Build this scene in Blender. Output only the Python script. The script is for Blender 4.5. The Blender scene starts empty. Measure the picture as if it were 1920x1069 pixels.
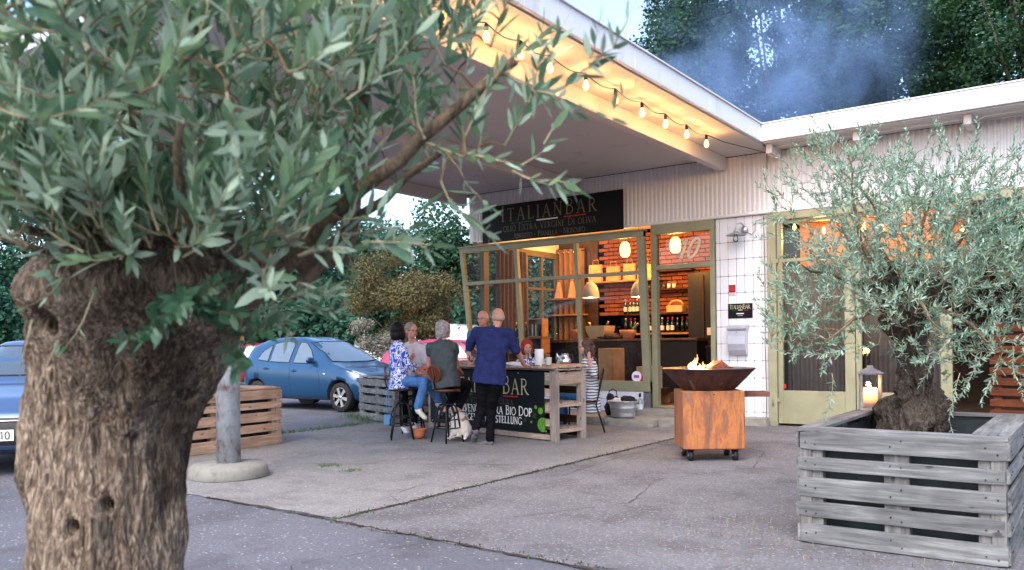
import bpy, bmesh, math, random
import numpy as np
from mathutils import Vector, Matrix
from mathutils.bvhtree import BVHTree
R=math.radians; PI=math.pi
S=bpy.context.scene
# ---------------------------------------------------------------- camera, sky, sun, exposure
cam_d=bpy.data.cameras.new('camera'); cam=bpy.data.objects.new('camera',cam_d); S.collection.objects.link(cam)
cam_d.lens=28.89; cam_d.sensor_width=36; cam_d.shift_y=0.057; cam_d.clip_start=.05; cam_d.clip_end=2000
cam.matrix_world=Matrix.Translation((0,0,1.3))@Matrix.Rotation(R(35.75),4,'Z')@Matrix.Rotation(R(90),4,'X')@Matrix.Rotation(-.012,4,'Z')
cam_d.dof.use_dof=True; cam_d.dof.focus_distance=10.8; cam_d.dof.aperture_fstop=4.8
S.camera=cam
SUN_EL,SUN_AZ=R(50),R(165)      # azimuth of the direction the light comes from, measured from +Y clockwise
W=bpy.data.worlds.new('World'); S.world=W; W.use_nodes=True
wn=W.node_tree; bg=wn.nodes['Background']
sky=wn.nodes.new('ShaderNodeTexSky'); sky.sky_type='NISHITA'; sky.sun_disc=False
sky.sun_elevation=SUN_EL; sky.sun_rotation=SUN_AZ; sky.air_density=1.0; sky.dust_density=3.0; sky.ozone_density=1.6
wn.links.new(sky.outputs[0],bg.inputs[0]); bg.inputs[1].default_value=.1
sun_d=bpy.data.lights.new('sun','SUN'); sun_d.energy=.34; sun_d.angle=R(45); sun_d.color=(1,.98,.96)
sun=bpy.data.objects.new('sun',sun_d); S.collection.objects.link(sun)
sv=Vector((math.sin(SUN_AZ)*math.cos(SUN_EL),math.cos(SUN_AZ)*math.cos(SUN_EL),math.sin(SUN_EL)))
sun.rotation_euler=(-sv).to_track_quat('-Z','Y').to_euler()
S.view_settings.view_transform='Standard'; S.view_settings.look='None'; S.view_settings.gamma=1
S.view_settings.exposure=2.55; S.view_settings.use_curve_mapping=False
try:
    S.cycles.use_denoising=True; S.cycles.max_bounces=8; S.cycles.transparent_max_bounces=24
    S.cycles.diffuse_bounces=4; S.cycles.volume_bounces=1; S.cycles.caustics_reflective=False; S.cycles.caustics_refractive=False
    S.cycles.sample_clamp_indirect=6; S.cycles.volume_step_rate=2
except Exception: pass
COL=S.collection
random.seed(7); rng=np.random.default_rng(7)
# ---------------------------------------------------------------- helpers
def setp(o,label=None,cat=None,group=None,kind=None):
    if label: o['label']=label
    if cat: o['category']=cat
    if group: o['group']=group
    if kind: o['kind']=kind
    return o
def empty(name,loc=(0,0,0),rz=0,label=None,cat=None,group=None):
    o=bpy.data.objects.new(name,None); COL.objects.link(o); o.location=loc; o.rotation_euler=(0,0,rz); o.empty_display_size=.1
    return setp(o,label,cat,group)
def link(name,me,parent=None,loc=None,rot=None,scale=None):
    o=bpy.data.objects.new(name,me); COL.objects.link(o)
    if parent: o.parent=parent
    if loc is not None: o.location=loc
    if rot is not None: o.rotation_euler=rot
    if scale is not None: o.scale=scale
    return o
def kids(o): return [c for c in COL.objects if c.parent==o]
def copy_tree(o,parent=None,_idx=None):
    if _idx is None:
        _idx={}
        for c in COL.objects:
            if c.parent: _idx.setdefault(c.parent.name,[]).append(c)
    c=o.copy(); COL.objects.link(c)
    if parent: c.parent=parent
    for k in _idx.get(o.name,[]): copy_tree(k,c,_idx)
    return c
class MB:
    def __init__(s): s.v=[]; s.f=[]; s.m=[]; s.sm=[]
    def add(s,vs,fs,mi=0,smooth=False):
        b=len(s.v); s.v+= [tuple(p) for p in vs]; s.f+= [tuple(i+b for i in f) for f in fs]
        s.m+=[mi]*len(fs); s.sm+=[smooth]*len(fs); return s
    def box(s,c,d,rot=None,ch=0,mi=0):
        hx,hy,hz=d[0]/2,d[1]/2,d[2]/2
        M=rot if rot is not None else Matrix.Identity(3)
        if isinstance(M,(int,float)): M=Matrix.Rotation(M,3,'Z')
        c=Vector(c)
        if ch<=0:
            vs=[(x,y,z) for x in(-hx,hx) for y in(-hy,hy) for z in(-hz,hz)]
            fs=[(0,1,3,2),(4,6,7,5),(0,4,5,1),(2,3,7,6),(0,2,6,4),(1,5,7,3)]
        else:
            ch=min(ch,hx*.8,hy*.8,hz*.8); vs=[];idx={}
            for sx in(-1,1):
                for sy in(-1,1):
                    for sz in(-1,1):
                        for a in range(3):
                            p=[sx*(hx-ch),sy*(hy-ch),sz*(hz-ch)]; p[a]=(sx,sy,sz)[a]*(hx,hy,hz)[a]
                            idx[(sx,sy,sz,a)]=len(vs); vs.append(tuple(p))
            fs=[]
            for a in range(3):
                b_,c_=(a+1)%3,(a+2)%3
                for sg in(-1,1):
                    q=[]
                    for (u,w) in((-1,-1),(1,-1),(1,1),(-1,1)):
                        k=[0,0,0];k[a]=sg;k[b_]=u;k[c_]=w;q.append(idx[(*k,a)])
                    fs.append(tuple(q if sg>0 else q[::-1]))
            for a in range(3):
                b_,c_=(a+1)%3,(a+2)%3
                for u in(-1,1):
                    for w in(-1,1):
                        k0=[0,0,0];k0[a]=-1;k0[b_]=u;k0[c_]=w;k1=list(k0);k1[a]=1
                        q=[idx[(*k0,b_)],idx[(*k1,b_)],idx[(*k1,c_)],idx[(*k0,c_)]]
                        fs.append(tuple(q if u*w<0 else q[::-1]))
            for sx in(-1,1):
                for sy in(-1,1):
                    for sz in(-1,1):
                        q=[idx[(sx,sy,sz,a)] for a in range(3)]
                        fs.append(tuple(q if sx*sy*sz>0 else q[::-1]))
        return s.add([M@Vector(p)+c for p in vs],fs,mi)
    def bar(s,p0,p1,w,h,ch=0,mi=0,up=(0,0,1)):
        p0,p1=Vector(p0),Vector(p1); d=p1-p0; L=d.length; x=d.normalized(); u=Vector(up)
        if abs(x.dot(u))>.97: u=Vector((0,1,0))
        y=u.cross(x).normalized(); z=x.cross(y)
        return s.box((p0+p1)/2,(L,w,h),Matrix((x,y,z)).transposed(),ch,mi)
    def tube(s,pts,r,n=8,mi=0,cap=True,smooth=True,flat=1.0):
        pts=[Vector(p) for p in pts]; N=len(pts)
        if not hasattr(r,'__len__'): r=[r]*N
        t0=(pts[1]-pts[0]).normalized(); u=Vector((0,0,1))
        if abs(t0.dot(u))>.9: u=Vector((1,0,0))
        u=(u-t0*u.dot(t0)).normalized(); vs=[];fs=[]
        for i,p in enumerate(pts):
            t=(pts[min(i+1,N-1)]-pts[max(i-1,0)]).normalized()
            u=(u-t*u.dot(t)); u=u.normalized() if u.length>1e-6 else t.orthogonal().normalized(); w=t.cross(u)
            for k in range(n):
                a=2*PI*k/n; vs.append(p+(u*math.cos(a)+w*math.sin(a)*flat)*r[i])
        for i in range(N-1):
            for k in range(n):
                a=i*n+k;b=i*n+(k+1)%n; fs.append((a,b,b+n,a+n))
        if cap: fs.append(tuple(range(n-1,-1,-1))); fs.append(tuple((N-1)*n+k for k in range(n)))
        return s.add(vs,fs,mi,smooth)
    def lathe(s,prof,c=(0,0,0),n=24,mi=0,smooth=True,M=None,closed=False):
        c=Vector(c); vs=[];fs=[];m=len(prof)
        for (r,z) in prof:
            for k in range(n):
                a=2*PI*k/n; p=Vector((r*math.cos(a),r*math.sin(a),z)); vs.append((M@p if M else p)+c)
        for i in range(m-1):
            for k in range(n):
                a=i*n+k;b=i*n+(k+1)%n; fs.append((a,b,b+n,a+n))
        if not closed:
            if prof[0][0]>1e-4: fs.append(tuple(range(n-1,-1,-1)))
            if prof[-1][0]>1e-4: fs.append(tuple((m-1)*n+k for k in range(n)))
        return s.add(vs,fs,mi,smooth)
    def sphere(s,c,r,n=12,mi=0,M=None):
        if not hasattr(r,'__len__'): r=(r,r,r)
        m=max(4,n//2); vs=[];fs=[]; c=Vector(c)
        for i in range(m+1):
            t=PI*i/m
            for k in range(n):
                a=2*PI*k/n; p=Vector((r[0]*math.sin(t)*math.cos(a),r[1]*math.sin(t)*math.sin(a),r[2]*math.cos(t)))
                vs.append((M@p if M else p)+c)
        for i in range(m):
            for k in range(n):
                a=i*n+k;b=i*n+(k+1)%n; fs.append((a,a+n,b+n,b))
        return s.add(vs,fs,mi,True)
    def prism(s,poly,axis,a0,a1,mi=0):
        def P(u,w,a): return {'x':(a,u,w),'y':(u,a,w),'z':(u,w,a)}[axis]
        n=len(poly); vs=[P(u,w,a0) for u,w in poly]+[P(u,w,a1) for u,w in poly]
        fs=[tuple(range(n)),tuple(range(2*n-1,n-1,-1))]+[(i,i+n,(i+1)%n+n,(i+1)%n) for i in range(n)]
        return s.add(vs,fs,mi)
    def mesh(s,name,mats,fix=True):
        me=bpy.data.meshes.new(name); me.from_pydata(s.v,[],s.f)
        for m in (mats if isinstance(mats,(list,tuple)) else [mats]): me.materials.append(m)
        me.polygons.foreach_set('material_index',s.m); me.polygons.foreach_set('use_smooth',s.sm)
        if fix:
            bm=bmesh.new(); bm.from_mesh(me); bmesh.ops.remove_doubles(bm,verts=bm.verts,dist=1e-5)
            bmesh.ops.recalc_face_normals(bm,faces=bm.faces); bm.to_mesh(me); bm.free()
        me.update(); return me
    def build(s,name,mats,parent=None,loc=None,rot=None,fix=True):
        return link(name,s.mesh(name,mats,fix),parent,loc,rot)
_unit={}
def unit_box(m,ch=.04,key=None):
    k=(m.name,ch,key)
    if k not in _unit: _unit[k]=MB().box((0,0,0),(1,1,1),None,ch).mesh('piece',m)
    return _unit[k]
def piece(name,m,parent,c,d,rot=(0,0,0),ch=.04):
    "a bevelled piece sharing one mesh per material, sized by its scale"
    return link(name,unit_box(m,ch),parent,c,rot,d)
def block(name,m,parent,c,d,rz=0,ch=.004):
    return MB().box((0,0,0),d,None,ch).build(name,m,parent,c,(0,0,rz))
# ---------------------------------------------------------------- materials
MT={}
def nodes(m):
    m.use_nodes=True; return m.node_tree.nodes,m.node_tree.links,m.node_tree.nodes['Principled BSDF']
def ramp(ns,stops,interp='LINEAR'):
    r=ns.new('ShaderNodeValToRGB'); e=r.color_ramp.elements; r.color_ramp.interpolation=interp
    while len(e)<len(stops): e.new(.5)
    for k,(p,c) in zip(e,stops):
        k.position=p; k.color=(*c,1) if len(c)==3 else c
    return r
def mat(name,c,rough=.6,var=.15,scale=12,bump=0,metal=0,spec=.28,stretch=None,c2=None,obvar=0,coat=0,bscale=None,detail=6,emit=None,estr=0,alpha=1,trans=0,space='Object',lo=.35,hi=.65,sheen=0):
    if name in MT: return MT[name]
    m=bpy.data.materials.new(name); ns,ls,b=nodes(m)
    b.inputs['Roughness'].default_value=rough; b.inputs['Metallic'].default_value=metal
    b.inputs['Specular IOR Level'].default_value=spec; b.inputs['Coat Weight'].default_value=coat
    if sheen: b.inputs['Sheen Weight'].default_value=sheen
    tc=ns.new('ShaderNodeTexCoord'); mp=ns.new('ShaderNodeMapping'); ls.new(tc.outputs[space],mp.inputs[0])
    if stretch: mp.inputs['Scale'].default_value=stretch
    oi=ns.new('ShaderNodeObjectInfo')
    if obvar or stretch:
        cb=ns.new('ShaderNodeCombineXYZ'); mu=ns.new('ShaderNodeMath'); mu.operation='MULTIPLY'; mu.inputs[1].default_value=37
        ls.new(oi.outputs['Random'],mu.inputs[0])
        for i in range(3): ls.new(mu.outputs[0],cb.inputs[i])
        ls.new(cb.outputs[0],mp.inputs['Location'])
    nz=ns.new('ShaderNodeTexNoise'); nz.inputs['Scale'].default_value=scale; nz.inputs['Detail'].default_value=detail; nz.inputs['Roughness'].default_value=.6
    ls.new(mp.outputs[0],nz.inputs['Vector'])
    lo_c=c2 if c2 else tuple(x*(1-var) for x in c); hi_c=c if c2 else tuple(min(1,x*(1+var)) for x in c)
    rp=ramp(ns,[(lo,lo_c),(hi,hi_c)]); ls.new(nz.outputs[0],rp.inputs[0]); out=rp.outputs[0]
    if obvar:
        hs=ns.new('ShaderNodeHueSaturation'); mr=ns.new('ShaderNodeMapRange'); mr.inputs[3].default_value=1-obvar; mr.inputs[4].default_value=1+obvar
        ls.new(oi.outputs['Random'],mr.inputs[0]); ls.new(mr.outputs[0],hs.inputs['Value']); ls.new(out,hs.inputs['Color']); out=hs.outputs[0]
    ls.new(out,b.inputs['Base Color'])
    if bump:
        n2=ns.new('ShaderNodeTexNoise'); n2.inputs['Scale'].default_value=bscale or scale*3; n2.inputs['Detail'].default_value=8; n2.inputs['Roughness'].default_value=.65
        ls.new(mp.outputs[0],n2.inputs['Vector'])
        bp=ns.new('ShaderNodeBump'); bp.inputs['Strength'].default_value=min(1,bump); bp.inputs['Distance'].default_value=.01
        ls.new(n2.outputs[0],bp.inputs['Height']); ls.new(bp.outputs[0],b.inputs['Normal'])
    if emit: b.inputs['Emission Color'].default_value=(*emit,1); b.inputs['Emission Strength'].default_value=estr
    b.inputs['Alpha'].default_value=alpha; b.inputs['Transmission Weight'].default_value=trans
    MT[name]=m; return m
def glass(name,tint=(.9,.95,.95),rough=0,refl=1.0):
    "thin pane: clear transmission mixed with a fresnel reflection"
    m=bpy.data.materials.new(name); m.use_nodes=True; ns,ls=m.node_tree.nodes,m.node_tree.links; ns.remove(ns['Principled BSDF'])
    tr=ns.new('ShaderNodeBsdfTransparent'); tr.inputs[0].default_value=(*tint,1); gl=ns.new('ShaderNodeBsdfGlossy'); gl.inputs['Roughness'].default_value=rough
    fr=ns.new('ShaderNodeFresnel'); fr.inputs[0].default_value=1.52; mu=ns.new('ShaderNodeMath'); mu.operation='MULTIPLY'; mu.inputs[1].default_value=refl; mu.use_clamp=True
    nz=ns.new('ShaderNodeTexNoise'); nz.inputs['Scale'].default_value=1.2; bp=ns.new('ShaderNodeBump'); bp.inputs['Strength'].default_value=.04; bp.inputs['Distance'].default_value=.05
    ls.new(nz.outputs[0],bp.inputs['Height']); ls.new(bp.outputs[0],gl.inputs['Normal'])
    mx=ns.new('ShaderNodeMixShader'); ls.new(fr.outputs[0],mu.inputs[0]); ls.new(mu.outputs[0],mx.inputs[0]); ls.new(tr.outputs[0],mx.inputs[1]); ls.new(gl.outputs[0],mx.inputs[2])
    ls.new(mx.outputs[0],ns['Material Output'].inputs[0]); MT[name]=m; return m
def emis(name,c,s):
    m=bpy.data.materials.new(name); m.use_nodes=True; ns,ls=m.node_tree.nodes,m.node_tree.links; ns.remove(ns['Principled BSDF'])
    e=ns.new('ShaderNodeEmission'); e.inputs[0].default_value=(*c,1); e.inputs[1].default_value=s; ls.new(e.outputs[0],ns['Material Output'].inputs[0]); MT[name]=m; return m
def wood(name,c,c2,obvar=.18,axis=0,grain=26,rough=.8,knots=True,bump=.5):
    "weathered board, grain along one local axis in metres (world-sized through Object coords times scale)"
    m=bpy.data.materials.new(name); ns,ls,b=nodes(m); b.inputs['Roughness'].default_value=rough; b.inputs['Specular IOR Level'].default_value=.25
    geo=ns.new('ShaderNodeTexCoord'); oi=ns.new('ShaderNodeObjectInfo')
    # world-sized coordinates: rotate the position relative to the object so that x runs along the board
    vt=ns.new('ShaderNodeVectorTransform'); vt.vector_type='POINT'; vt.convert_from='WORLD'; vt.convert_to='WORLD'
    gp=ns.new('ShaderNodeNewGeometry'); cb=ns.new('ShaderNodeCombineXYZ'); mu=ns.new('ShaderNodeMath'); mu.operation='MULTIPLY'; mu.inputs[1].default_value=53
    ls.new(oi.outputs['Random'],mu.inputs[0])
    for i in range(3): ls.new(mu.outputs[0],cb.inputs[i])
    ad=ns.new('ShaderNodeVectorMath'); ad.operation='ADD'; ls.new(gp.outputs['Position'],ad.inputs[0]); ls.new(cb.outputs[0],ad.inputs[1])
    mp=ns.new('ShaderNodeMapping'); sc=[1,1,1]
    sc=[grain]*3; sc[axis]=grain*.07; mp.inputs['Scale'].default_value=sc; ls.new(ad.outputs[0],mp.inputs[0])
    nz=ns.new('ShaderNodeTexNoise'); nz.inputs['Scale'].default_value=1; nz.inputs['Detail'].default_value=7; nz.inputs['Roughness'].default_value=.62; nz.inputs['Distortion'].default_value=.6; ls.new(mp.outputs[0],nz.inputs['Vector'])
    rp=ramp(ns,[(.28,c2),(.52,tuple((a+b_)/2 for a,b_ in zip(c,c2))),(.68,c)]); ls.new(nz.outputs[0],rp.inputs[0])
    n3=ns.new('ShaderNodeTexNoise'); n3.inputs['Scale'].default_value=5; n3.inputs['Detail'].default_value=4; ls.new(ad.outputs[0],n3.inputs['Vector'])
    mx=ns.new('ShaderNodeMixRGB'); mx.blend_type='MULTIPLY'; mx.inputs[0].default_value=.6; r3=ramp(ns,[(.3,(.62,.6,.58)),(.65,(1.12,1.1,1.08))]); ls.new(n3.outputs[0],r3.inputs[0]); ls.new(rp.outputs[0],mx.inputs[1]); ls.new(r3.outputs[0],mx.inputs[2]); out=mx.outputs[0]
    if knots:
        vo=ns.new('ShaderNodeTexVoronoi'); vo.inputs['Scale'].default_value=1; mk=ns.new('ShaderNodeMapping'); s2=[9.]*3; s2[axis]=4.; mk.inputs['Scale'].default_value=s2; ls.new(ad.outputs[0],mk.inputs[0]); ls.new(mk.outputs[0],vo.inputs['Vector'])
        rk=ramp(ns,[(.07,(.25,.2,.17)),(.13,(1,1,1))]); ls.new(vo.outputs['Distance'],rk.inputs[0]); m2=ns.new('ShaderNodeMixRGB'); m2.blend_type='MULTIPLY'; m2.inputs[0].default_value=.75; ls.new(out,m2.inputs[1]); ls.new(rk.outputs[0],m2.inputs[2]); out=m2.outputs[0]
    hs=ns.new('ShaderNodeHueSaturation'); mr=ns.new('ShaderNodeMapRange'); mr.inputs[3].default_value=1-obvar; mr.inputs[4].default_value=1+obvar; ls.new(oi.outputs['Random'],mr.inputs[0]); ls.new(mr.outputs[0],hs.inputs['Value']); ls.new(out,hs.inputs['Color']); ls.new(hs.outputs[0],b.inputs['Base Color'])
    bp=ns.new('ShaderNodeBump'); bp.inputs['Strength'].default_value=bump; bp.inputs['Distance'].default_value=.006; ls.new(nz.outputs[0],bp.inputs['Height']); ls.new(bp.outputs[0],b.inputs['Normal'])
    MT[name]=m; return m
# ---- serif stroke lettering (flat print) -------------------------------------------------
def _arc(cx,cy,rx,ry,a0,a1,n=14): return [(cx+rx*math.cos(R(a0+(a1-a0)*i/n)),cy+ry*math.sin(R(a0+(a1-a0)*i/n))) for i in range(n+1)]
T,N_=1.0,.5
GL={'I':(.34,[(T,[(.17,0),(.17,1)])],[(.17,0),(.17,1)]),
'T':(.72,[(T,[(.36,0),(.36,1)]),(N_,[(.04,.98),(.68,.98)]),(N_,[(.04,.98),(.04,.84)]),(N_,[(.68,.98),(.68,.84)])],[(.36,0)]),
'A':(.8,[(N_,[(.1,0),(.4,1)]),(T,[(.4,1),(.7,0)]),(N_,[(.2,.34),(.6,.34)])],[(.1,0),(.7,0)]),
'L':(.62,[(T,[(.15,0),(.15,1)]),(N_,[(.15,.02),(.58,.02),(.6,.18)])],[(.15,0),(.15,1)]),
'N':(.84,[(N_,[(.15,0),(.15,1)]),(T,[(.13,1),(.7,.0)]),(N_,[(.7,0),(.7,1)])],[(.15,0),(.13,1),(.7,1)]),
'B':(.66,[(T,[(.15,0),(.15,1)]),(N_+.2,[(.15,.98),(.3,.98)]+_arc(.32,.76,.2,.22,90,-90)+[(.15,.54)]),(N_+.2,[(.3,.53)]+_arc(.34,.275,.24,.255,90,-90)+[(.15,.02)])],[(.15,0),(.15,1)]),
'R':(.74,[(T,[(.15,0),(.15,1)]),(N_+.2,[(.15,.98),(.3,.98)]+_arc(.33,.75,.22,.23,90,-90)+[(.15,.52)]),(T,[(.34,.52),(.5,.22),(.68,.01)])],[(.15,0),(.15,1),(.7,.01)]),
'O':(.88,[(N_+.25,_arc(.44,.5,.37,.5,0,360,28))],[]),
'E':(.62,[(T,[(.15,0),(.15,1)]),(N_,[(.15,.98),(.55,.98),(.55,.86)]),(N_,[(.15,.52),(.47,.52)]),(N_,[(.15,.02),(.57,.02),(.58,.16)])],[(.15,0),(.15,1)]),
'X':(.76,[(T,[(.12,1),(.64,0)]),(N_,[(.64,1),(.12,0)])],[(.12,0),(.12,1),(.64,0),(.64,1)]),
'V':(.78,[(T,[(.1,1),(.4,0)]),(N_,[(.4,0),(.7,1)])],[(.1,1),(.7,1)]),
'G':(.84,[(N_+.25,_arc(.46,.5,.37,.5,40,320,24)),(T,[(.75,.0),(.75,.4)])],[(.75,.4)]),
'D':(.84,[(T,[(.15,0),(.15,1)]),(N_+.2,[(.15,.98),(.32,.98)]+_arc(.34,.5,.42,.48,90,-90)+[(.15,.02)])],[(.15,0),(.15,1)]),
'U':(.78,[(T,[(.15,1),(.15,.35)]+_arc(.4,.3,.25,.3,180,360)+[(.65,1)])],[(.15,1),(.65,1)]),
'Z':(.68,[(N_,[(.08,.84),(.1,.98),(.58,.98)]),(T,[(.58,.98),(.08,.02)]),(N_,[(.08,.02),(.6,.02),(.62,.17)])],[]),
'P':(.64,[(T,[(.15,0),(.15,1)]),(N_+.2,[(.15,.98),(.3,.98)]+_arc(.32,.74,.22,.24,90,-90)+[(.15,.5)])],[(.15,0),(.15,1)]),
'M':(.98,[(N_,[(.12,0),(.16,1)]),(T,[(.16,1),(.49,.05)]),(N_,[(.49,.05),(.82,1)]),(T,[(.82,1),(.86,0)])],[(.12,0),(.86,0),(.16,1),(.82,1)]),
'S':(.56,[(N_+.3,_arc(.28,.75,.19,.24,25,210,12)+[(.28,.5)]+_arc(.28,.25,.21,.25,40,-160,14))],[]),
'C':(.8,[(N_+.25,_arc(.46,.5,.37,.5,45,315,24))],[]),
'F':(.58,[(T,[(.15,0),(.15,1)]),(N_,[(.15,.98),(.54,.98),(.55,.84)]),(N_,[(.15,.52),(.45,.52)])],[(.15,0),(.15,1)]),
'H':(.84,[(T,[(.15,0),(.15,1)]),(T,[(.69,0),(.69,1)]),(N_,[(.15,.52),(.69,.52)])],[(.15,0),(.15,1),(.69,0),(.69,1)]),
'K':(.76,[(T,[(.15,0),(.15,1)]),(N_,[(.62,1),(.17,.45)]),(T,[(.3,.6),(.68,0)])],[(.15,0),(.15,1),(.68,0)]),
'W':(1.1,[(T,[(.08,1),(.33,0)]),(N_,[(.33,0),(.55,1)]),(T,[(.55,1),(.78,0)]),(N_,[(.78,0),(1.02,1)])],[(.08,1),(1.02,1)]),
'-':(.5,[(N_,[(.08,.45),(.42,.45)])],[]),'.':(.25,[(T,[(.1,.03),(.15,.03)])],[]),' ':(.4,[],[]),
'0':(.66,[(N_+.3,_arc(.33,.5,.25,.5,0,360,24))],[]),'1':(.46,[(T,[(.26,0),(.26,1),(.08,.8)])],[(.26,0)]),
'4':(.66,[(T,[(.46,0),(.46,1),(.05,.28),(.62,.28)])],[]),'2':(.62,[(T,_arc(.3,.72,.22,.27,160,-20,10)+[(.06,.02),(.56,.02)])],[]),
}
def text_mesh(mb,txt,x0,z0,h,place,w=.09,track=0.0,italic=0,serif=True,small=.8,layer=[0]):
    "lower-case letters are drawn as small capitals; place(u,v,d) maps sign coordinates to 3-D"
    x=x0
    for ch in txt:
        um=ch in 'Öö'; low=ch.islower(); g=GL.get('O' if um else ch.upper())
        if g is None: continue
        hh=h*(small if low else 1); wd,strokes,ser=g; ww=w*h
        st=list(strokes)
        if um: st+=[(T,[(.28,1.16),(.33,1.16)]),(T,[(.55,1.16),(.6,1.16)])]
        if serif: st+=[(.45,[(px-.11,py),(px+.11,py)]) for px,py in ser]
        for wt,pl in st:
            layer[0]=(layer[0]+1)%40; d=.0006+layer[0]*.00004
            P=[Vector((x+px*hh+italic*py*hh,z0+py*hh)) for px,py in pl]; n=len(P); vs=[]
            for i,p in enumerate(P):
                if i==0 or i==n-1:
                    t=(P[min(i+1,n-1)]-P[max(i-1,0)]); 
                else: t=(P[i]-P[i-1]).normalized()+(P[i+1]-P[i]).normalized()
                if t.length<1e-9: t=Vector((1,0))
                t.normalize(); q=Vector((-t.y,t.x))*ww*wt*.5
                vs+=[place(p.x+q.x,p.y+q.y,d),place(p.x-q.x,p.y-q.y,d)]
            mb.add(vs,[(2*i,2*i+1,2*i+3,2*i+2) for i in range(n-1)])
        x+=wd*hh+track*h
    return x
def text_w(txt,h,track=0,small=.8):
    return sum(GL['O' if c in 'Öö' else c.upper()][0]*h*(small if c.islower() else 1)+track*h for c in txt)-track*h

ORD=['leftmost','second','third','fourth','fifth','sixth','seventh','eighth','ninth','tenth']
# ================================================================ materials used all over
olive=mat('olive_paint',(.245,.235,.150),.45,.12,3,.15,obvar=.04)
white_metal=mat('white_corrugated_paint',(.60,.56,.58),.5,.10,2.2,.12,detail=9)
def grimy(name,c,dirt,amount=.55,rough=.6,scale=1.3,stretch=(1,1,.25)):
    m=bpy.data.materials.new(name); ns,ls,b=nodes(m); b.inputs['Roughness'].default_value=rough
    g=ns.new('ShaderNodeNewGeometry'); mp=ns.new('ShaderNodeMapping'); mp.inputs['Scale'].default_value=stretch; ls.new(g.outputs['Position'],mp.inputs[0])
    n1=ns.new('ShaderNodeTexNoise'); n1.inputs['Scale'].default_value=scale; n1.inputs['Detail'].default_value=10; n1.inputs['Roughness'].default_value=.68; ls.new(mp.outputs[0],n1.inputs['Vector'])
    r=ramp(ns,[(amount,c),(amount+.12,tuple((a*2+d)/3 for a,d in zip(c,dirt))),(amount+.24,dirt)]); ls.new(n1.outputs[0],r.inputs[0]); ls.new(r.outputs[0],b.inputs['Base Color'])
    n2=ns.new('ShaderNodeTexNoise'); n2.inputs['Scale'].default_value=30; n2.inputs['Detail'].default_value=6; ls.new(g.outputs['Position'],n2.inputs['Vector'])
    bp=ns.new('ShaderNodeBump'); bp.inputs['Strength'].default_value=.25; bp.inputs['Distance'].default_value=.01; ls.new(n2.outputs[0],bp.inputs['Height']); ls.new(bp.outputs[0],b.inputs['Normal'])
    MT[name]=m; return m
fascia_m=grimy('fascia_paint',(.62,.62,.66),(.30,.27,.25),.535,.6,2.2,(1,1,.4))
soffit_m=grimy('soffit_paint',(.56,.55,.55),(.20,.14,.11),.575,.7,1.9,(1,1,1))
beam_m=grimy('beam_paint',(.60,.55,.53),(.30,.17,.12),.58,.6,3,(1,1,1))
clad_m=grimy('cladding_paint',(.66,.645,.65),(.42,.36,.35),.62,.5,1.5,(1,1,.5))
tile_m=mat('white_glazed_tile',(.66,.66,.72),.22,.03,20,.04,obvar=.06,spec=.5)
grout_m=mat('dark_joint',(.13,.125,.13),.9,.3,30)
conc_m=grimy('old_concrete',(.25,.235,.21),(.10,.095,.08),.5,.9,4,(1,1,1))
plaster=mat('warm_plaster',(.55,.42,.27),.8,.1,4,.2)
dark_m=mat('black_paint',(.012,.012,.013),.5,.2,8)
brick_m=mat('brick_face',(.28,.09,.045),.85,.3,14,.7,c2=(.12,.035,.02),obvar=.3)
mortar_m=mat('mortar',(.10,.06,.04),.95,.2,30,.5)
floor_m=mat('red_floor',(.20,.055,.03),.45,.25,5)
wood_dark=wood('dark_stained_wood',(.07,.03,.015),(.03,.013,.008),grain=18)
wood_warm=wood('warm_plywood',(.42,.22,.10),(.30,.14,.06),grain=10,knots=False,bump=.15)
steel=mat('galvanised_steel',(.45,.46,.48),.42,.18,9,.1,metal=.75)
chrome=mat('polished_steel',(.6,.6,.62),.18,.1,9,0,metal=.95)
pane_m=glass('window_glass',(.86,.9,.9),0,1.15)
clear=glass('clear_glass',(.93,.96,.96),0,1.0)
bulb_m=emis('bulb_glow',(1,.55,.13),1.5)
black_plastic=mat('black_plastic',(.015,.015,.016),.5,.2,20)
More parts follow.
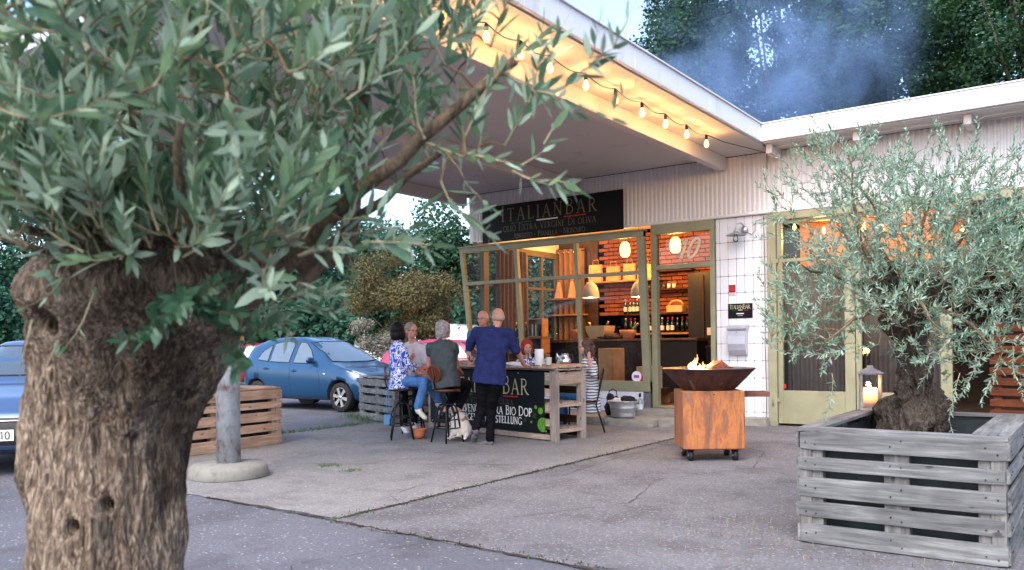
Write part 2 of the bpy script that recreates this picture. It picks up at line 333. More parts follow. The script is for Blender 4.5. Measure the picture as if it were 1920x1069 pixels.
# ---- ground
def ground_mat(name,c,c2,speck=(.32,.32,.33),spk=.0,crack=.0,wet=.9,big=.5,bump=.7):
    m=bpy.data.materials.new(name); ns,ls,b=nodes(m); b.inputs['Roughness'].default_value=wet; b.inputs['Specular IOR Level'].default_value=.3
    g=ns.new('ShaderNodeNewGeometry')
    def nz(s,d=6,r=.6):
        n=ns.new('ShaderNodeTexNoise'); n.inputs['Scale'].default_value=s; n.inputs['Detail'].default_value=d; n.inputs['Roughness'].default_value=r; ls.new(g.outputs['Position'],n.inputs['Vector']); return n.outputs[0]
    r1=ramp(ns,[(.34,c2),(.64,c)]); ls.new(nz(big,8,.65),r1.inputs[0])
    r2=ramp(ns,[(.35,(.62,.62,.62)),(.62,(1.22,1.22,1.22))]); ls.new(nz(48,3,.8),r2.inputs[0])
    mx=ns.new('ShaderNodeMixRGB'); mx.blend_type='MULTIPLY'; mx.inputs[0].default_value=.85; ls.new(r1.outputs[0],mx.inputs[1]); ls.new(r2.outputs[0],mx.inputs[2]); out=mx.outputs[0]
    r4=ramp(ns,[(.50,(1,1,1)),(.60,(.66,.64,.63))]); ls.new(nz(1.5,10,.72),r4.inputs[0])
    m4=ns.new('ShaderNodeMixRGB'); m4.blend_type='MULTIPLY'; m4.inputs[0].default_value=.7; ls.new(out,m4.inputs[1]); ls.new(r4.outputs[0],m4.inputs[2]); out=m4.outputs[0]
    if spk:
        v=ns.new('ShaderNodeTexVoronoi'); v.inputs['Scale'].default_value=75; ls.new(g.outputs['Position'],v.inputs['Vector'])
        s=ns.new('ShaderNodeSeparateColor'); ls.new(v.outputs['Color'],s.inputs[0])
        rs=ramp(ns,[(1-spk-.02,(0,0,0)),(1-spk,(1,1,1))]); ls.new(s.outputs[0],rs.inputs[0])
        m3=ns.new('ShaderNodeMixRGB'); ls.new(rs.outputs[0],m3.inputs[0]); ls.new(out,m3.inputs[1]); m3.inputs[2].default_value=(*speck,1); out=m3.outputs[0]
    ls.new(out,b.inputs['Base Color'])
    bp=ns.new('ShaderNodeBump'); bp.inputs['Strength'].default_value=bump; bp.inputs['Distance'].default_value=.006; ls.new(nz(110,4,.7),bp.inputs['Height']); ls.new(bp.outputs[0],b.inputs['Normal'])
    MT[name]=m; return m
asphalt=ground_mat('old_asphalt',(.120,.120,.142),(.085,.086,.102),spk=.006)
asphalt_r=ground_mat('stony_asphalt',(.162,.158,.168),(.105,.102,.110),(.225,.22,.235),spk=.05,big=.8,bump=1)
slab_m=ground_mat('forecourt_concrete',(.205,.198,.198),(.150,.146,.148),spk=.008,big=.45,bump=.35)
def sheet(name,pts,z,m,kind='structure'):
    mb=MB(); mb.add([(x,y,z) for x,y in pts],[tuple(range(len(pts)))]); o=mb.build(name,m,fix=False)
    if o.data.polygons[0].normal.z<0: o.data.flip_normals()
    return setp(o,kind=kind)
sheet('ground',[(-400,-150),(250,-150),(250,400),(-400,400)],0,asphalt)
def wobble(x0,y0,x1,y1,n,a,seed):
    r=random.Random(seed); return [(x0+(x1-x0)*i/n+r.uniform(-a,a)*(0<i<n),y0+(y1-y0)*i/n+r.uniform(-a,a)*(0<i<n)) for i in range(n+1)]
sheet('forecourt_slab',wobble(-9.85,4.22,-4.68,4.22,24,.035,1)+wobble(-4.68,4.3,-4.68,11.25,30,.02,2)+[(-4.68,12.6),(-9.9,12.6)],.006,slab_m)
sheet('stony_asphalt',wobble(-4.64,4.13,7,4.0,40,.05,3)+[(9,12.9),(-4.64,12.9)]+wobble(-4.64,11.2,-4.64,4.2,30,.02,4),.004,asphalt_r)
crack_m=mat('crack_soil',(.035,.028,.022),.95,.4,40,.6)
def crack(name,pts,w,seed,z=.009):
    r=random.Random(seed); P=[]
    for i in range(len(pts)-1):
        a,b=Vector(pts[i]),Vector(pts[i+1]); n=max(2,int((b-a).length/.07))
        P+=[a.lerp(b,k/n)+Vector((r.uniform(-.016,.016),r.uniform(-.016,.016))) for k in range(n)]
    mb=MB(); vs=[]
    for i,p in enumerate(P):
        t=(P[min(i+1,len(P)-1)]-P[max(i-1,0)]).normalized(); q=Vector((-t.y,t.x))*w*r.uniform(.15,1)
        vs+=[(p.x+q.x,p.y+q.y,z),(p.x-q.x,p.y-q.y,z)]
    mb.add(vs,[(2*i,2*i+1,2*i+3,2*i+2) for i in range(len(P)-1)]); return setp(mb.build(name,crack_m,fix=False),kind='structure')
crack('ground_joint',[(-4.66,11.1),(-4.66,4.2)],.022,5); crack('ground_joint',[(-6.3,4.2),(-4.66,4.16),(-2.2,4.05),(0,3.9)],.022,6)
crack('ground_crack',[(-4.66,7.4),(-5.3,7.0),(-6.4,6.4),(-7.3,5.9)],.007,7); crack('ground_crack',[(-4.66,6.3),(-5.1,5.7),(-5.0,5.1),(-4.66,4.9)],.006,8)
crack('ground_crack',[(-4.3,11),(-4.45,8.5),(-4.3,6.8),(-4.66,6.2)],.006,9); crack('ground_crack',[(-9.3,8.8),(-8.2,7.2),(-7.9,6.1)],.004,10)
# ---- kerb and door steps
def rough_block(name,c,d,m,seed,parent=None,amp=.012,div=(24,3,3)):
    r=random.Random(seed); bm=bmesh.new(); bmesh.ops.create_grid(bm,x_segments=1,y_segments=1,size=.5); bm.free()
    nx,ny,nz=div; idx={}; vs=[]; fs=[]
    def V(i,j,k):
        if (i,j,k) not in idx:
            idx[(i,j,k)]=len(vs); e=[(i in(0,nx)),(j in(0,ny)),(k in(0,nz))]; ins=.35*amp*(sum(e)-1)
            p=[(i/nx-.5)*d[0],(j/ny-.5)*d[1],(k/nz-.5)*d[2]]
            p=[q+r.uniform(-amp,amp)*(1 if sum(e)<2 else 1.2)-ins*(1 if q>0 else -1)*ee for q,ee in zip(p,e)]
            vs.append(tuple(a+b for a,b in zip(p,c)))
        return idx[(i,j,k)]
    for a,(n1,n2) in enumerate(((ny,nz),(nx,nz),(nx,ny))):
        for s in(0,(nx,ny,nz)[a]):
            for i in range(n1):
                for j in range(n2):
                    q=[]
                    for (u,w) in((0,0),(1,0),(1,1),(0,1)):
                        t=[i+u,j+w]; t.insert(a,s); q.append(V(*t))
                    fs.append(tuple(q))
    return MB().add(vs,fs,0,False).build(name,m,parent)
bld=empty('shop_building',(-5,12.5,0),0,'low white corrugated former petrol station building with flat roof and lit shop window','building'); bl=Vector((-5,12.5,0))
def B(mb,name,m,parent=None,fix=True):
    "link a mesh made in world coordinates under the building"
    o=mb.build(name,m,parent or bld,fix=fix)
    if parent is None: o.location=-bl
    return o
for i,(x0,x1) in enumerate([(-9.9,-8.4),(-8.4,-7.2),(-7.2,-6.35),(-6.35,-5.5),(-5.5,-4.75),(-4.75,-4.12)]):
    o=rough_block('kerb_stone',(0,0,0),(x1-x0-.012,1.34 if i<4 else (1.2 if i==4 else .35),.13 if i!=3 else .115),conc_m,20+i,None,.007,(10,6,2)); o.location=((x0+x1)/2,11.92 if i<4 else (11.99 if i==4 else 12.4),.06); setp(o,kind='structure')
o=rough_block('door_step',(0,0,0),(1.5,.5,.1),conc_m,40,None,.006,(12,4,2)); o.location=(-5.62,12.16,.155); setp(o,kind='structure')
# ---- corrugated cladding (sheets are pieces that can be told apart by their lap joints)
def corrugated(x0,x1,z0,z1,y,pitch=.075,dep=.022,segs=8):
    mb=MB(); n=max(2,int((x1-x0)/pitch*segs)); vs=[]
    for i in range(n+1):
        x=x0+(x1-x0)*i/n; t=math.cos(2*PI*x/pitch); yy=y-dep*(1 if t>.35 else -1 if t<-.6 else (t+.12)*2.1)*.5
        vs+=[(x,yy,z0),(x,yy,z1)]
    mb.add(vs,[(2*i,2*i+2,2*i+3,2*i+1) for i in range(n)],0,False); return mb
k=0
for x0,x1 in [(-9.9,-8.55),(-8.55,-7.2),(-7.2,-5.85),(-5.85,-4.5),(-4.5,-3.15),(-3.15,-1.8),(-1.8,-.45),(-.45,.9),(.9,2.25),(2.25,3.6)]:
    B(corrugated(x0,x1+.03,3.275,4.165,12.45-.003*(k%2)),'cladding_sheet',clad_m); k+=1
mb=MB(); mb.box((-3.15,12.47,3.255),(13.5,.07,.045),None,.01); B(mb,'cladding_trim',clad_m)
mb=MB(); mb.box((-9.88,12.47,3.7),(.11,.08,.93),None,.01); B(mb,'corner_trim',clad_m)
mb=MB(); mb.box((-9.84,14.0,3.72),(.1,2.9,.95),None,.0); B(mb,'side_wall',clad_m)
# walls round shop and garage
mb=MB()
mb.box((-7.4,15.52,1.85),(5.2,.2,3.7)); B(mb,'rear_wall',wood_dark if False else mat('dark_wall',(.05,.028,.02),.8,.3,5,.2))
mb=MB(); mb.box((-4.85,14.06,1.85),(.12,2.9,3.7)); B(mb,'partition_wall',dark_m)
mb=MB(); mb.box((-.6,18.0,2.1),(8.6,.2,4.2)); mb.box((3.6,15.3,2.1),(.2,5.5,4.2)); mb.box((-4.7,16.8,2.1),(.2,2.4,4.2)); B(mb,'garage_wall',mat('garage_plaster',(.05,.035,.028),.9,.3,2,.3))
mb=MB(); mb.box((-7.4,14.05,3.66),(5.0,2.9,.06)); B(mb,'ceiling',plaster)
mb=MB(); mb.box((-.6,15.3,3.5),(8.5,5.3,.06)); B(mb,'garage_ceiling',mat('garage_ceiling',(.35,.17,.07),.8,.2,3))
mb=MB(); mb.box((-7.4,14.05,.1),(5.0,2.85,.2)); B(mb,'shop_floor',floor_m)
mb=MB(); mb.box((-.6,15.35,.03),(8.4,5.3,.06)); B(mb,'garage_floor',mat('garage_floor',(.1,.09,.085),.8,.2,3))
mb=MB(); mb.box((-2.95,14.5,2.95),(2.6,.06,1.1)); B(mb,'added_glow_board',mat('painted_amber_glow',(.42,.22,.09),.8,.1,3))  # added board, amber as if lamplit, for a glow behind the upper panes
# roof over the shop
mb=MB(); mb.box((-.1,17.0,4.31),(20.4,9.9,.18)); B(mb,'roof_deck',mat('roof_felt',(.07,.07,.075),.9,.2,3))
# right hand eaves: soffit, fascia panels, brackets, conduit
mb=MB(); mb.box((3.0,12.15,4.19),(14.0,.58,.04)); B(mb,'eaves_soffit',soffit_m)
for i in range(7):
    x0=-4.03+i*2.0; mb=MB(); mb.box((x0+1.0,11.83,4.31),(1.992,.05,.25),None,.006); mb.box((x0+1.0,11.84,4.442),(1.992,.1,.016)); B(mb,'roof_fascia',fascia_m)
for x in (-3.95,-2.74,-1.39,0,1.4,2.8,4.2): mb=MB(); mb.box((x,12.2,4.105),(.09,.46,.14),None,.008); B(mb,'eaves_bracket',beam_m)
mb=MB(); mb.tube([(-3.9,12.1,4.14),(-2.8,12.1,4.14),(-2.7,12.15,4.08),(-2.6,12.1,4.14),(-1.45,12.1,4.14),(-1.35,12.15,4.08),(-1.2,12.1,4.14),(3,12.1,4.14)],.012,6); mb.tube([(-1.3,12.25,4.12),(3,12.25,4.12)],.01,6); mb.box((-.35,12.1,4.13),(.5,.07,.05)); B(mb,'conduit',soffit_m)
# tiled pier between door and garage: every tile a piece
def tiles(xs,zs,y,parent,name='tile'):
    for i in range(len(xs)-1):
        for j in range(len(zs)-1):
            w=xs[i+1]-xs[i]; h=zs[j+1]-zs[j]
            o=piece('tile',tile_m,parent,(xs[i]+w/2,y+random.uniform(-.0012,.0012),zs[j]+h/2),(w-.0065,.016,h-.0065),(random.uniform(-.003,.003),0,random.uniform(-.004,.004)),.05)
            o.location-=bl
mb=MB(); mb.box((-4.575,12.56,1.64),(.83,.1,3.2)); B(mb,'pier_backing',grout_m)
txs=[-4.985,-4.918,-4.785,-4.652,-4.519,-4.386,-4.253,-4.165]
tzs=[.06]+[.19+.2655*i for i in range(12)]; tzs[-1]=3.23; tzs=[z for z in tzs if z<3.235]
tiles(txs,tzs,12.503,bld)
mb=MB(); mb.box((-4.93,12.53,.03),(.1,.06,.05)); 
# tiled sill wall under the shop window
mb=MB(); mb.box((-8.0,12.52,.3),(3.74,.2,.36)); mb.box((-9.72,12.56,.3),(.35,.2,.36)); B(mb,'sill_backing',grout_m)
tiles([-9.85+.1335*i for i in range(28)],[.125,.33,.47],12.413,bld)
mb=MB(); mb.box((-9.75,13.9,.3),(.12,2.9,.36)); B(mb,'side_sill',tile_m)
# ---- slanted shop window: frame (part) with panes (sub-parts)
WZ0,WZ1=.47,3.13
def wy(z): return 12.44-.2*(z-WZ0)/(WZ1-WZ0)
def wl(z): return -9.83-.14*(z-WZ0)/(WZ1-WZ0)
wm=MB(); ft=.07
def wbar(xa,za,xb,zb,w,d=.09):
    wm.bar((xa,wy(za),za),(xb,wy(zb),zb),w,d,.006,0,up=(0,-1,.07))
def wv(xa,xb,w):   # upright following the slant; w measured along x
    wm.add([(xa-w/2,wy(WZ0)-.04,WZ0),(xa+w/2,wy(WZ0)-.04,WZ0),(xa+w/2,wy(WZ0)+.04,WZ0),(xa-w/2,wy(WZ0)+.04,WZ0),(xb-w/2,wy(WZ1)-.04,WZ1),(xb+w/2,wy(WZ1)-.04,WZ1),(xb+w/2,wy(WZ1)+.04,WZ1),(xb-w/2,wy(WZ1)+.04,WZ1)],[(0,3,2,1),(4,5,6,7),(0,1,5,4),(1,2,6,5),(2,3,7,6),(3,0,4,7)])
def wh(za,zb,x0,x1,d=.088):
    y0,y1=wy(za),wy(zb); q=d/2
    wm.add([(x0,y0-q,za),(x1,y0-q,za),(x1,y0+q,za),(x0,y0+q,za),(x0,y1-q,zb),(x1,y1-q,zb),(x1,y1+q,zb),(x0,y1+q,zb)],[(0,3,2,1),(4,5,6,7),(0,1,5,4),(1,2,6,5),(2,3,7,6),(3,0,4,7)])
wv(wl(WZ0),wl(WZ1),.075); wv(-8.67,-8.70,.075); wv(-7.42,-7.42,.07); wv(-6.17,-6.17,.13)
wh(.47,.64,-9.87,-6.105,.1); wh(2.42,2.48,-9.93,-6.2); wh(3.03,3.13,-9.99,-6.105,.1); wh(3.125,3.15,-10.02,-6.09,.16)
frame=B(wm,'shop_window_frame',olive)
wx=[wl(1.5)+.03,-8.72,-7.46,-6.23]; wxr=[-8.71,-7.46,-6.24]
for i in range(3):
    for (za,zb) in ((.64,2.42),(2.48,3.03)):
        x0=(wl((za+zb)/2)+.03) if i==0 else (-8.64,-7.385)[i-1]; x1=(-8.72,-7.455,-6.235)[i]
        mb=MB(); mb.add([(x0,wy(za),za),(x1,wy(za),za),(x1,wy(zb),zb),(x0,wy(zb),zb)],[(0,1,2,3)]); B(mb,'pane',pane_m,frame,fix=False)
# side glazing (left end) with posts
sm=MB(); SX=-9.84
for y in (12.72,): sm.box((SX+.04,y,1.8),(.1,.16,2.7))
for y in (14.14,14.72,15.28): sm.box((SX+.04,y,1.8),(.06,.07,2.7))
sm.box((SX+.04,13.9,2.46),(.05,2.85,.05)); sm.box((SX+.04,13.9,3.2),(.09,2.95,.12)); sm.box((SX+.04,13.9,.52),(.09,2.95,.1))
sf=B(sm,'side_window_frame',mat('olive_brown_paint',(.12,.095,.045),.5,.15,4))
for y0,y1 in ((12.47,12.64),(12.8,14.1),(14.17,14.69),(14.76,15.25)):
    for z0,z1 in ((.57,2.43),(2.49,3.14)):
        mb=MB(); mb.add([(SX+.03,y0,z0),(SX+.03,y1,z0),(SX+.03,y1,z1),(SX+.03,y0,z1)],[(0,1,2,3)]); B(mb,'pane',pane_m,sf,fix=False)
# ---- doorway with fanlight, "10"
dm=MB(); dz=3.235
dm.box((-6.045,12.5,1.72),(.1,.12,3.03),None,.005); dm.box((-5.03,12.5,1.72),(.07,.12,3.03),None,.005); dm.box((-5.53,12.497,3.15),(1.0,.12,.165),None,.005); dm.box((-5.53,12.495,2.52),(1.0,.12,.075),None,.005); dm.box((-5.53,12.53,.225),(.96,.2,.03))
dframe=B(dm,'door_frame',olive)
mb=MB(); mb.add([(-5.99,12.51,2.56),(-5.07,12.51,2.56),(-5.07,12.51,3.07),(-5.99,12.51,3.07)],[(0,1,2,3)]); B(mb,'fanlight_pane',pane_m,dframe,fix=False)
tm=MB(); text_mesh(tm,'10',-5.66,2.66,.3,lambda u,v,d:(u,12.497-d,v),.2,.02,.42,serif=True); B(tm,'house_number',mat('gold_print',(.62,.56,.45),.6),dframe,fix=False)
# ---- garage door: frame with two glazed leaves, right bay open
def gpost(mb,x,w,z0=.0,z1=3.13): mb.box((x,12.5,(z0+z1)/2),(w,.1,z1-z0),None,.004)
mb=MB(); mb.box((-4.08,12.49,1.6),(.13,.13,3.2),None,.005); mb.box((-.9,12.488,3.17),(6.3,.14,.11),None,.005); gf=B(mb,'garage_frame',olive)
for (xa,xb) in ((-4.01,-2.90),(-2.89,-1.66)):
    mb=MB(); zt=3.1
    mb.box((xa+.04,12.5,1.57),(.075,.07,3.06),None,.004); mb.box((xb-.07 if xb<-2 else xb-.07,12.5,1.57),(.14,.07,3.06),None,.004)
    mb.box(((xa+xb)/2-.02,12.502,.29),(xb-xa-.19,.05,.5),None,.004); mb.box(((xa+xb)/2-.03,12.5,2.5),(xb-xa-.2,.06,.05),None,.003); mb.box(((xa+xb)/2-.03,12.5,3.08),(xb-xa-.2,.06,.05),None,.003)
    lf=B(mb,'garage_door_leaf',olive)
    for z0,z1 in ((.545,2.472),(2.528,3.05)):
        m2=MB(); m2.add([(xa+.08,12.51,z0),(xb-.15,12.51,z0),(xb-.15,12.51,z1),(xa+.08,12.51,z1)],[(0,1,2,3)]); B(m2,'pane',pane_m,lf,fix=False)
    for z in (.4,1.45,2.5):
        if xa<-4: m2=MB(); m2.tube([(-4.075,12.42,z-.09),(-4.075,12.42,z+.09)],.014,8); m2.box((-4.03,12.445,z),(.1,.02,.06)); B(m2,'hinge',olive,lf)
mb=MB(); mb.box((2.4,12.5,1.57),(.12,.1,3.1)); B(mb,'garage_frame',olive)
m2=MB(); m2.box((-3.93,12.498,.6),(.06,.004,.06)); B(m2,'door_sticker',mat('red_print',(.5,.01,.02),.5,.05))
# ---- interior: brick wall with single bricks, bag shelf
mb=MB(); mb.box((-7.0,15.46,2.0),(3.6,.08,3.3)); brk=B(mb,'brick_wall',mortar_m)
zb=1.9; cnt=0
for r_ in range(20):
    z=1.9+r_*.085; x=-8.75+(.12 if r_%2 else 0)
    while x<-5.35 and cnt<300:
        w=.225; o=piece('brick',brick_m,bld,(x+w/2,15.41+random.uniform(-.006,.006),z),(w,.06,.068),(0,random.uniform(-.01,.01),random.uniform(-.015,.015)),.06); o.location-=bl; cnt+=1; x+=.24
# ================================================================ canopy
can=empty('station_canopy',(-8,5.6,0),0,'flat white canopy roof reaching out over the forecourt on a steel column','canopy'); cl=Vector((-8,5.6,0))
def Cn(mb,name,m,parent=None,fix=True):
    o=mb.build(name,m,parent or can,fix=fix)
    if parent is None: o.location=-cl
    return o
CY0=3.75; CX0=-10.42; CX1=-4.03
mb=MB(); mb.box(((CX0+CX1)/2,(CY0+12.44)/2,4.19),(CX1-CX0-.06,12.44-CY0-.04,.04)); Cn(mb,'soffit',soffit_m)
mb=MB(); mb.box(((CX0+CX1)/2,(CY0+12.4)/2+.1,4.33),(CX1-CX0-.12,12.4-CY0,.2)); Cn(mb,'deck',MT['roof_felt'])
y=CY0
while y<11.8:
    y1=min(y+2.05,11.80)
    for x in (CX1,CX0):
        if True: mb=MB(); mb.box((x,(y+y1)/2,4.31),(.05,y1-y-.008,.25),None,.006); mb.box((x,(y+y1)/2,4.442),(.1,y1-y-.008,.016)); Cn(mb,'fascia_board',fascia_m)
    y+=2.05
mb=MB(); mb.box((CX0,12.1,4.31),(.05,.6,.25)); Cn(mb,'fascia_board',fascia_m)
for i in range(3): mb=MB(); mb.box((CX0+.05+(i+.5)*2.11,CY0,4.31),(2.1,.05,.25),None,.006); Cn(mb,'fascia_board',fascia_m)
for x in (-4.82,-7.52,-10.0): mb=MB(); mb.box((x,(CY0+12.42)/2+.02,4.065),(.13,12.42-CY0-.12,.205),None,.006); Cn(mb,'beam',beam_m)
cp=grimy('flaking_column_paint',(.36,.39,.43),(.11,.055,.04),.43,.55,7,(1,1,.6))
mb=MB(); mb.tube([(-7.13,5.02,.1),(-7.13,5.02,4.0)],.116,28); Cn(mb,'column',cp)
mb=MB(); mb.box((-7.13,5.02,4.05),(.5,.5,.1),None,.01); Cn(mb,'column_head',beam_m)
mb=MB(); mb.lathe([(.375,0),(.385,.02),(.375,.1),(.35,.135),(.1,.145)],(-7.1,5.0,0),40); co=Cn(mb,'column_base',grimy('base_concrete',(.19,.185,.165),(.08,.085,.06),.47,.9,6,(1,1,1)))
# ---- string of bulbs along the canopy edge
sl=empty('string_lights',(-4.4,8,4.13),0,'string of glowing bulbs on a black cord under the canopy edge','string lights'); so=Vector((-4.4,8,4.13))
bx=[-4.4]*14; by=[3.95,4.57]+[5.19,5.78,6.31,6.81,7.5,8.15,8.8,9.44,10.08,10.74]
pts=[]; 
for i,y in enumerate(by):
    pts.append((-4.4,y,4.135))
    y2=by[i+1] if i+1<len(by) else None
    if y2: pts+= [(-4.4,y+(y2-y)*t,4.135-.05*math.sin(PI*t)) for t in (.25,.5,.75)]
pts+=[(-4.3,11.1,4.09),(-4.15,12.0,4.12),(-4.12,12.4,4.14),(-4.12,12.40,3.9)]
o=MB().tube(pts,.006,5).build('cord',black_plastic,sl); o.location=-so
bme=MB().lathe([(.001,-.115),(.018,-.108),(.030,-.085),(.032,-.065),(.024,-.04),(.015,-.02),(.014,0)],n=14).mesh('bulb',bulb_m)
sme=MB().lathe([(.018,-.012),(.02,.0),(.02,.045),(.012,.055)],n=12).mesh('socket',black_plastic)
warm=(1,.50,.17)
def lamp(name,loc,e,r=.04,c=warm):
    d=bpy.data.lights.new(name,'POINT'); d.energy=e; d.color=c; d.shadow_soft_size=r; o=bpy.data.objects.new(name,d); COL.objects.link(o); o.location=loc; return o
for y in by:
    s_=link('socket',sme,sl,Vector((-4.4,y,4.075))-so); link('bulb',bme,sl,Vector((-4.4,y,4.07))-so)
    lamp('bulb_light',(-4.4,y,3.985),7.5,.035)

crack('ground_crack',[(-4.0,10.2),(-3.2,9.4),(-2.9,8.2),(-3.4,7.0),(-3.1,5.9),(-3.6,4.9)],.005,31); crack('ground_crack',[(-2.9,8.2),(-1.9,7.6),(-1.2,8.3)],.004,32); crack('ground_crack',[(-7.4,4.2),(-7.0,5.2),(-6.2,5.5),(-5.6,6.6)],.004,33); crack('ground_crack',[(-5.2,4.0),(-5.6,3.0),(-5.0,2.2)],.005,34); crack('ground_crack',[(-3.6,4.0),(-3.9,3.2),(-3.2,2.4)],.004,35)
# ================================================================ trees
from mathutils import noise as mnoise
_f=Vector((-.5843,.8115,0)).normalized(); _r=Vector((_f.y,-_f.x,0))
def at(px,py,D):
    "point D metres in front of the camera's plane seen at photo pixel (px,py)"
    dx=px-960;dy=py-644;c,s=math.cos(.012),math.sin(.012); X=(c*dx-s*dy)/1541;Y=(s*dx+c*dy)/1541
    return Vector((0,0,1.3))+(_f+_r*X-Vector((0,0,1))*Y)*D
def leaf_mat(name,top,under,alt,rough=.5,transl=.25,scale=6,spec=.4):
    m=bpy.data.materials.new(name); ns,ls,b=nodes(m); b.inputs['Roughness'].default_value=rough; b.inputs['Specular IOR Level'].default_value=spec
    g=ns.new('ShaderNodeNewGeometry'); n=ns.new('ShaderNodeTexNoise'); n.inputs['Scale'].default_value=scale; n.inputs['Detail'].default_value=4; n.inputs['Roughness'].default_value=.7; ls.new(g.outputs['Position'],n.inputs['Vector'])
    r=ramp(ns,[(.34,top),(.62,alt)]); ls.new(n.outputs[0],r.inputs[0])
    r2=ramp(ns,[(0,(.6,.6,.6)),(1,(1.45,1.45,1.45))]); ls.new(g.outputs['Random Per Island'],r2.inputs[0])
    mm=ns.new('ShaderNodeMixRGB'); mm.blend_type='MULTIPLY'; mm.inputs[0].default_value=.8
    mx=ns.new('ShaderNodeMixRGB'); ls.new(g.outputs['Backfacing'],mx.inputs[0]); ls.new(r.outputs[0],mx.inputs[1]); mx.inputs[2].default_value=(*under,1)
    ls.new(mx.outputs[0],mm.inputs[1]); ls.new(r2.outputs[0],mm.inputs[2]); ls.new(mm.outputs[0],b.inputs['Base Color'])
    t=ns.new('ShaderNodeBsdfTranslucent'); ls.new(mm.outputs[0],t.inputs[0]); ms=ns.new('ShaderNodeMixShader'); ms.inputs[0].default_value=transl
    ls.new(b.outputs[0],ms.inputs[1]); ls.new(t.outputs[0],ms.inputs[2]); ls.new(ms.outputs[0],ns['Material Output'].inputs[0]); MT[name]=m; return m
def unit(a): return a/np.maximum(np.linalg.norm(a,axis=-1,keepdims=True),1e-9)
def leaves_mesh(name,P,Dr,Nn,L,Wd,m,prof=((0,.0),(.3,.5),(.68,.42),(1,.0)),curl=.06):
    "all leaves of a crown: P base, Dr direction, Nn facing normal; each leaf is its own island"
    Dr=unit(Dr); S_=unit(np.cross(Dr,Nn)); Nn=unit(np.cross(S_,Dr)); n=len(P); V=[];cols=[]
    ks=[]
    for t,w in prof:
        c=P+Dr*(L*t)[:,None]-Nn*(L*curl*t*t)[:,None]
        if w<=0: V.append(c); ks.append(1)
        else: V.append(c-S_*(Wd*w)[:,None]); V.append(c+S_*(Wd*w)[:,None]); ks.append(2)
    k=len(V); verts=np.stack(V,1).reshape(-1,3); F=[]
    i=0; idx=[]
    for q in ks: idx.append(list(range(i,i+q))); i+=q
    for a,b in zip(idx[:-1],idx[1:]):
        if len(a)==1: F.append((a[0],b[0],b[1]))
        elif len(b)==1: F.append((a[0],b[0],a[1]))
        else: F.append((a[0],b[0],b[1],a[1]))
    base=(np.arange(n)*k)
    me=bpy.data.meshes.new(name); tot=n*len(F); loops=[];ls_=[];lt=[]
    me.vertices.add(len(verts)); me.vertices.foreach_set('co',verts.astype(np.float32).ravel())
    arr=[]; 
    fl=np.concatenate([np.array(f) for f in F]); sizes=np.array([len(f) for f in F])
    al=(base[:,None]+fl[None,:]).ravel(); st=np.concatenate([[0],np.cumsum(sizes)[:-1]])
    me.loops.add(len(al)); me.loops.foreach_set('vertex_index',al.astype(np.int32))
    me.polygons.add(tot); me.polygons.foreach_set('loop_start',(np.arange(n)[:,None]*len(fl)+st[None,:]).ravel().astype(np.int32))
    me.polygons.foreach_set('use_smooth',np.ones(tot,dtype=bool))
    me.materials.append(m); me.update(calc_edges=True); me.validate(); return me
def rand_unit(n): return unit(rng.normal(size=(n,3)))
# ---- broad crowns seen far off: clumps of leaves on a trunk with limbs
def crown_tree(name,base,clumps,n,leaf,m,label,bark,trunk_r=.25,cat='tree',group=None,narrow=False,flat=.75,limb=True):
    root=empty(name,base,0,label,cat,group); base=Vector(base)
    C=np.array([c[:3] for c in clumps]); Rr=np.array([c[3] for c in clumps]); w=Rr**2; w/=w.sum()
    id_=rng.choice(len(C),n,p=w); d=rand_unit(n); rr=rng.uniform(.25,1,n)**.45
    sub=rng.normal(size=(n,3))*.10
    P=C[id_]+d*(Rr[id_]*rr)[:,None]*np.array([1,1,flat])+sub*Rr[id_][:,None]
    # thin the shell with a noise so that gaps open
    key=np.array([.55*mnoise.noise(Vector(p)*(1.1/np.mean(Rr)))+.8*mnoise.noise(Vector(p)*(3.6/np.mean(Rr))) for p in P]); keep=key>-.14; P=P[keep]; d=d[keep]; n=len(P)
    Dr=unit(d*.4+rng.normal(size=(n,3))*.8-np.array([0,0,.35])); Nn=unit(d*.9+np.array([0,0,.9])+rng.normal(size=(n,3))*.45)
    L=leaf*rng.uniform(.65,1.3,n); Wd=L*(.28 if narrow else .85)
    me=leaves_mesh('leaf_crown',P-np.array(base),Dr,Nn,L,Wd,m,prof=((0,0),(.45,.5),(1,0)))
    o=link('crown',me,root); o['kind']='stuff'
    if limb:
        mb=MB(); zc=C[:,2].mean(); top=Vector((C[:,0].mean(),C[:,1].mean(),C[:,2].max()))-base; fork=top*.35
        fork=Vector((top.x*.3,top.y*.3,max(.5,(C[:,2].min()-base.z)*.9)))
        mb.tube([(0,0,-.05),fork*.5+Vector((.05,.03,0)),fork],[trunk_r*1.25,trunk_r,trunk_r*.8],10)
        for i in rng.choice(len(C),min(len(C),7),replace=False):
            e=Vector(C[i])-base; q=fork.lerp(e,.5)+Vector((0,0,-.1*e.length*.3)); mb.tube([fork,q,e],[trunk_r*.3,trunk_r*.16,.02],6)
        mb.build('trunk',bark,root)
    return root
bark_far=mat('far_bark',(.06,.05,.04),.9,.3,6,.4)
lf_dark=leaf_mat('dark_green_leaf',(.014,.056,.030),(.035,.08,.045),(.045,.11,.030),.6,.2,.5,.12)
lf_mid=leaf_mat('mid_green_leaf',(.02,.075,.05),(.03,.09,.06),(.06,.14,.06),.6,.2,.6,.12)
lf_brown=leaf_mat('dry_olive_leaf',(.070,.070,.030),(.11,.105,.05),(.18,.105,.038),.7,.2,2.6,.1)
